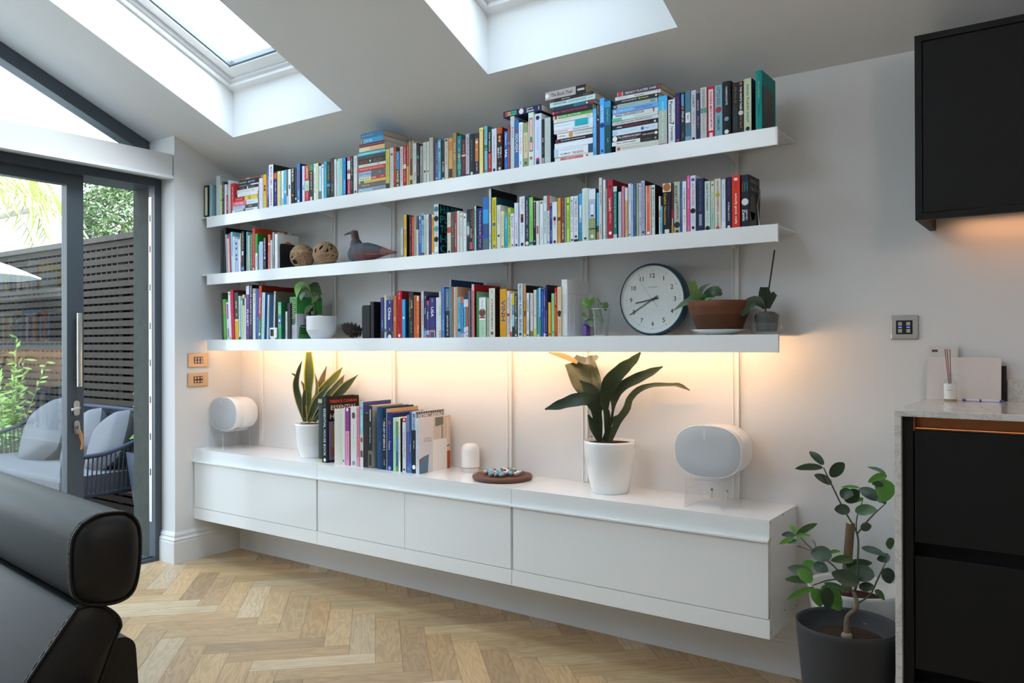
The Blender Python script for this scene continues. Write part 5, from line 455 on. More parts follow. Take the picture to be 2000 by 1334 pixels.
surface('blackmat', .55, var=.03, spec=.25)
surface('fencewood', .85, var=.25, vscale=18, spec=.08, bump=.15, bscale=60, aniso=(1, 12, 12))
surface('feather', .7, var=.2, vscale=60, bump=.3, bscale=150)

def glassy(key, tint=(1, 1, 1), ior=1.45, rough=0., gloss_boost=0.):
    m, nt, out = nodes(key)
    t = N(nt, 'ShaderNodeBsdfTransparent'); t.inputs['Color'].default_value = (*tint, 1)
    g = N(nt, 'ShaderNodeBsdfGlossy', Roughness=rough); g.inputs['Color'].default_value = (1, 1, 1, 1)
    lw = N(nt, 'ShaderNodeLayerWeight', Blend=.5)      # same reflectance from either side of a thin sheet
    pw = N(nt, 'ShaderNodeMath', operation='POWER'); pw.inputs[1].default_value = 5.
    f0 = ((ior-1)/(ior+1))**2+gloss_boost
    ad = N(nt, 'ShaderNodeMath', operation='MULTIPLY_ADD', use_clamp=True); ad.inputs[1].default_value = 1-f0; ad.inputs[2].default_value = f0
    nt.links.new(lw.outputs['Facing'], pw.inputs[0]); nt.links.new(pw.outputs[0], ad.inputs[0])
    mx = N(nt, 'ShaderNodeMixShader'); nt.links.new(ad.outputs[0], mx.inputs[0])
    nt.links.new(t.outputs[0], mx.inputs[1]); nt.links.new(g.outputs[0], mx.inputs[2])
    nt.links.new(mx.outputs[0], out.inputs[0]); MATS[key] = m
glassy('pane', (.96, .98, .97), 1.5)
glassy('door_pane', (.94, .96, .95), 1.5, gloss_boost=.05)
glassy('clear', (.975, .98, .98), 1.35)
glassy('tumbler', (.90, .94, .93), 1.45, gloss_boost=.05)
glassy('purple_glass', (.35, .12, .6), 1.45)

def emitter(key, col, strength):
    m, nt, out = nodes(key)
    e = N(nt, 'ShaderNodeEmission', Strength=strength); e.inputs['Color'].default_value = (*col, 1)
    nt.links.new(e.outputs[0], out.inputs[0]); MATS[key] = m
emitter('led_warm', (1., .60, .33), LED_SHELF)
emitter('led_cab', (1., .46, .20), LED_CAB)
emitter('led_copper', (1., .36, .12), LED_GROOVE)
emitter('fill_glow', (1., .86, .74), FILL)
emitter('led_blue', (.12, .16, 1.), 1.2)

def stone():
    m, nt, out = nodes('quartz')
    b = N(nt, 'ShaderNodeBsdfPrincipled', Roughness=.12)
    tc = N(nt, 'ShaderNodeTexCoord')
    n1 = N(nt, 'ShaderNodeTexNoise', Scale=9., Detail=8., Roughness=.7, Distortion=1.2)
    nt.links.new(tc.outputs['Object'], n1.inputs['Vector'])
    r = N(nt, 'ShaderNodeValToRGB')
    r.color_ramp.elements[0].position = .44; r.color_ramp.elements[0].color = (.62, .61, .59, 1)
    r.color_ramp.elements[1].position = .56; r.color_ramp.elements[1].color = (.62, .61, .59, 1)
    e = r.color_ramp.elements.new(.5); e.color = (.40, .39, .37, 1)
    e = r.color_ramp.elements.new(.48); e.color = (.60, .59, .57, 1)
    e = r.color_ramp.elements.new(.52); e.color = (.60, .59, .57, 1)
    nt.links.new(n1.outputs['Fac'], r.inputs[0]); nt.links.new(r.outputs[0], b.inputs['Base Color'])
    nt.links.new(b.outputs[0], out.inputs[0]); MATS['quartz'] = m
stone()

def oak():
    m, nt, out = nodes('oak_herringbone')
    b = N(nt, 'ShaderNodeBsdfPrincipled', Roughness=.42)
    uv = N(nt, 'ShaderNodeUVMap', uv_map='UVMap')
    a = N(nt, 'ShaderNodeVertexColor', layer_name='Col')
    mp = N(nt, 'ShaderNodeMapping'); mp.inputs['Scale'].default_value = (2.2, 16., 1)
    nt.links.new(uv.outputs[0], mp.inputs['Vector'])
    n1 = N(nt, 'ShaderNodeTexNoise', Scale=1., Detail=2., Roughness=.5, Distortion=.9)
    nt.links.new(mp.outputs[0], n1.inputs['Vector'])
    # growth rings: bands of the stretched noise
    w = N(nt, 'ShaderNodeMath', operation='MULTIPLY'); w.inputs[1].default_value = 46.
    nt.links.new(n1.outputs['Fac'], w.inputs[0])
    sn = N(nt, 'ShaderNodeMath', operation='SINE'); nt.links.new(w.outputs[0], sn.inputs[0])
    mp2 = N(nt, 'ShaderNodeMapping'); mp2.inputs['Scale'].default_value = (12., 420., 1)
    nt.links.new(uv.outputs[0], mp2.inputs['Vector'])
    n2 = N(nt, 'ShaderNodeTexNoise', Scale=1., Detail=3.); nt.links.new(mp2.outputs[0], n2.inputs['Vector'])
    mr = N(nt, 'ShaderNodeMapRange'); mr.inputs['From Min'].default_value = -1; mr.inputs['To Min'].default_value = .84; mr.inputs['To Max'].default_value = 1.06
    nt.links.new(sn.outputs[0], mr.inputs['Value'])
    mr2 = N(nt, 'ShaderNodeMapRange'); mr2.inputs['From Min'].default_value = .3; mr2.inputs['From Max'].default_value = .7; mr2.inputs['To Min'].default_value = .88; mr2.inputs['To Max'].default_value = 1.1
    nt.links.new(n2.outputs['Fac'], mr2.inputs['Value'])
    mm = N(nt, 'ShaderNodeMath', operation='MULTIPLY'); nt.links.new(mr.outputs[0], mm.inputs[0]); nt.links.new(mr2.outputs[0], mm.inputs[1])
    mx = N(nt, 'ShaderNodeMix', data_type='RGBA', blend_type='MULTIPLY'); mx.inputs['Factor'].default_value = 1
    nt.links.new(a.outputs['Color'], mx.inputs['A']); nt.links.new(mm.outputs[0], mx.inputs['B'])
    nt.links.new(mx.outputs['Result'], b.inputs['Base Color'])
    bp = N(nt, 'ShaderNodeBump', Strength=.12, Distance=.001); nt.links.new(mm.outputs[0], bp.inputs['Height']); nt.links.new(bp.outputs[0], b.inputs['Normal'])
    nt.links.new(b.outputs[0], out.inputs[0]); MATS['oak_herringbone'] = m
oak()

# ------------------------------------------------------------------ lettering
TEXTS = set()
for k in BOOKS:
    for it in k[14]:
        if it[0] == 't': TEXTS.add(it[5])
TEXTS |= {'HAPPY', 'PLATE', 'TOUCH', 'HERE', 'CLUB', 'TOMORROW', 'AND', 'TERENCE CONRAN', 'ESSENTIAL', 'HOUSE', 'UNDERSTANDING', 'INTERIOR', 'DETAILS', 'DAN SMITH', 'SONOS', 'JONES',
          'ROLLAND', 'Eco', 'Super', 'SEED MIX', 'AMBER', 'No. 12', 'home fragrance'} | {str(i) for i in range(1, 13)}
GLYPH = {}
def bake_texts():
    obs = {}
    for t in sorted(TEXTS):
        c = bpy.data.curves.new('lettering', 'FONT'); c.body = t; c.resolution_u = 2; c.offset = .012
        o = bpy.data.objects.new('lettering', c); COL.objects.link(o); obs[t] = o
    bpy.context.view_layer.update()
    dg = bpy.context.evaluated_depsgraph_get()
    for t, o in obs.items():
        ev = o.evaluated_get(dg); me = ev.to_mesh()
        v = [(p.co.x, p.co.y) for p in me.vertices]; f = [tuple(p.vertices) for p in me.polygons]
        ev.to_mesh_clear()
        x0 = min(a[0] for a in v); x1 = max(a[0] for a in v); y0 = min(a[1] for a in v); y1 = max(a[1] for a in v)
        GLYPH[t] = ([(a-x0, b-y0) for a, b in v], f, x1-x0, y1-y0)
    for o in obs.values():
        c = o.data; bpy.data.objects.remove(o); bpy.data.curves.remove(c)
bake_texts()

# ------------------------------------------------------------------ mesh builder
class MB:
    def __init__(s): s.v = []; s.f = []; s.c = []; s.m = []; s.uv = []; s.sm = []
    def face(s, pts, col, mat, smooth=False, uv=None):
        i = len(s.v); s.v += [tuple(p) for p in pts]; s.f.append(tuple(range(i, i+len(pts))))
        s.c.append(hexc(col)); s.m.append(mat); s.uv.append(uv); s.sm.append(smooth)
    def mesh(s, vs, fs, col, mat, smooth=False):
        i = len(s.v); s.v += [tuple(p) for p in vs]; c = hexc(col) if not isinstance(col, list) else None
        for k, f in enumerate(fs):
            s.f.append(tuple(a+i for a in f)); s.c.append(c if c else hexc(col[k])); s.m.append(mat); s.uv.append(None); s.sm.append(smooth)
    def box(s, a, b, col, mat, cols=None):
        (x0, y0, z0), (x1, y1, z1) = a, b
        v = [(x0,y0,z0),(x1,y0,z0),(x1,y1,z0),(x0,y1,z0),(x0,y0,z1),(x1,y0,z1),(x1,y1,z1),(x0,y1,z1)]
        f = [(0,3,2,1),(4,5,6,7),(0,1,5,4),(1,2,6,5),(2,3,7,6),(3,0,4,7)]   # -z +z -y +x +y -x
        if cols: col = [cols.get(k, col) for k in range(6)]
        s.mesh(v, f, col, mat)
    def rbox(s, a, b, col, mat, r=.01, axis=1, seg=4):
        """box with the four edges along `axis` rounded"""
        o = [i for i in range(3) if i != axis]
        p0 = (a[o[0]], a[o[1]]); p1 = (b[o[0]], b[o[1]])
        prof = rounded(p0, p1, r, seg)
        s.prism(prof, a[axis], b[axis], axis, col, mat)
    def prism(s, prof, a, b, axis, col, mat, smooth=False, capcol=None):
        o = [i for i in range(3) if i != axis]
        def P(q, t):
            r = [0, 0, 0]; r[o[0]] = q[0]; r[o[1]] = q[1]; r[axis] = t; return tuple(r)
        n = len(prof)
        v = [P(q, a) for q in prof]+[P(q, b) for q in prof]
        s.mesh(v, [(i, (i+1) % n, n+(i+1) % n, n+i) for i in range(n)], col, mat, smooth)
        s.mesh([P(q, a) for q in prof], [tuple(range(n))], capcol or col, mat)
        s.mesh([P(q, b) for q in prof], [tuple(range(n))], capcol or col, mat)
    def lathe(s, prof, col, mat, c=(0, 0, 0), seg=32, cap=True, smooth=True, sx=1., sy=1.):
        """prof: (r, z) up; optionally colours per ring as a list"""
        v = []
        for r, z in prof:
            for k in range(seg):
                t = 2*math.pi*k/seg; v.append((c[0]+r*math.cos(t)*sx, c[1]+r*math.sin(t)*sy, c[2]+z))
        f = []; cc = []
        for i in range(len(prof)-1):
            for k in range(seg):
                f.append((i*seg+k, i*seg+(k+1) % seg, (i+1)*seg+(k+1) % seg, (i+1)*seg+k)); cc.append(col[i] if isinstance(col, list) else col)
        s.mesh(v, f, cc, mat, smooth)
        if cap:
            for i in (0, len(prof)-1):
                if prof[i][0] > 1e-5:
                    s.mesh(v[i*seg:(i+1)*seg], [tuple(range(seg))], cc[0 if i == 0 else -1], mat)
    def tube(s, pts, rad, col, mat, seg=8, cap=True):
        pts = [Vector(p) for p in pts]; n = len(pts)
        rad = rad if isinstance(rad, (list, tuple)) else [rad]*n
        ref = None; v = []
        for i, p in enumerate(pts):
            t = (pts[min(i+1, n-1)]-pts[max(i-1, 0)]).normalized()
            if ref is None: ref = Vector((0, 0, 1)) if abs(t.z) < .9 else Vector((1, 0, 0))
            u = t.cross(ref); u.normalize(); w = u.cross(t).normalized(); ref = w
            for k in range(seg):
                a = 2*math.pi*k/seg; v.append(p+(u*math.cos(a)+w*math.sin(a))*rad[i])
        f = [(i*seg+k, i*seg+(k+1) % seg, (i+1)*seg+(k+1) % seg, (i+1)*seg+k) for i in range(n-1) for k in range(seg)]
        s.mesh(v, f, col, mat, True)
        if cap:
            s.mesh(v[:seg], [tuple(range(seg))], col, mat); s.mesh(v[-seg:], [tuple(range(seg))], col, mat)
    def ball(s, c, r, col, mat, seg=16, rings=10, sc=(1, 1, 1)):
        v = [(c[0], c[1], c[2]-r*sc[2])]
        for i in range(1, rings):
            a = -math.pi/2+math.pi*i/rings
            for k in range(seg):
                t = 2*math.pi*k/seg
                v.append((c[0]+r*math.cos(a)*math.cos(t)*sc[0], c[1]+r*math.cos(a)*math.sin(t)*sc[1], c[2]+r*math.sin(a)*sc[2]))
        v.append((c[0], c[1], c[2]+r*sc[2])); e = len(v)-1
        f = [(0, 1+(k+1) % seg, 1+k) for k in range(seg)]
        for i in range(rings-2):
            for k in range(seg):
                f.append((1+i*seg+k, 1+i*seg+(k+1) % seg, 1+(i+1)*seg+(k+1) % seg, 1+(i+1)*seg+k))
        b = 1+(rings-2)*seg
        f += [(b+k, b+(k+1) % seg, e) for k in range(seg)]
        s.mesh(v, f, col, mat, True)
    def text(s, t, org, ux, uy, width, height, col, mat='paper', fit='both', align='c'):
        """lettering in the plane (ux, uy), centred in a width x height box at org"""
        g, f, w, h = GLYPH[t]
        ux = Vector(ux); uy = Vector(uy); org = Vector(org)
        kx = width/w; ky = height/h
        if fit == 'both':
            if kx > ky*1.25: kx = ky*1.25
            if ky > kx*2.2: ky = kx*2.2
        elif fit == 'same': kx = ky = min(kx, ky)
        v = [org+ux*((x-w/2)*kx)+uy*((y-h/2)*ky) for x, y in g]
        s.mesh(v, f, col, mat)
    def leaf(s, pts, hw, cols, mat='leaf', fold=.18, n=14, hint=None, wav=0., edge=.78, oval=False):
        """a blade along pts with half-widths hw; cols = (mid, edge)"""
        pts = [Vector(p) for p in pts]
        P, W = spline(pts, hw, n)
        if oval: W = [max(hw)*max(.06, math.sin(math.pi*min(1., (.02+.98*i/n))**.9))**.8 for i in range(n+1)]
        hint = Vector(hint or (.5, -.8, .25)).normalized()
        rows = []; prev = None
        for i, p in enumerate(P):
            t = (P[min(i+1, len(P)-1)]-P[max(i-1, 0)]).normalized()
            sd = t.cross(hint)
            if sd.length < .15: sd = prev.copy() if prev else t.cross(Vector((0, 0, 1)))
            sd.normalize()
            if prev and sd.dot(prev) < 0: sd = -sd
            if prev: sd = (sd+prev*.6).normalized()
            prev = sd
            up = sd.cross(t).normalized()
            if up.dot(hint) < 0: up = -up
            w = W[i]; wv = wav*w*math.sin(i*1.3)
            rows.append([p-sd*w+up*(fold*w+wv), p-sd*w*edge+up*fold*w*edge, p, p+sd*w*edge+up*fold*w*edge, p+sd*w+up*(fold*w-wv)])
        v = [q for r in rows for q in r]; f = []; c = []
        for i in range(len(rows)-1):
            for k in range(4):
                f.append((i*5+k, i*5+k+1, i*5+k+6, i*5+k+5)); c.append(cols[1] if k in (0, 3) else cols[0])
        s.mesh(v, f, c, mat, True)
    def build(s, name, parent=None, loc=(0, 0, 0), rot=(0, 0, 0)):
        me = bpy.data.meshes.new(name); me.from_pydata(s.v, [], s.f)
        keys = []
        for k in s.m:
            if k not in keys: keys.append(k)
        for k in keys: me.materials.append(MATS[k])
        me.polygons.foreach_set('material_index', [keys.index(k) for k in s.m])
        me.polygons.foreach_set('use_smooth', s.sm)
        a = me.color_attributes.new('Col', 'FLOAT_COLOR', 'CORNER')
        buf = []
        for f, c in zip(s.f, s.c): buf += [c[0], c[1], c[2], 1.]*len(f)
        a.data.foreach_set('color', buf)
        if any(u for u in s.uv):
            l = me.uv_layers.new(name='UVMap'); b2 = []
            for f, u in zip(s.f, s.uv):
                for k in range(len(f)): b2 += list(u[k]) if u else [0., 0.]
            l.data.foreach_set('uv', b2)
        me.validate(); me.update()
        o = bpy.data.objects.new(name, me); COL.objects.link(o)
        o.location = loc; o.rotation_euler = rot
        if parent: o.parent = parent
        return o
def rounded(p0, p1, r, seg=4):
    out = []
    for cx, cy, a in ((p1[0]-r, p1[1]-r, 0), (p0[0]+r, p1[1]-r, 90), (p0[0]+r, p0[1]+r, 180), (p1[0]-r, p0[1]+r, 270)):
        for k in range(seg+1):
            t = R(a+90*k/seg); out.append((cx+r*math.cos(t), cy+r*math.sin(t)))
    return out
def spline(pts, hw, n):
    P = []; W = []; m = len(pts)-1
    for i in range(n+1):
        t = i/n*m; k = min(int(t), m-1); u = t-k
        p0 = pts[max(k-1, 0)]; p1 = pts[k]; p2 = pts[k+1]; p3 = pts[min(k+2, m)]
        P.append(.5*((2*p1)+(p2-p0)*u+(2*p0-5*p1+4*p2-p3)*u*u+(3*p1-p0-3*p2+p3)*u*u*u))
        a = u*u*(3-2*u); W.append(hw[k]*(1-a)+hw[k+1]*a)
    return P, W
def bevel(o, w=.003, seg=2, ang=40):
    m = o.modifiers.new('Bevel', 'BEVEL'); m.width = w; m.segments = seg; m.limit_method = 'ANGLE'; m.angle_limit = R(ang)
    return o
def tag(o, label, cat, group=None, kind=None):
    o['label'] = label; o['category'] = cat
    if group: o['group'] = group
    if kind: o['kind'] = kind
    return o
def thing(name, label, cat, loc=(0, 0, 0), rz=0., group=None):
    o = bpy.data.objects.new(name, None); COL.objects.link(o); o.empty_display_size = .05
    o.location = loc; o.rotation_euler = (0, 0, rz)
    return tag(o, label, cat, group)
def struct(o, label=None):
    o['kind'] = 'structure'
    if label: o['label'] = label
    return o
def simple(fn, name, parent=None, loc=(0, 0, 0), **k):
    b = MB(); fn(b); return b.build(name, parent, loc, **k)
WHITE = (.80, .81, .82)
# ------------------------------------------------------------------ room shell
WALL = (.66, .665, .675)
CEIL = (.71, .715, .72)
ZC, SL = 2.5276, .4374            # height of the ceiling at the shelf wall, and its slope
def cz(y): return ZC-SL*y
def obox(b, o, ex, ey, ez, lo, hi, col, mat):
    o = Vector(o); ex = Vector(ex); ey = Vector(ey); ez = Vector(ez)
    v = [o+ex*x+ey*y+ez*z for z in (lo[2], hi[2]) for x, y in ((lo[0], lo[1]), (hi[0], lo[1]), (hi[0], hi[1]), (lo[0], hi[1]))]
    b.mesh(v, [(0,3,2,1),(4,5,6,7),(0,1,5,4),(1,2,6,5),(2,3,7,6),(3,0,4,7)], col, mat)

def herringbone():
    b = MB()
    L, Wd, g = .533, .118, .0007
    q = 1/math.sqrt(2)
    ax = Vector((q, -q, 0)); ay = Vector((q, q, 0)); o = Vector((1.499, -.533, 0))
    rr = random.Random(3)
    def plank(x0, y0, x1, y1, along):
        c = [o+ax*x+ay*y for x, y in ((x0+g, y0+g), (x1-g, y0+g), (x1-g, y1-g), (x0+g, y1-g))]
        m = sum(c, Vector())/4
        if not (-.6 < m.x < 7.6 and -6.9 < m.y < .4): return
        cl = []
        t = rr.random(); s = rr.uniform(.84, 1.1)
        col = (.51*s, (.325+.03*t)*s, (.165+.03*t)*s)
        if rr.random() < .16: col = (.41*s, .27*s, .15*s)
        if rr.random() < .18: col = (.56*s, .42*s, .265*s)
        du, dv = rr.uniform(0, 50), rr.uniform(0, 50)
        ln, wd = (x1-x0, y1-y0) if along else (y1-y0, x1-x0)
        uv = [(du, dv), (du+ln, dv), (du+ln, dv+wd), (du, dv+wd)] if along else [(du, dv+wd), (du, dv), (du+ln, dv), (du+ln, dv+wd)]
        b.face([(p.x, p.y, 0.) for p in c], col, 'oak_herringbone', uv=uv)
    for k in range(-90, 110):
        for m in range(-14, 16):
            x = k*Wd-m*L; y = k*Wd+m*L
            plank(x, y, x+L, y+Wd, True)
            plank(x+L, y+Wd-L, x+L+Wd, y+Wd, False)
    # dark joints and the screed under the boards
    b.box((-.30, -6.8, -.06), (7.5, 0., -.0012), (.10, .07, .045), 'matte')
    return struct(b.build('floor'), 'light oak herringbone parquet floor')
herringbone()

def room():
    struct(simple(lambda b: b.box((-.30, 0, 0), (7.5, .1, cz(0)+.02), WALL, 'paint'), 'wall_back'), 'pale grey wall behind the shelves')
    def left(b):
        v = [(-.305, -.4919), (0, -.4919), (0, 0), (-.305, 0)]
        z = [cz(y)+.01 for _, y in v]
        b.mesh([(x, y, 0) for x, y in v]+[(v[i][0], v[i][1], z[i]) for i in range(4)],
               [(0,3,2,1),(4,5,6,7),(0,1,5,4),(1,2,6,5),(2,3,7,6),(3,0,4,7)], WALL, 'paint')
        b.box((-.305, -6.8, 0), (0, -3.62, 4.2), WALL, 'paint')
    struct(simple(left, 'wall_left'), 'pale grey pier between the glass door and the shelves')
    struct(simple(lambda b: b.box((7.5, -6.8, 0), (7.6, .1, 4.2), WALL, 'paint'), 'wall_right'), 'pale grey side wall')
    struct(simple(lambda b: b.box((-.305, -6.9, 0), (7.6, -6.8, 4.2), WALL, 'paint'), 'wall_front'), 'pale grey wall opposite the shelves')
    # sloping ceiling with two roof-window shafts, pitched back down behind the camera
    b = MB()
    WX = ((.444, 1.425), (2.430, 3.402)); y0, y1 = -.370, -1.78; H = .33
    xs = [-.42, WX[0][0], WX[0][1], WX[1][0], WX[1][1], 7.6]
    def q(xa, xb, ya, yb, h=0.):
        p = [(xa, ya, cz(ya)+h), (xb, ya, cz(ya)+h), (xb, yb, cz(yb)+h), (xa, yb, cz(yb)+h)]
        b.face(p, CEIL, 'paint')
    for h in (0., H):
        for i in range(5):
            if i in (1, 3):
                q(xs[i], xs[i+1], .1, y0, h); q(xs[i], xs[i+1], y1, -3.4, h)
            else:
                q(xs[i], xs[i+1], .1, -3.4, h)
        zr = cz(-3.4)+h
        RX = (-.42, 1.2, 3.2, 7.6); ya, yb = -3.9, -6.0  # unseen opening added in the rear pitch to let more daylight in
        def rq(xa, xb, p, q_): b.face([(xa, p, zr+(p+3.4)*SL), (xb, p, zr+(p+3.4)*SL), (xb, q_, zr+(q_+3.4)*SL), (xa, q_, zr+(q_+3.4)*SL)], CEIL, 'paint')
        for i in range(3):
            if i % 2: rq(RX[i], RX[i+1], -3.4, ya); rq(RX[i], RX[i+1], yb, -6.9)
            else: rq(RX[i], RX[i+1], -3.4, -6.9)
            if i % 2 and h:
                zf = lambda y: cz(-3.4)+(y+3.4)*SL
                for x in (RX[i], RX[i+1]): b.face([(x, ya, zf(ya)), (x, yb, zf(yb)), (x, yb, zf(yb)+H), (x, ya, zf(ya)+H)], CEIL, 'paint')
                for y in (ya, yb): b.face([(RX[i], y, zf(y)), (RX[i+1], y, zf(y)), (RX[i+1], y, zf(y)+H), (RX[i], y, zf(y)+H)], CEIL, 'paint')
    for xa, xb in WX:
        for x in (xa, xb):
            b.face([(x, y0, cz(y0)), (x, y1, cz(y1)), (x, y1, cz(y1)+H), (x, y0, cz(y0)+H)], CEIL, 'paint')
        b.face([(xa, y0, cz(y0)), (xb, y0, cz(y0)), (xb, y0, cz(y0)+H), (xa, y0, cz(y0)+H)], CEIL, 'paint')
        b.face([(xa, y1, cz(y1)), (xb, y1, cz(y1)), (xb, y1, cz(y1)+H), (xa, y1, cz(y1)+H)], CEIL, 'paint')
    struct(b.build('ceiling'), 'sloping grey ceiling with two roof-light shafts')
    # roof windows
    n = math.hypot(1, SL); up = Vector((0, -1/n, SL/n)); nor = Vector((0, SL/n, 1/n)); ex = Vector((1, 0, 0))
    for i, (xa, xb) in enumerate(WX):
        o = Vector((xa, y0, cz(y0)+H)); w = xb-xa; l = (y0-y1)*n
        def ring(b, inset, wid, z0, z1, col, mat):
            a0, a1 = inset, inset+wid
            obox(b, o, ex, up, nor, (a0, a0, z0), (w-a0, a1, z1), col, mat); obox(b, o, ex, up, nor, (a0, l-a1, z0), (w-a0, l-a0, z1), col, mat)
            obox(b, o, ex, up, nor, (a0, a1, z0), (a1, l-a1, z1), col, mat); obox(b, o, ex, up, nor, (w-a1, a1, z0), (w-a0, l-a1, z1), col, mat)
        W1 = (.84, .85, .86)
        fr = MB(); ring(fr, -.03, .055, -.045, .06, W1, 'satin'); ring(fr, .025, .02, -.02, .06, (.74, .75, .77), 'satin')
        wn = fr.build('window_%d' % (i+1)); struct(wn, ('roof window nearer the glass door', 'roof window farther from the glass door')[i])
        sh = MB(); ring(sh, .047, .07, .0, .06, W1, 'satin'); s_ = sh.build('sash', wn)
        gk = MB(); ring(gk, .117, .012, .01, .05, (.10, .12, .15), 'plastic'); gk.build('gasket', s_)
        gl = MB(); obox(gl, o, ex, up, nor, (.12, .12, .03), (w-.12, l-.12, .036), (1, 1, 1), 'pane'); gl.build('glass_pane', s_)
    for i, (xa, xb) in enumerate(((1.2, 3.2),)):  # added roof window behind the camera, there only for its daylight
        zf = lambda y: cz(-3.4)+(y+3.4)*SL+H-.04
        def fr(b):
            for x in (xa, xb-.06): b.mesh([(x, -3.9, zf(-3.9)), (x+.06, -3.9, zf(-3.9)), (x+.06, -6., zf(-6.)), (x, -6., zf(-6.)), (x, -3.9, zf(-3.9)+.05), (x+.06, -3.9, zf(-3.9)+.05), (x+.06, -6., zf(-6.)+.05), (x, -6., zf(-6.)+.05)], [(0,3,2,1),(4,5,6,7),(0,1,5,4),(1,2,6,5),(2,3,7,6),(3,0,4,7)], (.84, .85, .86), 'satin')
        w = struct(simple(fr, 'window_%d' % (i+4)), 'unseen roof window added in the far pitch for extra daylight')
        simple(lambda b: b.face([(xa, -3.9, zf(-3.9)+.03), (xb, -3.9, zf(-3.9)+.03), (xb, -6., zf(-6.)+.03), (xa, -6., zf(-6.)+.03)], (1, 1, 1), 'pane'), 'glass_pane', w)
room()

SKIRT = [(0, 0), (-.022, 0), (-.022, .132), (-.019, .137), (-.0215, .144), (-.0215, .150), (-.016, .157), (-.011, .163), (-.013, .172), (-.011, .182), (-.006, .190), (-.004, .196), (0, .196)]
def skirting():
    W = (.66, .665, .68)
    b = MB(); b.prism(SKIRT, -.0, 4.25, 0, W, 'satin'); struct(b.build('baseboard_back'), 'moulded skirting along the shelf wall')
    b = MB(); n = len(SKIRT); v = []
    for k in range(3):
        for a, z in SKIRT: v.append(((-a, -.001, z), (-a, -.4919+a, z), (-.146, -.4919+a, z))[k])
    b.mesh(v, [(k*n+i, k*n+(i+1) % n, (k+1)*n+(i+1) % n, (k+1)*n+i) for k in range(2) for i in range(n)], W, 'satin')
    b.mesh(v[2*n:], [tuple(range(n))], W, 'satin')
    struct(b.build('baseboard_left'), 'moulded skirting round the foot of the pier')
skirting()

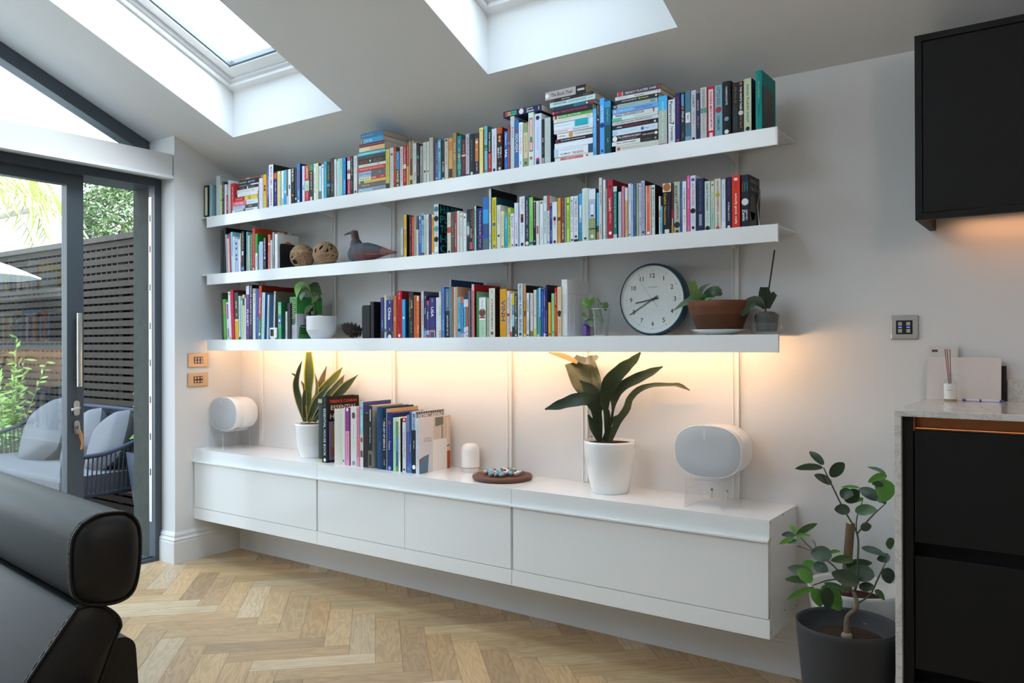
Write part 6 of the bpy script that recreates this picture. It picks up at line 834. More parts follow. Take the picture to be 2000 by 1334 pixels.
def glazing():
    G = (.060, .075, .092)          # slate grey powder coat
    # plaster beam over the doors, and the blind track under it
    struct(simple(lambda b: b.box((-.25, -3.62, 2.486), (-.008, -.500, 2.622), WALL, 'paint'), 'trim_1'), 'boxed grey beam over the glass doors')
    def trk(b):
        b.box((-.060, -3.62, 2.466), (-.002, -.497, 2.4855), (.78, .80, .82), 'satin')
        b.box((-.12, -3.62, 2.474), (-.062, -.50, 2.4855), (.5, .52, .55), 'satin')
    struct(simple(trk, 'trim_2'), 'white blind track under the beam')
    # gable window above the beam: a raking frame and one pane
    b = MB()
    n = math.hypot(1, SL); up = Vector((0, -1/n, SL/n)); nor = Vector((0, SL/n, 1/n))
    o = Vector((-.38, -.4935, cz(-.4935)-.002))
    obox(b, o, (1, 0, 0), up, nor, (0, 0, -.085), (.10, 3.35, .0), G, 'satin')
    b.box((-.375, -.565, 2.60), (-.285, -.4930, 2.715), G, 'satin')
    b.box((-.370, -3.62, 2.60), (-.290, -.4935, 2.655), G, 'satin')
    w3 = struct(b.build('window_3'), 'triangular gable window with slate frame')
    b = MB(); yy = (-.565, -3.55)
    for x in (-.325, -.331):
        b.face([(x, yy[0], 2.65), (x, yy[1], 2.65), (x, yy[1], cz(yy[1])-.04), (x, yy[0], cz(yy[0])-.04)], (1, 1, 1), 'pane')
    b.build('glass_pane', w3)
    # sliding door set: outer frame
    b = MB()
    b.box((-.215, -.540, -.02), (-.147, -.4930, 2.476), G, 'satin')      # room side jamb
    b.box((-.42, -.530, -.02), (-.2155, -.4930, 2.476), (.060, .063, .056), 'fencewood')       # deep reveal outwards
    b.box((-.40, -3.5495, 2.425), (-.147, -.5405, 2.476), G, 'satin')  # head
    b.box((-.40, -3.5495, -.02), (-.147, -.5405, .018), G, 'satin')    # threshold
    b.box((-.19, -3.62, .018), (-.18, -.54, .03), G, 'satin')
    b.box((-.40, -3.62, 0), (-.147, -3.55, 2.47), G, 'satin')
    d = struct(b.build('door_1'), 'slate grey sliding door set with one open bay')
    b = MB()
    b.box((-.212, -.5425, .25), (-.181, -.5400, 2.36), (.72, .73, .72), 'metal')
    for z in (.55, .78, 1.02, 1.26, 1.50, 1.75, 2.0, 2.2):
        b.box((-.204, -.5435, z), (-.190, -.5425, z+.045), (.05, .05, .05), 'matte')
    b.build('lock_keep', d)
    # near leaf
    b = MB(); x0, x1 = -.265, -.200
    ya, yb = -.968, -2.15
    b.box((x0, ya-.098, .02), (x1, ya, 2.43), G, 'satin'); b.box((x0, yb, .02), (x1, yb+.098, 2.43), G, 'satin')
    b.box((x0, yb+.098, 2.362), (x1, ya-.098, 2.43), G, 'satin'); b.box((x0, yb+.098, .02), (x1, ya-.098, .11), G, 'satin')
    leaf = b.build('door_leaf', d)
    b = MB(); b.box((-.236, yb+.09, .10), (-.228, ya-.09, 2.37), (1, 1, 1), 'door_pane'); b.build('glass_pane', leaf)
    b = MB()
    yh = -1.012
    b.tube([(-.160, yh, 1.150), (-.160, yh, 1.592)], .016, (.62, .61, .58), 'metal', 16)
    for z in (1.20, 1.54): b.tube([(-.200, yh, z), (-.160, yh, z)], .008, (.62, .61, .58), 'metal', 10)
    b.build('pull_bar', leaf)
    b = MB()
    b.rbox((-.199, yh-.020, .975), (-.190, yh+.016, 1.065), (.55, .54, .52), 'metal', .016, 0)
    b.tube([(-.195, yh, 1.024), (-.155, yh, 1.024), (-.150, yh-.012, 1.024), (-.150, yh-.05, 1.016)], .0085, (.62, .61, .58), 'metal', 12)
    b.build('lever_handle', leaf)
    b = MB()
    b.rbox((-.199, yh-.018, .862), (-.190, yh+.016, .945), (.50, .49, .47), 'metal', .015, 0)
    b.tube([(-.190, yh, .905), (-.172, yh, .905)], .010, (.45, .44, .42), 'metal', 12)
    k = b.build('lock_plate', leaf)
    b = MB()
    b.box((-.172, yh-.004, .893), (-.160, yh+.004, .917), (.6, .58, .5), 'metal')
    b.tube([(-.163, yh, .895), (-.158, yh+.012, .86), (-.160, yh+.016, .81), (-.164, yh+.010, .772)], .006, (.52, .27, .12), 'leather', 8)
    b.tube([(-.163, yh, .895), (-.166, yh+.005, .85), (-.166, yh+.022, .80), (-.166, yh+.026, .775)], .005, (.46, .22, .09), 'leather', 8)
    b.build('leather_fob', leaf)
    # far fixed leaf
    b = MB(); x0, x1 = -.345, -.280; ya, yb = -2.06, -3.56
    b.box((x0, ya-.09, .02), (x1, ya, 2.43), G, 'satin'); b.box((x0, yb, .02), (x1, yb+.09, 2.43), G, 'satin')
    b.box((x0, yb+.09, 2.362), (x1, ya-.09, 2.43), G, 'satin'); b.box((x0, yb+.09, .02), (x1, ya-.09, .11), G, 'satin')
    l2 = b.build('door_leaf', d)
    b = MB(); b.box((-.316, yb+.09, .10), (-.308, ya-.09, 2.37), (1, 1, 1), 'door_pane'); b.build('glass_pane', l2)
glazing()

# ------------------------------------------------------------------ garden
def garden():
    def gr(b):
        b.box((-30, -14, -.16), (-.31, 30, -.03), (.20, .20, .19), 'outdoor')
    tag(simple(gr, 'patio'), 'grey paved patio outside the glass door', 'patio', kind='structure')
    # slatted fence
    t = thing('slatted_fence', 'tall dark slatted timber fence beside the patio', 'fence', (-3.5, .1, -.03))
    C1 = (.046, .039, .032)
    b = MB(); n = 34
    for i in range(n):
        z = 2.245-i*.0660
        if z < .02: break
        b.box((-4.0, -.012, z), (3.10, .012, z+.047), C1, 'fencewood')
    b.build('slat_panel', t)
    simple(lambda b: b.box((-4.0, -.03, 2.300), (3.10, .04, 2.345), (.062, .056, .048), 'fencewood'), 'capping_rail', t)
    def batt(b):
        x = -4.0
        while x < 3.1:
            b.box((x, .05, .02), (x+.062, .066, 2.29), (.03, .028, .025), 'fencewood'); x += .088
        b.box((-4.0, .07, .02), (3.1, .08, 1.98), (.035, .034, .032), 'timber')
    simple(batt, 'back_battens', t)
    for x in (-4., -2.1, -.2, 1.7, 3.06):
        simple(lambda b: b.box((x, .014, 0), (x+.07, .05, 2.29), (.03, .027, .024), 'fencewood'), 'post', t)
    # rope bench
    t = thing('garden_bench', 'dark rope-woven garden bench with grey cushions', 'bench', (-1.80, -.42, -.03))
    RC = (.05, .056, .08); ro = .017
    xl, xr, yb, yf = -.93, .90, .30, -.30
    zs, za, zb = .44, .67, .925
    def fr(b):
        rim = [(xl-.03, yf, za-.02), (xl-.04, yf+.25, za+.0), (xl-.02, yb-.06, za+.10), (xl+.10, yb+.02, zb-.03), (xl+.4, yb+.05, zb), (xr-.4, yb+.05, zb), (xr-.10, yb+.02, zb-.03), (xr+.02, yb-.06, za+.10), (xr+.04, yf+.25, za), (xr+.03, yf, za-.02), (xr+.02, yf-.05, za-.08), (xr, yf-.03, zs-.05)]
        P, _ = spline([Vector(p) for p in rim], [1]*len(rim), 60); b.tube(P, ro, RC, 'rope', 8)
        b.tube([(xl-.03, yf, za-.02), (xl-.01, yf-.05, za-.08), (xl, yf-.03, zs-.05)], ro, RC, 'rope', 8)
        seat = [(xl, yf, zs-.06), (xr, yf, zs-.06), (xr, yb, zs-.06), (xl, yb, zs-.06), (xl, yf, zs-.06)]
        b.tube(seat, ro, RC, 'rope', 8)
    simple(fr, 'rim_tube', t)
    def cords(b):
        def c(p, q_): b.tube([p, ((p[0]+q_[0])/2, (p[1]+q_[1])/2, (p[2]+q_[2])/2-.0), q_], .0055, RC, 'rope', 5, False)
        for i in range(56):
            u = i/55; x = xl+.06+u*(xr-xl-.12); xt = xl+.12+u*(xr-xl-.24)
            c((xt, yb+.045, zb-.01), (x, yb, zs-.06))
        for sx, x in ((-1, xl), (1, xr)):
            for i in range(18):
                u = i/17; y = yf+.02+u*(yb-yf-.06)
                zt = za-.02+.02*u if u < .6 else za+(u-.6)*.35
                c((x+sx*.035, y, zt), (x, y, zs-.06))
    simple(cords, 'rope_weave', t)
    def legs(b):
        b.box((xl+.05, yf, zs-.13), (xr-.05, yf+.05, zs-.075), (.20, .075, .035), 'timber')
        b.box((xl+.05, yb-.05, zs-.13), (xr-.05, yb, zs-.075), (.20, .075, .035), 'timber')
    simple(legs, 'seat_rail', t)
    for x in (xl+.06, xr-.10):
        for y in (yf, yb-.05):
            dx = .05 if x > 0 else -.05
            def lg(b):
                b.mesh([(x, y, zs-.08), (x+.05, y, zs-.08), (x+.05, y+.05, zs-.08), (x, y+.05, zs-.08), (x+dx, y, 0), (x+dx+.035, y, 0), (x+dx+.035, y+.035, 0), (x+dx, y+.035, 0)],
                       [(0,1,2,3),(7,6,5,4),(0,4,5,1),(1,5,6,2),(2,6,7,3),(3,7,4,0)], (.20, .075, .035), 'timber')
            simple(lg, 'leg', t)
    def pillow(w, h, d, col):
        b = MB(); n = 12; v = []; 
        for s in (1, -1):
            for i in range(n+1):
                for j in range(n+1):
                    a, c = i/n*2-1, j/n*2-1
                    k = max(0, (1-a**6)*(1-c**6))**.5; e = 1-.10*a*a*c*c
                    v.append((a*w/2*e, s*d/2*k*(1-.25*a*a*c*c), c*h/2*e))
        f = []; m = (n+1)**2
        for q_ in (0, m):
            for i in range(n):
                for j in range(n):
                    k = q_+i*(n+1)+j; f.append((k, k+1, k+n+2, k+n+1))
        b.mesh(v, f, col, 'fabric', True); return b
    sc = MB(); sc.rbox((xl+.03, yf-.05, zs-.05), (xr-.03, yb-.04, zs+.075), (.125, .125, .135), 'fabric', .035, 0, 5)
    bevel(sc.build('seat_cushion', t), .03, 3)
    for lab, x, y, z, w, rx, ry, rz in (('large grey scatter cushion slumped at the far end of the bench', -2.16, -.30, .68, .54, -26, -24, 8),
            ('grey scatter cushion in the middle of the bench', -1.64, -.25, .655, .44, -28, -30, 6),
            ('grey scatter cushion by the near arm of the bench', -1.17, -.29, .67, .44, -28, -26, 4)):
        o = pillow(w, w, .19, (.125, .124, .132)).build('scatter_cushion', None, (x, y, z), (R(rx), R(ry), R(rz)))
        tag(o, lab, 'cushion', 'cushions on the garden bench')
    # tall planter with a leafy stem, beside the near arm
    t = thing('tall_planter', 'tall tapering slate planter between the bench and the door jamb', 'planter', (-.690, -.18, -.03))
    def pl(b):
        for (a, z0), (c, z1) in (((.10, 0), (.165, .66)),):
            b.mesh([(-a, -a, z0), (a, -a, z0), (a, a, z0), (-a, a, z0), (-c, -c, z1), (c, -c, z1), (c, c, z1), (-c, c, z1)],
                   [(0,3,2,1),(0,1,5,4),(1,2,6,5),(2,3,7,6),(3,0,4,7)], (.10, .115, .16), 'satin')
        b.box((-.15, -.15, .60), (.15, .15, .63), (.04, .03, .025), 'soil')
    simple(pl, 'pot', t)
    def fol(b):
        rr = random.Random(5)
        for s in range(5):
            x, y = rr.uniform(-.13, .02), rr.uniform(-.08, .08); h = rr.uniform(.35, .62)
            b.tube([(x, y, .6), (x-.03, y, .6+h*.5), (x-.06, y, .6+h)], .005, (.10, .16, .05), 'bark', 6)
            for i in range(9):
                z = .66+h*i/9; a = rr.uniform(0, 6.28); l = rr.uniform(.09, .15)
                d = Vector((math.cos(a), math.sin(a), .25))*l; p = Vector((x-.06*i/9, y, z))
                b.leaf([p, p+d*.5+Vector((0, 0, .02)), p+d-Vector((0, 0, .02))], [.004, .026, .003], ((.16, .34, .07), (.16, .34, .07)), n=6)
    simple(fol, 'foliage', t)
    # feathery shrub in front of the fence
    t = thing('feathery_shrub', 'light green feathery shrub in front of the slatted fence', 'shrub', (-3.05, -.22, -.03))
    simple(lambda b: b.lathe([(.12, 0), (.17, .32), (.16, .32), (.15, .28), (.0, .28)], (.12, .12, .13), 'matte'), 'pot', t)
    def fol2(b):
        rr = random.Random(8)
        for s in range(26):
            a = rr.uniform(0, 6.28); h = rr.uniform(.45, 1.25); r = rr.uniform(.05, .42)*(.5+h/2)
            p0 = Vector((.03*math.cos(a), .03*math.sin(a), .28)); p2 = Vector((r*math.cos(a), r*math.sin(a)*.7, .28+h)); p1 = (p0+p2)/2+Vector((0, 0, .08))
            b.tube([p0, p1, p2], [.004, .003, .002], (.20, .26, .08), 'bark', 5)
            for i in range(16):
                u = .35+.65*i/15; p = p0.lerp(p1, min(1, u*2)) if u < .5 else p1.lerp(p2, u*2-1)
                d = Vector((rr.uniform(-1, 1), rr.uniform(-1, 1), rr.uniform(-.2, .7))).normalized()*rr.uniform(.05, .10)
                g = rr.uniform(.8, 1.2); b.leaf([p, p+d*.5, p+d], [.002, .011, .002], ((.22*g, .40*g, .08*g), (.22*g, .40*g, .08*g)), n=4)
    simple(fol2, 'foliage', t)
    # wire lantern on the bench end, a white parasol rim
    t = thing('glass_lantern', 'faceted glass lantern beside the garden bench', 'lantern', (-2.12, -.98, -.03))
    simple(lambda b: b.lathe([(.10, .44), (.10, .455), (.02, .455)], (.06, .06, .07), 'satin'), 'base', t)
    def st(b):
        b.lathe([(.11, .42), (.11, .44)], (.10, .105, .12), 'satin')
        for k in range(3):
            a = R(120*k); b.tube([(.04*math.cos(a), .04*math.sin(a), .42), (.13*math.cos(a), .13*math.sin(a), 0)], .010, (.10, .105, .12), 'satin', 8)
    simple(st, 'stand', t)
    def gl(b):
        for i in range(9):
            b.lathe([(.07, .46+i*.022), (.085+.01*math.sin(i*.7), .47+i*.022), (.07, .48+i*.022)], (.85, .87, .9), 'glaze', seg=14, cap=False)
    simple(gl, 'glass_shade', t)
    t = thing('garden_parasol', 'small white cantilever parasol over the far end of the bench', 'parasol', (-3.10, -.66, -.03))
    simple(lambda b: b.lathe([(.01, 2.24), (.22, 2.20), (.46, 2.13), (.69, 2.035), (.69, 2.02), (.45, 2.115), (.01, 2.225)], (.80, .80, .79), 'fabric', seg=10, smooth=False), 'canopy', t)
    simple(lambda b: (b.tube([(-.80, .35, 0), (-.80, .35, 2.34)], .020, (.5, .5, .5), 'satin', 12), b.tube([(-.80, .35, 2.33), (0, 0, 2.33), (0, 0, 2.2)], .014, (.5, .5, .5), 'satin', 12), b.lathe([(.16, 0), (.16, .05), (.03, .08)], (.3, .3, .3), 'matte', (-.80, .35, 0))), 'pole', t)
    # house beyond the fence
    t = thing('neighbouring_house', 'pale rendered house seen above the fence', 'house', (-17.2, 6.2, -.03))
    def hs(b):
        b.box((-8, 0, 0), (6.2, 9, 4.9), (.80, .77, .74), 'outdoor')
    simple(hs, 'wall', t)
    simple(lambda b: b.prism([(-.4, 4.85), (9.4, 4.85), (4.5, 6.6)], -8.3, 6.5, 0, (.42, .36, .33), 'outdoor'), 'roof', t)
    simple(lambda b: b.box((1.6, -.01, 2.5), (2.4, .05, 3.5), (.55, .58, .62), 'satin'), 'window', t)
    simple(lambda b: b.box((-.4, -.01, 2.5), (.4, .05, 3.5), (.55, .58, .62), 'satin'), 'window', t)
    simple(lambda b: b.tube([(3.04, -.1, 0), (3.04, -.1, 4.3), (2.9, -.02, 4.5)], .07, (.10, .11, .13), 'satin', 8), 'drainpipe', t)
    def tree(label, name, loc, r, hgt, n, c1, seed, squash=1.):
        t = thing(name, label, 'tree', loc)
        simple(lambda b: b.tube([(0, 0, 0), (.05, 0, hgt*.5), (0, .03, hgt)], [.11, .08, .05], (.12, .085, .06), 'bark', 8), 'trunk', t)
        def cr(b):
            rr = random.Random(seed)
            for i in range(n):
                d = Vector((rr.gauss(0, 1), rr.gauss(0, 1), rr.gauss(0, 1))).normalized()*r*rr.uniform(.55, 1.02)
                d.z *= squash
                p = Vector((0, 0, hgt))+d; a = Vector((rr.uniform(-1, 1), rr.uniform(-1, 1), rr.uniform(-.6, .6))).normalized()*rr.uniform(.045, .08)
                s = a.cross(Vector((rr.uniform(-1, 1), rr.uniform(-1, 1), 1))).normalized()*.022
                g = rr.uniform(.7, 1.3); b.face([p-a, p+s, p+a, p-s], (c1[0]*g, c1[1]*g, c1[2]*g), 'leaf')
        simple(cr, 'crown', t)
    tree('round bushy tree rising behind the fence', 'garden_tree', (-9.92, 4.6, -.03), .92, 3.72, 6500, (.09, .14, .055), 4, 1.15)
    # palm
    t = thing('palm_tree', 'fan of yellow-green palm fronds hanging behind the fence', 'palm tree', (-9.9, 1.9, -.03))
    simple(lambda b: b.tube([(0, 0, 0), (.06, 0, 2.), (0, 0, 4.0)], [.17, .14, .13], (.20, .15, .10), 'bark', 10), 'trunk', t)
    def fronds(b):
        rr = random.Random(11)
        for k in range(30):
            a = 2*math.pi*k/30+rr.uniform(-.1, .1); el = rr.uniform(-.1, 1.1); l = rr.uniform(1.5, 2.0)
            d = Vector((math.cos(a)*math.cos(el), math.sin(a)*math.cos(el), math.sin(el)))
            p = [Vector((0, 0, 4.0)), Vector((0, 0, 4.0))+d*l*.5, Vector((0, 0, 4.0))+d*l*.85-Vector((0, 0, .28)), Vector((0, 0, 4.0))+d*l-Vector((0, 0, .75))]
            P, _ = spline(p, [1]*4, 18); b.tube(P, .010, (.36, .38, .12), 'bark', 4)
            sd = d.cross(Vector((0, 0, 1))).normalized()
            for i in range(3, 19):
                for s in (-1, 1):
                    q_ = P[i]; tip = q_+sd*s*rr.uniform(.18, .36)+d*.10-Vector((0, 0, rr.uniform(.15, .45)))
                    g = rr.uniform(.8, 1.2); w = d*.016
                    b.face([q_-w, q_+w, (q_+tip)/2+w, tip, (q_+tip)/2-w], (.40*g, .46*g, .12*g), 'leaf')
    simple(fronds, 'fronds', t)
garden()
# ------------------------------------------------------------------ shelving on the long wall
YF = -.3049
TRACKS = (.244, .957, 1.460, 2.294, 2.752, 3.510)
SHELVES = ((2.2372, .0707, 'top'), (1.8600, .0687, 'middle'), (1.4313, .0702, 'lowest'))
PW = (.80, .815, .825)
def shelving():
    for i, x in enumerate(TRACKS):
        t = thing('shelf_track', ('slim upright shelf track %s' % ('next to the pier', 'behind the snake plant', 'above the book row on the cabinet', 'above the wooden marble tray', 'behind the aspidistra pot', 'by the large speaker on the cabinet')[i]), 'shelf track', (x, 0, .720), group='upright tracks carrying the shelves')
        h = 2.262-.720
        simple(lambda b: b.box((-.0135, -.008, 0), (.0135, -.0005, h), (.74, .74, .73), 'satin'), 'back_plate', t)
        for s in (-1, 1):
            simple(lambda b: b.box((s*.0125-.0022, -.016, 0), (s*.0125+.0022, -.008, h), (.80, .80, .79), 'satin'), 'channel_flange', t)
    for z, h, nm in SHELVES:
        t = thing('wall_shelf', '%s long white wall shelf with a deep front lip' % nm, 'shelf', (0, 0, z), group='long white shelves')
        x0, x1 = .067, 3.7785
        simple(lambda b: (b.box((.004, YF+.003, -.005), (x1-.005, -.017, 0), PW, 'lacquer'),), 'shelf_board', t)
        bevel(simple(lambda b: b.box((x0, YF, -h), (x1, YF+.014, 0), PW, 'lacquer'), 'front_lip', t), .0012, 2)
        simple(lambda b: b.box((x1, YF-.0005, -h-.0005), (x1+.006, YF+.0145, .0005), (.80, .80, .84), 'satin'), 'end_cap', t)
        for x in TRACKS:
            simple(lambda b: b.prism([(YF+.016, -.012), (-.0185, -.055), (-.0185, -.0055), (YF+.016, -.0055)], x+.004, x+.0075, 0, (.76, .76, .75), 'satin'), 'bracket', t)
    # LED strip below the lowest shelf
    z = SHELVES[2][0]
    t = thing('led_strip', 'glowing warm LED strip under the lowest wall shelf', 'light strip', (0, 0, z-.0055))
    c, n_ = Vector((0, YF+.022, -.026)), Vector((0, .94, .34)); u = Vector((0, -.34, .94))
    def hous(b):
        obox(b, c, (1, 0, 0), u, n_, (.095, -.009, -.007), (3.74, .009, -.0012), (.8, .8, .8), 'satin')
    simple(hous, 'housing', t)
    simple(lambda b: b.face([c+Vector((x, 0, 0))+u*q for x, q in ((.10, -.007), (3.735, -.007), (3.735, .007), (.10, .007))], (1, 1, 1), 'led_warm'), 'diffuser', t)
shelving()

CT, CB, CF = .7179, .2623, -.36
def cabinets():
    zd0, zd1 = .3385, .6410
    CW = (.80, .81, .81)
    def unit(x0, x1, splits, label):
        g = .0012; x0 += g; x1 -= g
        t = thing('wall_cabinet', label, 'cabinet', (x0, 0, CB), group='wall-hung white cabinets')
        w = x1-x0; H = CT-CB; th = .018
        def bod(b):
            b.box((0, CF, H-.006), (w, -.0004, H), CW, 'lacquer')
            b.box((0, CF+.0205, 0), (w, -.0004, th), CW, 'lacquer'); b.box((0, CF+.0205, th+.0001), (th, -.0004, H-.0061), CW, 'lacquer'); b.box((w-th, CF+.0205, th+.0001), (w, -.0004, H-.0061), CW, 'lacquer')
            b.box((th+.0001, -.014, th+.0001), (w-th-.0001, -.0006, H-.0062), CW, 'lacquer')
        simple(bod, 'carcass', t)
        bevel(simple(lambda b: b.box((0, CF, zd1-CB+.0026), (w, CF+.02, H-.0062), CW, 'lacquer'), 'top_rail', t), .001, 2)
        bevel(simple(lambda b: b.box((0, CF, 0), (w, CF+.02, zd0-CB-.003), CW, 'lacquer'), 'bottom_rail', t), .001, 2)
        xs = [.005]+[s-x0 for s in splits]+[w-.005]
        for a, c in zip(xs, xs[1:]):
            d = simple(lambda b: b.box((a+.0012, CF+.001, zd0-CB), (c-.0012, CF+.019, zd1-CB-.001), CW, 'lacquer'), 'flap_door', t)
        e = simple(lambda b: (b.box((-.002, CF-.016, zd1-CB-.001), (w-.003, CF+.012, zd1-CB+.0022), (.84, .85, .86), 'satin'), b.box((-.002, CF-.016, zd1-CB-.0055), (w-.003, CF-.0135, zd1-CB-.0011), (.84, .85, .86), 'satin')), 'handle_lip', t)
        return t, w
    unit(0., 1.1978, (), 'white wall cabinet with one flap next to the pier')
    unit(1.1978, 2.5546, (1.872,), 'white wall cabinet with two flaps under the standing books')
    t, w = unit(2.5546, 3.7657, (), 'white wall cabinet with one wide flap under the aspidistra and large speaker')
    for y, z in ((-.349, .445), (-.349, .382), (-.187, .449), (-.012, .446), (-.349, .027), (-.172, .063), (-.012, .20), (-.012, .04)):
        simple(lambda b: b.lathe([(.004, 0), (.004, .0012), (.002, .0016)], (.22, .22, .23), 'metal', seg=12), 'side_screw', t, (w, y, z), rot=(0, R(90), 0))
cabinets()

# ------------------------------------------------------------------ books
PAGE = ((.70, .66, .57), (.62, .52, .38), (.74, .71, .64), (.58, .46, .32))
def spine_print(b, its, w, h, off, ori):
    """marks on the spine; ori 'V' reads from head to foot, 'H' lies along x"""
    L = h if ori == 'V' else w; Wd = w if ori == 'V' else h
    def quad(f0, f1, c, wf, col, lay, mat='print'):
        y = -off-lay; a = Wd*(c-wf/2); e = Wd*(c+wf/2)
        if ori == 'V': b.face([(a, y, h-f1*L), (e, y, h-f1*L), (e, y, h-f0*L), (a, y, h-f0*L)], col, mat)
        else: b.face([(f0*L, y, a), (f1*L, y, a), (f1*L, y, e), (f0*L, y, e)], col, mat)
    lay = .0002
    for it in its:
        if it[0] == 'b': quad(max(0, it[1]), min(1, it[2]), .5, min(it[4], .995), it[3], lay); lay += .00008
    rr = random.Random(int(w*1e5)*7+int(h*1e5))
    for it in its:
        lay += .00005
        if it[0] == '~':
            # print too small to read: rows of letter-sized marks
            ch = min(Wd*it[4]*.8, .0085); p = it[1]; end = it[2]; cw = ch*.42/L; word = rr.randint(3, 8)
            while p+cw < end:
                hh = ch/Wd*rr.choice((.62, .66, .7, 1., .95)); k = rr.uniform(.75, 1.25)
                q = .5+(hh-ch/Wd*.66)/2*(1 if rr.random() < .8 else -1)
                if rr.random() < .45: quad(p, p+cw*.34, q, hh, it[3], lay); quad(p+cw*.62*k, p+cw*.96*k, q, hh, it[3], lay)
                else: quad(p, p+cw*.8*k, q, hh*.8, it[3], lay)
                p += cw*1.3*k; word -= 1
                if word <= 0: p += cw*1.2; word = rr.randint(2, 8)
        elif it[0] == 'd':
            r = Wd*.26*it[2]/.6; y = -off-lay-.0002
            cx, cz_ = (Wd/2, h-it[1]*L) if ori == 'V' else (it[1]*L, Wd/2)
            r = min(r, Wd*.46)
            b.face([(cx+r*math.cos(2*math.pi*k/14), y, cz_+r*math.sin(2*math.pi*k/14)) for k in range(14)], it[3], 'print')
        elif it[0] == 't':
            f0, f1, col, wf, tx, c = it[1:7]; y = -off-lay-.0003
            if ori == 'V': b.text(tx, (Wd*c, y, h-(f0+f1)/2*L), (0, 0, -1), (1, 0, 0), (f1-f0)*L, Wd*wf*.8, col, 'print')
            else: b.text(tx, ((f0+f1)/2*L, y, Wd*c), (1, 0, 0), (0, 0, 1), (f1-f0)*L, Wd*wf*.8, col, 'print')
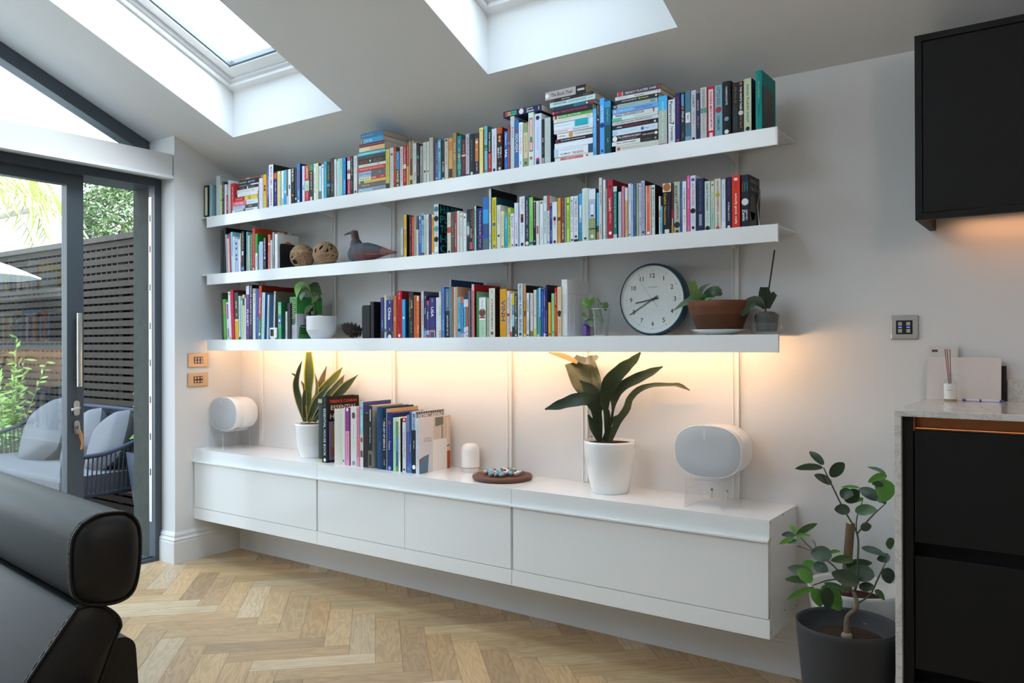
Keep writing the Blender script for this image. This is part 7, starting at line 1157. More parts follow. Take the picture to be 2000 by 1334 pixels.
def book_mesh(k, cv, pg, rr):
    """adds a book's cover to cv and its leaves to pg, spine on y = 0 facing -y, foot on z = 0"""
    ori, lab, grp, X0, X1, Y, z, h, d, ln, hb, col, side, spec, its = k
    w = X1-X0; c = hexc(col); sc = hexc(side) if side else c
    t = .0026 if hb else .0009
    t = min(t, .12*(w if ori == 'V' else h)); ins = .0035 if hb else .0006
    mat = 'paper' if hb else 'print'; pc = PAGE[rr.randrange(4)] if ori == 'H' else PAGE[rr.choice((0, 0, 2, 1))]
    if ori == 'V':
        bow = .0022 if hb else .0
        n = 6 if hb else 1
        prof = [(w*i/n, -bow*(1-(2*i/n-1)**2)) for i in range(n+1)]
        cv.mesh([(x, y, 0) for x, y in prof]+[(x, y, h) for x, y in prof]+[(w, t*1.5, 0), (0, t*1.5, 0), (w, t*1.5, h), (0, t*1.5, h)],
                [(i, i+1, n+1+i+1, n+1+i) for i in range(n)]+[tuple(range(n, -1, -1))+(2*n+3, 2*n+2)]+[tuple(range(n+1, 2*n+2))+(2*n+4, 2*n+5)], c, mat)
        cv.box((0, 0, 0), (t, d, h), c, mat)
        cv.box((w-t, 0, 0), (w, d, h), sc, mat)
        pg.box((t, t*1.5, ins), (w-t, d-ins*1.5, h-ins), pc, 'pages')
        spine_print(cv, its, w, h, bow, 'V')
    else:
        cv.box((0, 0, 0), (w, t*1.5, h), c, mat)
        cv.box((0, 0, 0), (w, d, t), sc, mat); cv.box((0, 0, h-t), (w, d, h), sc, mat)
        pg.box((ins, t*1.5, t), (w-ins, d-ins, h-t), pc, 'pages')
        spine_print(cv, its, w, h, 0, 'H')
    if spec:
        X = w+.0004; U = (0, 1, 0); V = (0, 0, 1)
        def T(tx, y, zz, ww, hh, cc, fit='both'): cv.text(tx, (X, y, zz), U, V, ww, hh, cc, 'print', fit)
        if spec == 'HATCH':
            for i, tx in enumerate(('HAPPY', 'PLATE', 'TOUCH', 'HERE', 'CLUB')): T(tx, d*.52, h*(.90-.195*i), d*.92, h*.15, '#1f8f92', 'x')
        elif spec == 'TOMORROW':
            T('TOMORROW', d*.5, h*.90, d*.84, h*.075, '#8a8a84'); T('AND', d*.62, h*.82, d*.12, h*.03, '#8a8a84'); T('TOMORROW', d*.55, h*.75, d*.8, h*.075, '#8a8a84')
            cv.face([(X, d*(.36+.24*math.cos(2*math.pi*k/20)), h*(.40+.26*math.sin(2*math.pi*k/20))) for k in range(20)], '#55524e', 'print')
            cv.face([(X, d*.06, h*.02), (X, d*.8, h*.02), (X, d*.55, h*.3), (X, d*.12, h*.3)], '#5a5650', 'print')
        elif spec == 'ESSENTIAL':
            T('TERENCE CONRAN', d*.50, h*.925, d*.86, h*.045, '#c4482c'); T('ESSENTIAL', d*.52, h*.83, d*.82, h*.068, '#c8c8c4'); T('HOUSE', d*.40, h*.70, d*.62, h*.075, '#c8c8c4')
            cv.face([(X, d*.05, h*.03), (X, d*.96, h*.03), (X, d*.96, h*.62), (X, d*.05, h*.62)], '#7a70a0', 'print')
            cv.face([(X+.0003, d*.12, h*.08), (X+.0003, d*.90, h*.08), (X+.0003, d*.90, h*.57), (X+.0003, d*.12, h*.57)], '#a87860', 'print')
            cv.face([(X+.0006, d*.12, h*.08), (X+.0006, d*.90, h*.08), (X+.0006, d*.90, h*.2), (X+.0006, d*.12, h*.23)], '#a05c34', 'print')
        elif spec == 'PATTERN':
            cv.face([(X, 0, h*.84), (X, d, h*.84), (X, d, h), (X, 0, h)], '#8e939c', 'print')
            for i in range(12):
                y = d*(.04+i*.08); cv.face([(X+.0003, y, h*.85), (X+.0003, y+d*.045, h*.85), (X+.0003, y+d*.02, h*.99), (X+.0003, y-d*.01, h*.99)], '#22242a', 'print')
            cv.text('UNDERSTANDING', (X+.0006, d*.5, h*.92), U, V, d*.94, h*.075, '#eceef0', 'print')
        elif spec == 'CIRCLE':
            cv.face([(X, d*.42+.052*math.cos(k*.2618), h*.52+.052*math.sin(k*.2618)) for k in range(24)], '#d8a81c', 'print')
            cv.face([(X+.0003, d*.5+.03*math.cos(k*.2618), h*.70+.022*math.sin(k*.2618)) for k in range(24)], '#d8702c', 'print')
        elif spec == 'INTERIORS':
            q = lambda pts, cc, l: cv.face([(X+l*.0003, d*a, h*e) for a, e in pts], cc, 'print')
            q([(.45, .0), (.99, .0), (.99, .995), (.45, .995)], '#c9bcae', 1)
            q([(.0, .0), (.26, .0), (.30, .33), (.13, .30), (.0, .26)], '#56748c', 2); q([(0, .12), (.10, .27), (0, .255)], '#8c4a34', 3)
            q([(.50, .82), (.76, .84), (.76, .985), (.50, .985)], '#6d746a', 2); q([(.55, .22), (.74, .28), (.74, .82), (.70, .83), (.70, .45), (.55, .40)], '#71858e', 2)
            q([(.50, .0), (.985, .0), (.985, .34), (.86, .33), (.70, .22), (.50, .20)], '#a4501f', 3)
            q([(.64, .50), (.68, .505), (.68, .80), (.64, .79)], '#d8cec4', 4); q([(.87, .42), (.93, .42), (.93, .97), (.87, .97)], '#d8c8b4', 3)
            q([(.86, .415), (.96, .43), (.96, .45), (.86, .435)], '#3c3c4c', 4)
            T('INTERIOR', d*.26, h*.62, d*.30, h*.028, '#6c6c74'); T('DETAILS', d*.26, h*.575, d*.30, h*.034, '#6c6c74')
def books():
    rr = random.Random(21)
    scv, spg = MB(), MB()
    for k in BOOKS:
        ori, lab, grp, X0, X1, Y, z, h, d, ln = k[:10]
        cv, pg = MB(), MB(); book_mesh(k, cv, pg, rr)
        jy = rr.uniform(0, .004); rz = rr.uniform(-.6, .6) if ori == 'H' else 0.
        M = Matrix.Translation((X0, Y+jy, z+.0003)) @ Matrix.Rotation(R(rz), 4, 'Z') @ Matrix.Rotation(R(-ln), 4, 'Y')
        if ln:                                       # a leaning book stands on its lower corner
            M = Matrix.Translation((X0, Y+jy, z+.0003+(max(0., -math.sin(R(ln)))*(X1-X0)))) @ Matrix.Rotation(R(-ln), 4, 'Y')
        if not lab:
            for src, dst in ((cv, scv), (pg, spg)):
                i = len(dst.v); dst.v += [tuple(M @ Vector(p)) for p in src.v]; dst.f += [tuple(a+i for a in f) for f in src.f]
                dst.c += src.c; dst.m += src.m; dst.uv += src.uv; dst.sm += src.sm
            continue
        t = bpy.data.objects.new('book', None); COL.objects.link(t); t.empty_display_size = .03
        t.matrix_world = M; tag(t, lab, 'book', grp)
        cv.build('cover', t); pg.build('page_block', t)
    s = scv.build('slim_books'); tag(s, 'slimmest books and booklets squeezed in along the three wall shelves', 'books', None, 'stuff')
    p = spg.build('page_block', s); p['kind'] = 'stuff'
books()
# ------------------------------------------------------------------ things on the shelves
Z1, Z2, Z3 = 2.2372, 1.8600, 1.4313
GREENS = {0: ((.030, .062, .022), (.036, .072, .026)), 1: ((.065, .125, .032), (.075, .14, .036)), 2: ((.13, .29, .045), (.15, .32, .05))}
def plant_leaves(b, key, base, tones, fold=.15, n=12, wav=0., hint=None, edge=.78, oval=False):
    for pts, hw, tone in PLANTS[key]:
        p = [Vector(q)-Vector(base) for q in pts]
        b.leaf(p, hw, tones[tone], fold=fold, n=n, wav=wav, hint=hint, edge=edge, oval=oval)
def bookend(label, loc, w, h, d, col, mat='satin', face='x', group=None):
    """steel bookend: upright plate standing across the shelf and a foot under the books"""
    t = thing('bookend', label, 'bookend', loc, group=group)
    b = MB()
    pr = rounded((-d/2, -.02), (d/2, h), min(.014, d/6), 5); pr = [(a, max(c, 0)) for a, c in pr]
    b.prism(pr, 0, w, 0, col, mat); b.build('upright_plate', t)
    simple(lambda b: b.box((-.06 if face == 'x' else 0, -d/2, .0), (.0, d/2, .0008), col, mat), 'foot_plate', t)
    return t
def shelf_things():
    # bookends
    bookend('black steel bookend against the teal hardback, right end of the top shelf', (3.7216, -.222, Z1+.0002), .0016, .178, .125, (.018, .018, .02), 'satin')
    bookend('black steel bookend against the white yellow-circle book, middle shelf', (.7672, -.215, Z2+.0002), .0016, .155, .115, (.012, .012, .014), 'satin')
    t = thing('file_box', 'black upright bookend block next to the pine cone, bottom shelf', 'bookend', (1.4935, -.292, Z3))
    bevel(simple(lambda b: b.rbox((0, 0, 0), (.0600, .13, .183), (.009, .009, .010), 'blackmat', .012, 1), 'block', t), .002)
    t = thing('bookend', 'bent silver wire bookend against the rainbow-striped paperback, middle shelf', 'bookend', (3.6680, -.2, Z2+.0002))
    def wire(b):
        b.tube([(0.002, .03, .002), (.004, .03, .165), (.012, -.03, .09), (.030, -.06, .003), (.055, -.065, .003), (.055, .03, .003), (.002, .032, .002)], .0022, (.7, .7, .7), 'metal', 8)
    simple(wire, 'wire_frame', t)
    # page markers in the white book
    t = thing('page_tabs', 'cream paper tabs sticking out of the white yellow-circle book, middle shelf', 'paper tabs', (.722, -.27, Z2+.2045))
    simple(lambda b: (b.box((.02, .0, 0), (.0206, .055, .022), (.52, .53, .40), 'paper'), b.box((.03, .07, -.004), (.0306, .10, .026), (.50, .52, .38), 'paper'), b.box((.04, .01, -.004), (.0406, .12, .010), (.50, .52, .38), 'paper')), 'paper_slips', t)
    # woven cane balls
    def cane_ball(label, x, y, r, seed):
        t = thing('woven_ball', label, 'decorative ball', (x, y, Z2), group='woven cane balls')
        rr = random.Random(seed); b = MB()
        b.ball((0, 0, r), r*.84, (.030, .016, .009), 'cane', 20, 14)
        for i in range(26):
            ax = Vector((rr.gauss(0, 1), rr.gauss(0, 1), rr.gauss(0, 1))).normalized()
            u = ax.orthogonal().normalized(); v = ax.cross(u); off = rr.uniform(-.55, .55); k = math.sqrt(1-off*off); ro = r*rr.uniform(.93, .99)
            g = rr.uniform(.75, 1.25); col = (.30*g, .175*g, .085*g)
            ring = []
            for a in range(37):
                th = 2*math.pi*a/36; d = (u*math.cos(th)+v*math.sin(th))*k+ax*off
                ring.append((d, ax))
            vs = []; fs = []
            hwd = r*.095
            for d, ax_ in ring:
                tn = ax_-d*d.dot(ax_); tn.normalize(); c = Vector((0, 0, r))+d*ro
                wob = d*(.0)
                vs += [c-tn*hwd, c-tn*hwd*.5+d*r*.035, c+tn*hwd*.5+d*r*.035, c+tn*hwd]
            for a in range(36):
                for q in range(3): fs.append((a*4+q, a*4+q+1, a*4+q+5, a*4+q+4))
            b.mesh(vs, fs, col, 'cane', True)
        b.build('cane_weave', t)
    cane_ball('woven cane ball touching the black bookend, middle shelf', .888, -.20, .0735, 1)
    cane_ball('woven cane ball between the other ball and the bird, middle shelf', 1.094, -.20, .0735, 2)
    # carved bird
    t = thing('carved_bird', 'dark painted wooden bird with a long beak on the middle shelf', 'bird ornament', (1.42, -.2, Z2))
    def bird(b):
        # body: rings along a spine from breast to tail
        ring = [(-.105, .052, .012, .012), (-.098, .055, .038, .040), (-.075, .058, .052, .056), (-.03, .060, .056, .058), (.03, .062, .053, .053), (.09, .060, .042, .040), (.15, .055, .026, .024), (.20, .050, .015, .012), (.245, .044, .007, .006)]
        n = 20; v = []; cols = []
        for x, z, ry, rz in ring:
            for k in range(n):
                a = 2*math.pi*k/n; v.append((x, ry*math.cos(a), max(z+rz*math.sin(a), .001)))
        f = [];
        for i in range(len(ring)-1):
            for k in range(n):
                f.append((i*n+k, i*n+(k+1) % n, (i+1)*n+(k+1) % n, (i+1)*n+k))
                low = math.sin(2*math.pi*(k+.5)/n) < -.1
                if i >= 6: cols.append((.22, .075, .06))
                elif low and i >= 3: cols.append((.13, .035, .035))
                else: cols.append((.050, .055, .070) if i > 1 else (.040, .045, .058))
        f.append(tuple(range(n))); cols.append((.04, .045, .058)); f.append(tuple(range((len(ring)-1)*n, len(ring)*n))); cols.append((.25, .09, .07))
        b.mesh(v, f, cols, 'feather', True)
    body = simple(bird, 'body', t)
    def neck(b):
        P, W_ = spline([Vector((-.052, 0, .070)), Vector((-.066, 0, .110)), Vector((-.074, 0, .145)), Vector((-.080, 0, .180))], [.050, .036, .0225, .0195], 14)
        b.tube(P[:8], W_[:8], (.050, .055, .070), 'feather', 18); b.tube(P[7:], W_[7:], (.080, .035, .036), 'feather', 18)
        for k in (3, 5, 7, 9):
            c, r = P[k], W_[k]*1.01
            b.tube([(c.x+r*math.cos(a_*.2618), r*math.sin(a_*.2618), c.z-.25*r*math.cos(a_*.2618)) for a_ in range(25)], .0008, (.35, .35, .38), 'feather', 4, False)
        b.ball((-.082, 0, .180), .0205, (.09, .045, .045), 'feather', 16, 10, (1.25, .9, .85))
        b.ball((-.078, 0, .192), .0155, (.42, .40, .39), 'feather', 14, 8, (1.2, .85, .55))
        for s in (-1, 1): b.ball((-.090, s*.016, .184), .0035, (.01, .01, .01), 'glaze', 10, 6)
    simple(neck, 'head', t)
    simple(lambda b: b.tube([(-.098, 0, .181), (-.125, 0, .181), (-.150, 0, .177), (-.168, 0, .171)], [.0085, .006, .0042, .0015], (.018, .016, .018), 'satin', 10), 'beak', t)
    def wing(b):
        for s in (-1, 1):
            for i in range(9):
                x = -.085+i*.013
                pts = []
                for k in range(7):
                    a = R(-60+20*k); rx = .0575+.0012; pts.append((x+.012*math.cos(a)-.010*math.sin(a*.5), s*(.0565-.003*abs(i-4)/4)*math.cos(a)*1.01, .060+.0585*math.sin(a)))
                b.tube(pts, .0009, (.40, .40, .42), 'feather', 4)
            for i in range(5):
                b.tube([(.02+i*.022, s*.050*(1-i*.07), .055-.004*i), (.06+i*.022, s*.044*(1-i*.09), .042), (.095+i*.022, s*.030*(1-i*.1), .040)], .0011, (.30, .16, .15), 'feather', 4)
    simple(wing, 'wing_lines', t)
    # feed box with a bird on it
    t = thing('feed_box', 'green and lilac bird feed carton behind the ribbed white pot', 'carton', (.872, -.282, Z3))
    W, D, H = .062, .195, .252
    def carton(b):
        b.box((0, 0, 0), (W, D, H), (.45, .46, .52), 'print')
        b.box((-.0004, -.0004, H*.60), (W+.0004, D+.0004, H+.0004), (.055, .30, .065), 'print')
        b.rbox((.011, -.0012, H*.34), (W-.014, -.0002, H*.94), (.02, .075, .03), 'satin', .012, 1)
        for i in range(9):
            for j in range(2): b.lathe([(.004, 0), (.0035, .001)], (.55, .43, .22), 'print', (0, 0, 0), 8) if False else b.face([(.022+j*.014+(.006 if i % 2 else 0)+.0045*math.cos(k*1.05), -.0014, H*(.90-.05*i)+.0045*math.sin(k*1.05)) for k in range(6)], (.55, .43, .22), 'print')
        for i in range(6): b.box((.010, -.0009, H*(.26-.03*i)), (W-.012, -.0004, H*(.265-.03*i)), (.30, .31, .38), 'print')
        X = W+.0006
        b.face([(X, D*.06, H*.02), (X, D*.55, H*.02), (X, D*.5, H*.22), (X, D*.1, H*.30)], (.06, .22, .05), 'print')
        for i in range(4): b.box((X-.0006, D*.14, H*(.12+.06*i)), (X+.0004, D*.52, H*(.155+.06*i)), (.02, .08, .03), 'print')
        b.face([(X, D*(.62+.17*math.cos(k*.35)), H*(.62+.12*math.sin(k*.35))) for k in range(18)], (.03, .03, .035), 'print')
        b.face([(X+.0004, D*(.60+.06*math.cos(k*.35)), H*(.63+.05*math.sin(k*.35))) for k in range(18)], (.6, .6, .58), 'print')
        b.text('Eco', (X+.0004, D*.40, H*.45), (0, 1, 0), (0, 0, 1), .04, .018, (.05, .06, .06)); b.text('Super', (X+.0004, D*.44, H*.37), (0, 1, 0), (0, 0, 1), .06, .018, (.05, .06, .06))
    simple(carton, 'carton', t)
    # small thermometer in front of the booklet
    t = thing('digital_thermometer', 'small white thermometer with a dark screen, bottom shelf', 'thermometer', (.706, -.302, Z3))
    bevel(simple(lambda b: (b.box((0, 0, .008), (.064, .009, .070), (.82, .83, .84), 'plastic'), b.box((.008, .001, 0), (.052, .018, .008), (.70, .78, .78), 'plastic')), 'case', t), .002)
    simple(lambda b: b.box((.008, -.0008, .018), (.040, .0002, .060), (.02, .02, .022), 'glaze'), 'screen', t)
    # pots
    t = thing('potted_pothos', 'drooping green plant in a ribbed white pot on the bottom shelf', 'potted plant', (1.050, -.195, Z3))
    def pot(b):
        pr = [(.050, 0), (.060, .004), (.080, .036), (.0855, .048)]+[(.0870+(.0012 if i % 2 else 0), .052+i*.0048) for i in range(17)]+[(.0870, .135), (.0835, .136), (.0815, .126), (.0, .126)]
        b.lathe(pr, (.74, .74, .77), 'satin', seg=40)
        b.lathe([(.0830, .1345), (.0870, .1355)], (.30, .27, .27), 'satin', seg=40, cap=False)
    simple(pot, 'pot', t)
    simple(lambda b: b.lathe([(.081, .124), (.05, .128), (.0, .129)], (.03, .022, .016), 'soil', seg=24), 'soil', t)
    simple(lambda b: plant_leaves(b, 'pothos', (1.050, -.195, Z3), GREENS, .12), 'foliage', t)
    # pine cone
    t = thing('pine_cone', 'open dark pine cone next to the black bookend block, bottom shelf', 'pine cone', (1.385, -.20, Z3+.030), rz=0)
    def cone(b):
        rr = random.Random(9)
        ax = Vector((-1, 0, .30)).normalized(); u = ax.orthogonal().normalized(); v = ax.cross(u)
        b.tube([ax*0, ax*.10], [.012, .006], (.03, .02, .014), 'bark', 8)
        for i in range(68):
            a = i*2.39996; f = i/67; p = ax*(.005+.105*f); r = .024+.020*math.sin(math.pi*min(1, f*.8+.25))
            d = (u*math.cos(a)+v*math.sin(a)); tip = p+d*r+ax*(.016+.018*f)
            if tip.z < -.028: continue
            s = d.cross(ax).normalized()*.0075; th = ax*.003
            g = rr.uniform(.6, 1.3); c = (.045*g, .030*g, .022*g)
            m = p+d*r*.62+ax*.004
            b.mesh([p, m-s, tip-s*.6, tip+s*.6, m+s, p+th, m-s+th, tip-s*.6+th, tip+s*.6+th, m+s+th], [(4,3,2,1,0), (5,6,7,8,9), (1,2,7,6), (2,3,8,7), (3,4,9,8)], c, 'bark')
    simple(cone, 'scales', t)
    # ridged white box at the end of the books
    t = thing('network_router', 'tall white ridged box closing the bottom-shelf book row', 'router', (2.786, -.285, Z3))
    def rt(b):
        b.rbox((0, 0, .002), (.033, .200, .262), (.76, .78, .82), 'plastic', .006, 2)
        for i in range(16): b.box((.004, -.0006, .105+i*.0056), (.028, .0004, .1075+i*.0056), (.60, .62, .66), 'plastic')
        for i in range(4): b.box((.0325, .018+i*.042, .02), (.0345, .020+i*.042, .19), (.80, .82, .85), 'plastic')
        b.box((.0328, .004, .196), (.0338, .198, .198), (.58, .60, .63), 'plastic')
        b.box((.004, .006, 0), (.029, .194, .003), (.12, .12, .13), 'matte')
    simple(rt, 'casing', t)
    # glass of water with cuttings, purple bottle
    t = thing('water_glass', 'ribbed drinking glass of water holding a green cutting, bottom shelf', 'glass', (2.945, -.20, Z3))
    def tum(b):
        n = 48; pr = [(.034, .0), (.036, .03), (.040, .08), (.0455, .126)]
        v = []
        for r, z in pr:
            for k in range(n): a = 2*math.pi*k/n; q = r*(1+.018*(k % 2)); v.append((q*math.cos(a), q*math.sin(a), z))
        f = [(i*n+k, i*n+(k+1) % n, (i+1)*n+(k+1) % n, (i+1)*n+k) for i in range(len(pr)-1) for k in range(n)]
        b.mesh(v, f, (1, 1, 1), 'tumbler', False)
        b.lathe([(.043, .126), (.0455, .1265), (.046, .125)], (.8, .82, .82), 'glaze', cap=False)
        b.lathe([(.034, .0), (.0335, .006), (0, .006)], (.55, .58, .58), 'glaze')
    simple(tum, 'tumbler', t)
    simple(lambda b: b.lathe([(.0372, .079), (.0372, .0795), (0, .0795)], (1, 1, 1), 'clear'), 'water', t)
    simple(lambda b: plant_leaves(b, 'cutting', (2.945, -.20, Z3), GREENS, .15, 10), 'foliage', t)
    t = thing('purple_bottle', 'small purple faceted bottle beside the ribbed water glass', 'bottle', (2.878, -.215, Z3))
    simple(lambda b: b.lathe([(.020, 0), (.021, .004), (.021, .048), (.009, .058), (.009, .075), (.007, .075)], (.10, .035, .24), 'glaze', seg=6, smooth=False), 'bottle', t)
    # clock
    t = thing('wall_clock', 'round dark blue clock showing twenty to nine, standing on the bottom shelf', 'clock', (3.168, -.128, Z3+.1645))
    CR = .1625
    def case(b):
        n = 72; pr = [(CR-.010, -.004), (CR-.004, -.006), (CR, .002), (CR, .045), (CR-.01, .052), (0, .052)]
        v = [(r*math.cos(2*math.pi*k/n), y, r*math.sin(2*math.pi*k/n)) for r, y in pr for k in range(n)]
        f = [(i*n+k, (i+1)*n+k, (i+1)*n+(k+1) % n, i*n+(k+1) % n) for i in range(len(pr)-1) for k in range(n)]
        b.mesh(v, f, (.018, .062, .100), 'satin', True)
        pr = [(CR-.010, -.004), (CR-.0105, .008)]
        v = [(r*math.cos(2*math.pi*k/n), y, r*math.sin(2*math.pi*k/n)) for r, y in pr for k in range(n)]
        b.mesh(v, [(k, n+k, n+(k+1) % n, (k+1) % n) for k in range(n)], (.75, .76, .74), 'satin', True)
        for s in (-1, 1): b.tube([(s*.02, .0, -CR+.001), (s*.02, .04, -CR+.001)], .003, (.1, .1, .1), 'matte', 8)
    simple(case, 'case', t)
    def dial(b):
        b.face([((CR-.0105)*math.cos(2*math.pi*k/72), .008, (CR-.0105)*math.sin(2*math.pi*k/72)) for k in range(72)], (.74, .77, .75), 'paper')
        for i in range(60):
            a = 2*math.pi*i/60; c, s = math.cos(a), math.sin(a); l = .004 if i % 5 else .006; w = .0005 if i % 5 else .0013; r = .134
            b.face([(c*r-s*w, .0075, s*r+c*w), (c*r+s*w, .0075, s*r-c*w), (c*(r-l)+s*w, .0075, s*(r-l)-c*w), (c*(r-l)-s*w, .0075, s*(r-l)+c*w)], (.05, .06, .07), 'paper')
        for h in range(1, 13):
            a = R(90-30*h); r = .108; b.text(str(h), (r*math.cos(a), .0072, r*math.sin(a)), (1, 0, 0), (0, 0, 1), .011*len(str(h))+.002, .021, (.04, .05, .06), 'paper', 'same')
        b.text('JONES', (0, .0072, .055), (1, 0, 0), (0, 0, 1), .046, .0062, (.16, .17, .18), 'paper', 'x')
    simple(dial, 'dial', t)
    def hand(nm, ang, l, w, back, y, col):
        b = MB(); a = R(90-ang); c, s = math.cos(a), math.sin(a)
        P = lambda u, v: (c*u-s*v, y, s*u+c*v)
        b.mesh([P(-back, -w), P(l, -w*.7), P(l, w*.7), P(-back, w)]+[(x, yy+.001, z) for x, yy, z in (P(-back, -w), P(l, -w*.7), P(l, w*.7), P(-back, w))], [(0,1,2,3), (7,6,5,4), (0,4,5,1), (1,5,6,2), (2,6,7,3), (3,7,4,0)], col, 'satin'); b.build(nm, t)
    hand('hour_hand', 260, .085, .0032, .030, .0050, (.03, .045, .065)); hand('minute_hand', 239, .128, .0026, .030, .0030, (.03, .045, .065)); hand('second_hand', 325, .125, .0007, .042, .0015, (.38, .40, .42))
    simple(lambda b: b.lathe([(.005, 0), (.005, .006), (0, .0065)], (.03, .045, .065), 'satin', seg=16), 'hub', t, (0, .006, 0), rot=(R(90), 0, 0))
    simple(lambda b: b.face([((CR-.0105)*math.cos(2*math.pi*k/48), -.0022, (CR-.0105)*math.sin(2*math.pi*k/48)) for k in range(48)], (1, 1, 1), 'clear'), 'cover_glass', t)
    # succulent bowl on a saucer
    t = thing('saucer', 'white saucer under the terracotta bowl', 'saucer', (3.490, -.15, Z3))
    simple(lambda b: b.lathe([(.050, 0), (.055, .002), (.085, .010), (.116, .022), (.118, .024), (.114, .024), (.08, .014), (.05, .009), (0, .009)], (.78, .80, .79), 'glaze', seg=48), 'dish', t)
    t = thing('succulent_bowl', 'weathered terracotta bowl with a fleshy green plant, bottom shelf', 'potted plant', (3.490, -.15, Z3+.0105))
    simple(lambda b: b.lathe([(.080, 0), (.085, .003), (.095, .018), (.118, .075), (.130, .108), (.1335, .132), (.129, .134), (.124, .125), (0, .120)], [(.06, .027, .018), (.075, .033, .020), (.10, .043, .025), (.15, .062, .034), (.165, .066, .036), (.16, .066, .037), (.10, .045, .028), (.03, .022, .016)], 'terracotta', seg=48), 'bowl', t)
    simple(lambda b: b.lathe([(.126, .118), (.06, .126), (.0, .128)], (.035, .026, .018), 'soil', seg=24), 'soil', t)
    simple(lambda b: plant_leaves(b, 'succulent', (3.490, -.15, Z3+.0105), {0: ((.040, .085, .045), (.05, .10, .05)), 1: ((.13, .21, .12), (.15, .23, .13)), 2: ((.15, .29, .09), (.17, .31, .10))}, .12, 10), 'foliage', t)
    # orchid in a clear pot
    t = thing('potted_orchid', 'orchid with a dark stake in a clear plastic pot, shelf end', 'potted plant', (3.690, -.15, Z3))
    simple(lambda b: b.lathe([(.040, .012), (.043, .013), (.0545, .092), (.0555, .093)], (1, 1, 1), 'tumbler', cap=False), 'clear_pot', t)
    simple(lambda b: b.lathe([(.036, .014), (.040, .016), (.049, .080), (.030, .094), (0, .097)], (.045, .035, .028), 'bark', seg=24), 'root_ball', t)
    simple(lambda b: b.lathe([(.055, .0), (.058, .002), (.066, .048), (.0665, .049)], (1, 1, 1), 'tumbler', cap=False), 'outer_dish', t)
    simple(lambda b: plant_leaves(b, 'orchid', (3.690, -.15, Z3), {0: ((.022, .040, .020), (.025, .045, .022)), 1: ((.035, .065, .035), (.04, .07, .04)), 2: ((.04, .07, .03), (.04, .07, .03))}, .2, 10), 'foliage', t)
    simple(lambda b: b.tube([(-.005, 0, .09), (.034, 0, .345)], .0032, (.015, .013, .013), 'satin', 8), 'stake', t)
shelf_things()

# ------------------------------------------------------------------ things on the cabinet
def white_pot(t, rb, rt_, h, mat='glaze', col=(.80, .80, .80)):
    pr = [(rb*.92, 0), (rb, .006), (rb+(rt_-rb)*.5, h*.35), (rt_*.965, h*.7), (rt_, h*.95), (rt_*.995, h*.992), (rt_*.975, h), (rt_*.93, h*.985), (rt_*.905, h*.94), (0, h*.93)]
    simple(lambda b: b.lathe(pr, col, mat, seg=56), 'pot', t)
    simple(lambda b: b.lathe([(rt_*.91, h*.945), (rt_*.5, h*.962), (0, h*.966)], (.040, .028, .020), 'soil', seg=28), 'soil', t)
def gauge(t, x, y, z, l=.06):
    simple(lambda b: (b.tube([(x, y, z), (x, y, z+l)], .006, (1, 1, 1), 'clear', 10), b.tube([(x, y, z+l*.3), (x, y, z+l*.36)], .0055, (.5, .03, .03), 'plastic', 10), b.tube([(x, y, z-.02), (x, y, z+.004)], .011, (.02, .02, .02), 'satin', 12)), 'water_gauge', t)
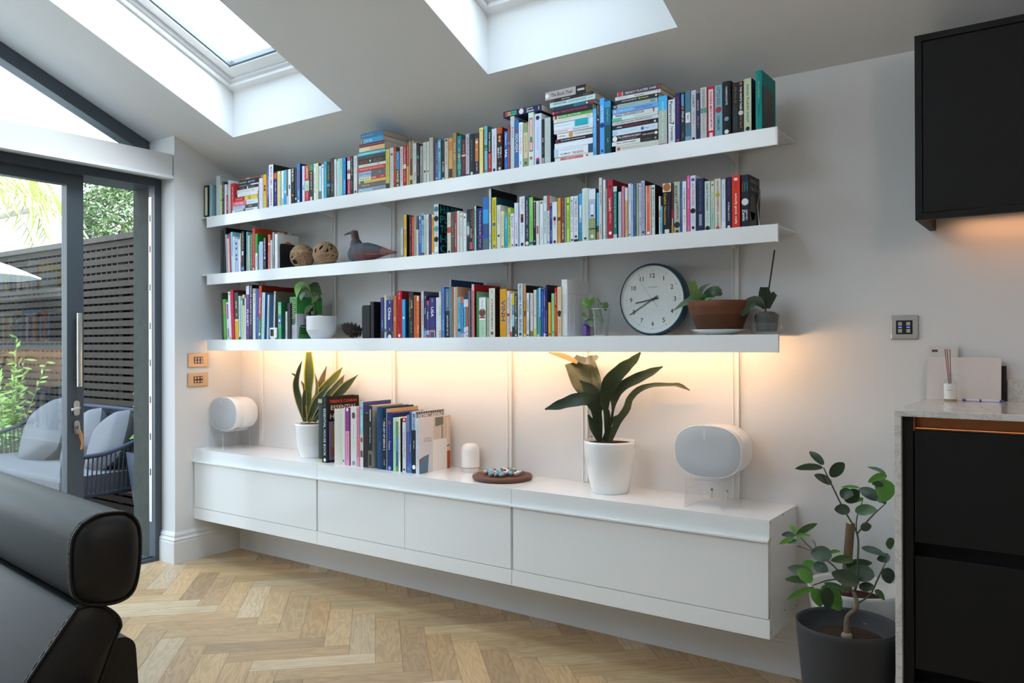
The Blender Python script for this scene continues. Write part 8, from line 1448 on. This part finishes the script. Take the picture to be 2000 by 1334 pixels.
def cabinet_things():
    # snake plant
    base = (.935, -.160, CT)
    t = thing('snake_plant', 'tall yellow-edged snake plant in a white pot on the cabinet', 'potted plant', base)
    white_pot(t, .083, .112, .205)
    SN = {0: ((.085, .115, .025), (.52, .44, .07)), 1: ((.030, .045, .016), (.40, .34, .10)), 2: ((.060, .045, .018), (.30, .20, .06))}
    simple(lambda b: plant_leaves(b, 'snake', base, SN, .22, 18), 'foliage', t)
    gauge(t, -.005, -.085, .196, .04)
    # aspidistra
    base = (2.975, -.172, CT)
    t = thing('aspidistra', 'broad-leaved dark green plant in a white pot on the cabinet', 'potted plant', base)
    white_pot(t, .086, .118, .236)
    AS = {0: ((.020, .034, .016), (.022, .036, .017)), 1: ((.045, .060, .026), (.05, .066, .028)), 2: ((.20, .13, .05), (.2, .13, .05)), 3: ((.05, .065, .055), (.055, .07, .06))}  # the tan tone has light shining through a leaf put into its colour
    simple(lambda b: plant_leaves(b, 'aspidistra', base, AS, .16, 22, .06), 'foliage', t)
    gauge(t, -.070, -.045, .228, .075)
    # loudspeakers and their clear stands
    def speaker(x, lab, slab):
        rot = 0
        cz_ = CT+.2285; cy = -.245
        t = thing('speaker_stand', slab, 'stand', (x, 0, CT), group='clear acrylic speaker stands')
        wi, z1 = .078, .114
        simple(lambda b: (b.box((-wi, -.300, 0), (-wi+.004, -.095, z1), (1, 1, 1), 'clear'), b.box((wi-.004, -.300, 0), (wi, -.095, z1), (1, 1, 1), 'clear'), b.box((-wi, -.300, z1), (wi, -.095, z1+.004), (1, 1, 1), 'clear')), 'acrylic_bridge', t)
        simple(lambda b: [b.box((s*wi-.0006, y, 0), (s*wi+.0006, y+.0012, z1), (.78, .70, .62), 'satin') for s in (-1, 1) for y in (-.300, -.0962)], 'polished_edge', t)
        t = thing('loudspeaker', lab, 'speaker', (x, cy, cz_), group='white oval loudspeakers')
        w, h = .1475, .1105
        def sup(k, n, a, c, e=2.5):
            th = 2*math.pi*k/n; u, v = math.cos(th), math.sin(th)
            return math.copysign(abs(u)**(2/e), u)*a, math.copysign(abs(v)**(2/e), v)*c
        n = 64
        def loft(b, rings, col, mat):
            v = []
            for sx, sz, y in rings:
                for k in range(n): u, z = sup(k, n, w*sx, h*sz); v.append((u, y, z))
            f = [(i*n+k, i*n+(k+1) % n, (i+1)*n+(k+1) % n, (i+1)*n+k) for i in range(len(rings)-1) for k in range(n)]
            b.mesh(v, f, col, mat, True)
        SW = (.78, .78, .79)
        def shell(b):
            loft(b, [(.965, .955, -.0005), (.985, .98, -.002), (1, 1, .004), (.995, .99, .025), (.93, .90, .052), (.90, .86, .068)], SW, 'plastic')
            loft(b, [(.90, .86, .068), (.92, .90, .074), (.955, .95, .095), (.955, .95, .135), (.93, .92, .165), (.82, .78, .184), (.6, .5, .190), (.01, .01, .191)], SW, 'plastic')
        simple(shell, 'shell', t)
        g = MB(); loft(g, [(.001, .001, -.003), (.5, .5, -.003), (.94, .93, -.0022), (.967, .957, .0)], (.50, .52, .55), 'grille'); gr = g.build('front_grille', t)
        simple(lambda b: b.text('SONOS', (-.012, -.0045, h*.66), (0, 0, 1), (-1, 0, 0), .040, .0078, (.85, .86, .87), 'paper', 'x'), 'logo', gr)
        simple(lambda b: b.rbox((-.055, .012, -h-.004), (.055, .15, -h+.012), (.7, .7, .71), 'plastic', .006, 1), 'foot', t)
    speaker(.152, 'white oval loudspeaker on a clear stand next to the pier', 'clear acrylic stand under the loudspeaker next to the pier')
    speaker(3.472, 'white oval loudspeaker on a clear stand, cabinet end by the floor plants', 'clear acrylic stand under the loudspeaker by the floor plants')
    for x, lab in ((3.408, 'white cable plug on the cabinet behind the large clear stand'), (3.478, 'cream cable plug on the cabinet under the large loudspeaker')):
        t = thing('cable_plug', lab, 'plug', (x, -.045, CT))
        simple(lambda b: b.tube([(0, 0, .0), (.004, 0, .032)], .0065, (.75, .72, .70), 'plastic', 12), 'grip', t)
        simple(lambda b: b.tube([(.004, 0, .032), (.0045, 0, .041)], .0045, (.25, .23, .22), 'metal', 10), 'tip', t)
    # bookends for the standing books
    bookend('black steel bookend between the slate hardback and the ESSENTIAL HOUSE BOOK', (1.1659, -.066, CT+.0002), .0016, .372, .125, (.02, .018, .018))
    bookend('white steel bookend against the white interiors book on the cabinet', (1.9143, -.128, CT+.0002), .0016, .168, .120, (.76, .75, .74))
    # diffuser
    t = thing('aroma_diffuser', 'domed white aroma diffuser with a copper ring on the cabinet', 'diffuser', (2.083, -.075, CT))
    simple(lambda b: b.lathe([(.036, 0), (.040, .003), (.0455, .020), (.0465, .0215)], (.76, .77, .78), 'plastic', seg=40), 'base', t)
    simple(lambda b: b.lathe([(.0480, .0225), (.0485, .026)], (.72, .36, .24), 'metal', seg=40), 'copper_ring', t)
    simple(lambda b: b.lathe([(.0487, .027), (.0487, .112), (.047, .125), (.042, .137), (.033, .146), (.020, .151), (.010, .152), (.008, .150), (0, .150)], (.80, .80, .81), 'satin', seg=40), 'dome', t)
    # marble tray
    tc = (2.362, -.168, CT)
    t = thing('solitaire_board', 'round turned wooden solitaire board on the cabinet', 'game board', tc)
    simple(lambda b: b.lathe([(.140, 0), (.147, .004), (.152, .012), (.150, .021), (.143, .024), (.126, .022), (.121, .0185), (.116, .0215), (.105, .022), (0, .022)], (.105, .034, .017), 'timber', seg=96), 'board', t)
    MC = [('pale pink', (.62, .35, .42)), ('cobalt blue', (.05, .05, .50)), ('teal', (.06, .34, .40)), ('dark green', (.04, .13, .07)), ('cream and yellow', (.66, .58, .26)), ('black speckled', (.04, .04, .05)), ('turquoise', (.10, .42, .50)), ('rust red', (.42, .10, .07)), ('grey-violet', (.25, .22, .32)), ('white streaked', (.70, .70, .68)), ('olive green', (.20, .24, .08)), ('sky blue', (.28, .48, .65))]
    rr = random.Random(12); sp = .0275; i = 0
    for gy in range(-3, 4):
        for gx in range(-3, 4):
            if abs(gx) > 1 and abs(gy) > 1: continue
            if (gx, gy) == (0, 0): continue
            nm, c = MC[(i*5+gy*3+gx) % 12]; i += 1
            c2 = MC[rr.randrange(12)][1]; c3 = MC[rr.randrange(12)][1]
            a = R(14); x = (gx*math.cos(a)-gy*math.sin(a))*sp; y = (gx*math.sin(a)+gy*math.cos(a))*sp
            b = MB(); b.ball((0, 0, .0122), .0122, c, 'glaze', 14, 10)
            for q in range(len(b.c)):
                if (q//14) == 5: b.c[q] = c2
                elif q % 7 == 0: b.c[q] = c3
            o = b.build('glass_marble', None, (tc[0]+x, tc[1]+y, CT+.0215), (0, 0, rr.uniform(0, 6)))
            row = ('front', 'second', 'third', 'middle', 'fifth', 'sixth', 'rear')[gy+3]; n = gx+3-(2 if abs(gy) > 1 else 0)
            nrow = 3 if abs(gy) > 1 else 7
            on = ('first', 'second', 'third', 'fourth', 'fifth', 'sixth', 'seventh')[n]
            tag(o, '%s marble, %s from the left in the %s row of the solitaire board' % (nm, on, row), 'marble', 'glass marbles on the solitaire board')
cabinet_things()

# ------------------------------------------------------------------ switches
def switch(label, loc, rz, w, h, ncol, face, mat, lit):
    t = thing('light_switch', label, 'light switch', loc, rz, group='metal light switch plates')
    bevel(simple(lambda b: b.box((-w/2, -.009, -h/2), (w/2, -.0005, h/2), face, mat), 'face_plate', t), .003, 2)
    iw, ih = (.058, .054) if ncol == 2 else (.066, .044)
    pn = simple(lambda b: b.box((-iw/2, -.0105, -ih/2), (iw/2, -.0088, ih/2), (.012, .012, .014), 'satin'), 'button_panel', t)
    for i in range(ncol):
        x = -iw/2+iw*(i+.5)/ncol
        for s in (-1, 1):
            simple(lambda b: b.box((x-.0068, -.0125, s*ih*.25-.007), (x+.0068, -.0104, s*ih*.25+.007), face, mat), 'button', pn)
        if lit: simple(lambda b: b.box((x-.006, -.0112, -.0016), (x+.006, -.0104, .0016), (0, 0, 1), 'led_blue'), 'indicator_light', pn)
switch('nickel light switch plate on the wall above the worktop', (4.180, 0, 1.457), 0, .097, .093, 2, (.42, .40, .37), 'brass', True)
switch('brushed brass switch plate on the pier, upper of the pair', (0, -.328, 1.298), R(90), .150, .090, 3, (.62, .46, .30), 'brass', True)
switch('brushed brass switch plate on the pier, lower of the pair', (0, -.330, 1.170), R(90), .150, .090, 3, (.58, .43, .29), 'brass', False)

# ------------------------------------------------------------------ floor plants
def floor_plants():
    base = (4.075, -.508, 0)
    t = thing('umbrella_tree', 'small leafy tree in a dark grey pot on the floor', 'potted plant', base)
    b = MB(); b.lathe([(.112, 0), (.118, .006), (.146, .22), (.1645, .415), (.1665, .433), (.1635, .435), (.156, .425), (.151, .385), (0, .375)], (.030, .031, .035), 'matte', seg=56); b.build('pot', t)
    simple(lambda b: b.lathe([(.152, .375), (.09, .390), (0, .396)], (.045, .030, .022), 'soil', seg=32), 'soil', t)
    def stems(b):
        for pts, hw, tone in PLANTS['ficus_stem']:
            p = [Vector(q)-Vector(base) for q in pts]
            P, W = spline(p, hw, 4*len(p)); b.tube(P, W, (.16, .12, .075) if hw[0] > .0055 else (.055, .060, .030), 'bark', 8)
        q = Vector(PLANTS['ficus_stem'][0][0][0])-Vector(base); b.ball((q.x, q.y, .396), .019, (.30, .22, .14), 'bark', 12, 8, (1, 1, .8))
        b.tube([(q.x, q.y, .396), q], [.012, .009], (.16, .12, .075), 'bark', 8)
    simple(stems, 'stem', t)
    FC = {0: ((.026, .050, .024), (.028, .054, .026)), 1: ((.045, .100, .030), (.05, .11, .034)), 2: ((.085, .24, .030), (.09, .25, .032))}
    simple(lambda b: plant_leaves(b, 'ficus', base, FC, .14, 12, oval=True), 'foliage', t)
    gauge(t, .075, -.072, .380, .085)
    t = thing('cut_trunk_plant', 'white floor pot with a sawn brown trunk, behind the grey pot', 'potted plant', (4.028, -.174, 0))
    b = MB(); b.lathe([(.105, 0), (.110, .006), (.140, .22), (.168, .455), (.170, .470), (.167, .472), (.158, .462), (.152, .42), (0, .41)], (.76, .76, .75), 'glaze', seg=56)
    o = b.build('pot', t)
    simple(lambda b: b.lathe([(.153, .41), (.08, .43), (0, .434)], (.055, .030, .020), 'soil', seg=28), 'soil', t)
    simple(lambda b: (b.tube([(-.035, .03, .42), (-.030, .03, .55), (-.018, .03, .70)], [.021, .017, .0165], (.16, .105, .060), 'bark', 12), b.tube([(-.018, .03, .70), (-.0178, .03, .701)], [.0166, .0160], (.62, .52, .36), 'bark', 12)), 'trunk', t)
floor_plants()

# ------------------------------------------------------------------ kitchen end
def kitchen():
    KX, KY, KZ = 4.2525, -.6417, 1.1836
    BK = (.0052, .0053, .0058)
    th = .0200
    t = thing('worktop', 'pale quartz worktop with a waterfall end by the floor plants', 'worktop', (KX, 0, 0))
    bevel(simple(lambda b: b.box((0, KY, KZ-th), (2.4, -.0005, KZ), (.6, .6, .6), 'quartz'), 'slab', t), .0012, 2)
    bevel(simple(lambda b: b.box((0, KY, 0), (th, -.0225, KZ-th-.0003), (.6, .6, .6), 'quartz'), 'waterfall_end', t), .0012, 2)
    t = thing('upstand', 'low quartz upstand at the back of the worktop', 'upstand', (4.521, 0, KZ))
    bevel(simple(lambda b: b.box((0, -.020, 0.0002), (2.1, -.0005, .078), (.6, .6, .6), 'quartz'), 'slab', t), .001, 2)
    t = thing('drawer_unit', 'matt black drawer unit under the quartz worktop', 'drawer unit', (KX+th, 0, 0))
    yf = KY+.022
    def car(b):
        b.box((.001, yf, .0), (.030, -.03, KZ-th-.001), BK, 'blackmat')
        b.box((.030, yf+.06, .0), (2.3, -.03, KZ-th-.055), BK, 'blackmat'); b.box((.030, -.05, 0), (2.3, -.03, KZ-th-.001), BK, 'blackmat')
    simple(car, 'carcass', t)
    dr = ((.765, 1.120), (.365, .722), (.05, .322))
    for a, c in dr:
        bevel(simple(lambda b: (b.box((.034, yf+.002, a), (2.2, yf+.024, c), BK, 'blackmat')), 'drawer_front', t), .0015, 2)
    def groove(b):
        b.box((.032, yf+.012, 1.122), (2.2, yf+.055, 1.126), (.30, .14, .07), 'brass')
        b.box((.032, yf+.050, 1.122), (2.2, yf+.055, 1.160), (.26, .12, .06), 'brass')
        b.box((.0305, yf+.004, 1.118), (.034, yf+.055, 1.160), (.35, .16, .08), 'brass')
    g = simple(groove, 'grip_channel', t)
    simple(lambda b: b.face([(.036, yf+.014, 1.1263), (2.2, yf+.014, 1.1263), (2.2, yf+.018, 1.1263), (.036, yf+.018, 1.1263)], (1, 1, 1), 'led_copper'), 'light_line', g)
    # wall cupboard
    UX, UY, U0, U1 = 4.2687, -.3299, 1.8248, 2.469
    t = thing('wall_cupboard', 'matt black wall cupboard over the worktop', 'cupboard', (UX, 0, U0))
    h = U1-U0
    def cup(b):
        b.box((0, UY, 0), (.022, -.001, h), BK, 'blackmat'); b.box((.022, UY, h-.022), (2.3, -.001, h), BK, 'blackmat')
        b.box((.022, UY, .0), (2.3, UY+.022, .022), BK, 'blackmat'); b.box((.022, UY+.022, .050), (2.3, -.001, .068), (.10, .095, .09), 'satin')
        b.box((.022, -.012, .068), (2.3, -.001, h-.022), BK, 'blackmat')
    simple(cup, 'carcass', t)
    for x0, x1 in ((.0245, .72), (.7225, 1.42), (1.4225, 2.2)):
        bevel(simple(lambda b: b.box((x0, UY+.003, .0245), (x1, UY+.022, h-.0245), BK, 'blackmat'), 'cupboard_door', t), .0012, 2)
    l = simple(lambda b: b.box((.08, -.075, .038), (2.2, -.050, .0495), (.6, .6, .6), 'satin'), 'light_channel', t)
    simple(lambda b: b.face([(.10, -.072, .0374), (.10, -.053, .0374), (2.2, -.053, .0374), (2.2, -.072, .0374)], (1, 1, 1), 'led_cab'), 'diffuser', l)
    # things on the worktop
    z = KZ
    t = thing('paper_stand', 'black and clear acrylic stand behind the papers on the worktop', 'stand', (4.475, 0, z))
    simple(lambda b: b.box((-.015, -.0290, .0005), (.044, -.0215, .128), (.012, .012, .014), 'satin'), 'back_plate', t)
    simple(lambda b: b.box((-.012, -.0295, .1285), (.044, -.021, .141), (1, 1, 1), 'tumbler'), 'clear_top', t)
    t = thing('letter', 'white letter with a small black heading, behind the large sheet', 'paper', (4.268, -.0135, z))
    simple(lambda b: (b.box((0, 0, .0005), (.096, .0012, .201), (.62, .59, .58), 'paper'), b.box((.008, -.0006, .178), (.028, 0, .187), (.08, .08, .09), 'paper')), 'sheet', t)
    t = thing('sheet_of_paper', 'large blank cream sheet leaning on the wall over the worktop', 'paper', (4.2640, -.060, z))
    simple(lambda b: b.mesh([(0, 0, .0005), (.240, 0, .0005), (.240, .024, .157), (0, .024, .160), (0, .0014, .0005), (.240, .0014, .0005), (.240, .0254, .157), (0, .0254, .160)], [(0,1,2,3), (7,6,5,4), (0,4,5,1), (1,5,6,2), (2,6,7,3), (3,7,4,0)], (.66, .60, .58), 'paper'), 'sheet', t)
    t = thing('ballpoint_pen', 'blue and white pen lying on the worktop', 'pen', (4.385, -.092, z), R(-4))
    simple(lambda b: b.tube([(.012, 0, .0042), (.118, 0, .0042)], .0042, (.70, .70, .78), 'plastic', 10), 'barrel', t)
    simple(lambda b: (b.tube([(0, 0, .0042), (.012, 0, .0042)], [.003, .0043], (.06, .08, .35), 'plastic', 10), b.tube([(.118, 0, .0042), (.130, 0, .0042)], .0044, (.06, .08, .35), 'plastic', 10), b.tube([(.055, 0, .0042), (.062, 0, .0042)], .0045, (.06, .08, .35), 'plastic', 10)), 'coloured_ends', t)
    t = thing('reed_diffuser', 'glass reed diffuser bottle with a white label on the worktop', 'reed diffuser', (4.350, -.118, z))
    simple(lambda b: b.lathe([(.021, 0), (.0225, .002), (.0225, .066), (.020, .074), (.0125, .081), (.0095, .086), (.0095, .098), (.011, .100), (.011, .103), (.0085, .103)], (1, 1, 1), 'tumbler', seg=32, cap=False), 'glass_bottle', t)
    simple(lambda b: b.lathe([(.0215, .001), (.0215, .007), (0, .007)], (.42, .27, .08), 'glaze', seg=24), 'oil', t)
    def lab(b):
        n = 14; v = []
        for i in range(n+1):
            a = R(-90-30-62+124*i/n+30); v += [(.0229*math.cos(a), .0229*math.sin(a), .008), (.0229*math.cos(a), .0229*math.sin(a), .064)]
        b.mesh(v, [(2*i, 2*i+2, 2*i+3, 2*i+1) for i in range(n)], (.74, .73, .71), 'paper', True)
        b.text('AMBER', (.0, -.0235, .041), (1, 0, 0), (0, 0, 1), .020, .0026, (.15, .15, .15), 'paper', 'x')
        b.text('home fragrance', (.0, -.0235, .030), (1, 0, 0), (0, 0, 1), .014, .0022, (.25, .25, .25), 'paper', 'x'); b.text('No. 12', (.0, -.0235, .051), (1, 0, 0), (0, 0, 1), .013, .0022, (.25, .25, .25), 'paper', 'x')
    simple(lab, 'label', t)
    for x0, x1 in ((-.0005, -.017), (.0015, -.010), (.003, -.001)):
        simple(lambda b: b.tube([(x0, .0, .010), (x1, -.002, .190)], .0016, (.26, .085, .045), 'timber', 8), 'reed', t)
kitchen()

def unseen_fill():  # out-of-view glowing globe, added to lift the light on walls and cabinets
    t = thing('fill_globe', 'unseen glowing globe added to brighten the kitchen end', 'fill_light', (5.45, -2.35, 2.25))
    simple(lambda b: b.ball((0, 0, 0), .16, (1, 1, 1), 'fill_glow', 32, 20), 'globe', t)
    simple(lambda b: b.lathe([(.03, .150), (.03, .19), (.008, .20)], (.05, .05, .05), 'satin', seg=20), 'cap', t)
    simple(lambda b: b.tube([(0, 0, .20), (0, 0, cz(-2.35)-2.25)], .003, (.03, .03, .03), 'satin', 6), 'flex', t)
unseen_fill()

# ------------------------------------------------------------------ leather sofa
def sofa():
    t = thing('leather_sofa', 'black leather sofa with a rolled headrest in front of the glass door', 'sofa', (3.02, -2.52, 0), R(-6.5))
    LC = (.016, .0158, .0165)
    def loop(pts, n=48):
        P, _ = spline([Vector((a, c, 0)) for a, c in pts+pts[:1]], [1]*(len(pts)+1), n)
        return [(p.x, p.y) for p in P[:-1]]
    def bolster(b, prof, x0, x1, puff=.022):
        """leather roll: a profile run along x with a soft domed end"""
        cy = sum(p[0] for p in prof)/len(prof); cz_ = sum(p[1] for p in prof)/len(prof)
        n = len(prof); st = [(x0, 1.), (x1-.012, 1.), (x1-.004, .985), (x1, .955), (x1+puff*.55, .80), (x1+puff*.9, .5), (x1+puff, .15), (x1+puff, .02)]
        v = []
        for x, k in st: v += [(x, cy+(y-cy)*k, cz_+(z-cz_)*k) for y, z in prof]
        b.mesh(v, [(i*n+k, i*n+(k+1) % n, (i+1)*n+(k+1) % n, (i+1)*n+k) for i in range(len(st)-1) for k in range(n)], LC, 'leather', True)
        b.mesh(v[:n], [tuple(range(n))], LC, 'leather'); b.mesh(v[-n:], [tuple(range(n))], LC, 'leather')
    def piping(b, prof, x, r=.0035):
        P = [Vector((x, y, z)) for y, z in prof]; b.tube(P+P[:1], r, LC, 'leather', 6, False)
    def stitch(b, prof, x, i0, i1, off=.013):
        n = len(prof); cy = sum(p[0] for p in prof)/n; cz_ = sum(p[1] for p in prof)/n
        for i in range(i0, i1):
            y, z = prof[i % n]; y2, z2 = prof[(i+1) % n]
            for a in (.08, .58):
                p = Vector((x-off, y+(y2-y)*a, z+(z2-z)*a)); q = Vector((x-off-.001, y+(y2-y)*(a+.3), z+(z2-z)*(a+.3)))
                d = Vector((0, p.y-cy, p.z-cz_)).normalized()*.0012
                b.tube([p+d, q+d], .0015, (.26, .25, .23), 'fabric', 4)
    o = -2.52
    head = loop([(-2.572-o, 1.019), (-2.537-o, 1.034), (-2.486-o, 1.031), (-2.463-o, 1.014), (-2.451-o, .983), (-2.4515-o, .917), (-2.464-o, .857), (-2.494-o, .838), (-2.538-o, .841), (-2.576-o, .857), (-2.5925-o, .895), (-2.592-o, .985)])
    def hd(b): bolster(b, head, -1.75, 0); piping(b, head, -.001)
    h = simple(hd, 'headrest', t)
    simple(lambda b: stitch(b, head, 0, 0, 48), 'stitching', h)
    back = loop([(-2.580-o, .843), (-2.541-o, .842), (-2.505-o, .815), (-2.491-o, .785), (-2.503-o, .755), (-2.56-o, .60), (-2.60-o, .42), (-2.78-o, .40), (-2.82-o, .48), (-2.70-o, .68)])
    def bk(b): bolster(b, back, -1.75, -.004, .014); piping(b, back, -.005)
    k = simple(bk, 'backrest', t)
    simple(lambda b: stitch(b, back, -.004, 0, 48), 'stitching', k)
    def shell(b):
        pr = rounded((-2.60-o, .06), (-2.452-o, .752), .035, 5)
        b.prism([(y-.0+(0 if z > .3 else .04), z) for y, z in pr], -1.80, -.02, 0, LC, 'leather', True)
    bevel(simple(shell, 'back_shell', t), .02, 3)
    def arm(b):
        pr = loop([(.0, .08), (.0, .60), (.02, .655), (.075, .68), (.13, .655), (.15, .60), (.15, .08)], 40)
        y0, y1 = -3.42-o, -2.512-o
        n = len(pr); st = [(y0, .9), (y0+.03, 1.), (y1-.05, 1.), (y1-.015, .97), (y1, .88), (y1+.006, .5), (y1+.006, .02)]
        v = []
        for y, kk in st: v += [(.075+(x-.075)*kk-.03, y, .36+(z-.36)*kk) for x, z in pr]
        b.mesh(v, [(i*n+q, i*n+(q+1) % n, (i+1)*n+(q+1) % n, (i+1)*n+q) for i in range(len(st)-1) for q in range(n)], LC, 'leather', True)
        b.mesh(v[:n], [tuple(range(n))], LC, 'leather')
    simple(arm, 'armrest', t)
    bevel(simple(lambda b: b.rbox((-1.75, -3.40-o, .26), (-.04, -2.62-o, .47), LC, 'leather', .05, 0, 5), 'seat_cushion', t), .03, 3)
    simple(lambda b: b.box((-1.75, -3.36-o, .06), (.06, -2.50-o, .26), LC, 'leather'), 'base', t)
    for x in (-1.7, .02):
        for y in (-3.33, -2.56):
            simple(lambda b: b.lathe([(.018, 0), (.024, .06)], (.02, .02, .02), 'satin', seg=12), 'foot', t, (x, y-o, 0))
sofa()
# ------------------------------------------------------------------ daylight
SUND = Vector((.78, .10, .58)).normalized()
def light():
    w = bpy.data.worlds.new('sky'); S.world = w; w.use_nodes = True
    nt = w.node_tree; nt.nodes.clear()
    out = nt.nodes.new('ShaderNodeOutputWorld'); bg = nt.nodes.new('ShaderNodeBackground')
    tc = nt.nodes.new('ShaderNodeTexCoord'); sp = nt.nodes.new('ShaderNodeSeparateXYZ')
    nt.links.new(tc.outputs['Generated'], sp.inputs[0])
    r = nt.nodes.new('ShaderNodeValToRGB')
    r.color_ramp.elements[0].position = 0.; r.color_ramp.elements[0].color = (.86, .93, 1., 1)
    r.color_ramp.elements[1].position = .9; r.color_ramp.elements[1].color = (.60, .80, 1., 1)
    nt.links.new(sp.outputs['Z'], r.inputs[0]); nt.links.new(r.outputs[0], bg.inputs['Color'])
    # hazy brightening of the sky towards the sun
    dp = nt.nodes.new('ShaderNodeVectorMath'); dp.operation = 'DOT_PRODUCT'; dp.inputs[1].default_value = SUND
    nt.links.new(tc.outputs['Generated'], dp.inputs[0])
    mr = nt.nodes.new('ShaderNodeMapRange'); mr.interpolation_type = 'SMOOTHSTEP'
    mr.inputs['From Min'].default_value = -.2; mr.inputs['From Max'].default_value = 1.; mr.inputs['To Min'].default_value = SKY*.75; mr.inputs['To Max'].default_value = SKY*2.4
    nt.links.new(dp.outputs['Value'], mr.inputs['Value']); nt.links.new(mr.outputs[0], bg.inputs['Strength'])
    nt.links.new(bg.outputs[0], out.inputs[0])
    s = bpy.data.lights.new('sun', 'SUN'); s.energy = SUN; s.angle = R(40); s.color = (1., .95, .88)
    o = bpy.data.objects.new('sun', s); COL.objects.link(o)
    d = SUND; o.rotation_euler = d.to_track_quat('Z', 'Y').to_euler(); o.location = (4, 4, 9)
    # sampling portals in the openings
    def portal(loc, nrm, up, sx, sy):
        l = bpy.data.lights.new('sky_portal', 'AREA'); l.shape = 'RECTANGLE'; l.size = sx; l.size_y = sy; l.cycles.is_portal = True
        ob = bpy.data.objects.new('sky_portal', l); COL.objects.link(ob)
        z = -Vector(nrm).normalized(); y = Vector(up).normalized(); x = y.cross(z).normalized(); y = z.cross(x)
        ob.matrix_world = Matrix((( x.x, y.x, z.x, loc[0]), (x.y, y.y, z.y, loc[1]), (x.z, y.z, z.z, loc[2]), (0, 0, 0, 1)))
    n = math.hypot(1, SL)
    for xa, xb in ((.444, 1.425), (2.430, 3.402)):
        ym = (-.37-1.78)/2; portal(((xa+xb)/2, ym, cz(ym)+.42), (0, -SL/n, -1/n), (0, -1/n, SL/n), xb-xa+.1, 1.41*n+.1)
    for x in (1.1,): portal((x, -4.95, cz(-3.4)-1.55*SL+.40), (0, SL/n, -1/n), (0, 1/n, SL/n), 1.7, 2.1*n+.1)
    portal((-.45, -2.05, 1.9), (1, 0, 0), (0, 0, 1), 3.1, 3.8)
light()

def camera():
    c = bpy.data.cameras.new('camera'); o = bpy.data.objects.new('camera', c); COL.objects.link(o)
    c.sensor_width = 36.; c.sensor_fit = 'HORIZONTAL'; c.lens = CAM['f']/2000*36; c.clip_start = .02; c.clip_end = 200
    y, t, r = R(CAM['yaw']), R(CAM['pitch']), R(CAM['roll'])
    f = Vector((-math.sin(y)*math.cos(t), math.cos(y)*math.cos(t), math.sin(t)))
    rt = Vector((math.cos(y), math.sin(y), 0)); up = rt.cross(f)
    r2 = rt*math.cos(r)+up*math.sin(r); u2 = -rt*math.sin(r)+up*math.cos(r)
    o.matrix_world = Matrix(((r2.x, u2.x, -f.x, CAM['C'][0]), (r2.y, u2.y, -f.y, CAM['C'][1]), (r2.z, u2.z, -f.z, CAM['C'][2]), (0, 0, 0, 1)))
    S.camera = o
camera()
v = S.view_settings
v.view_transform = 'Standard'; v.look = 'None'; v.gamma = 1.; v.use_curve_mapping = False; v.exposure = EXPO
S.display_settings.display_device = 'sRGB'
cy = S.cycles
cy.max_bounces = 10; cy.diffuse_bounces = 6; cy.glossy_bounces = 4; cy.transmission_bounces = 8; cy.transparent_max_bounces = 24
cy.sample_clamp_indirect = 6.; cy.caustics_reflective = False; cy.caustics_refractive = False; cy.use_denoising = True
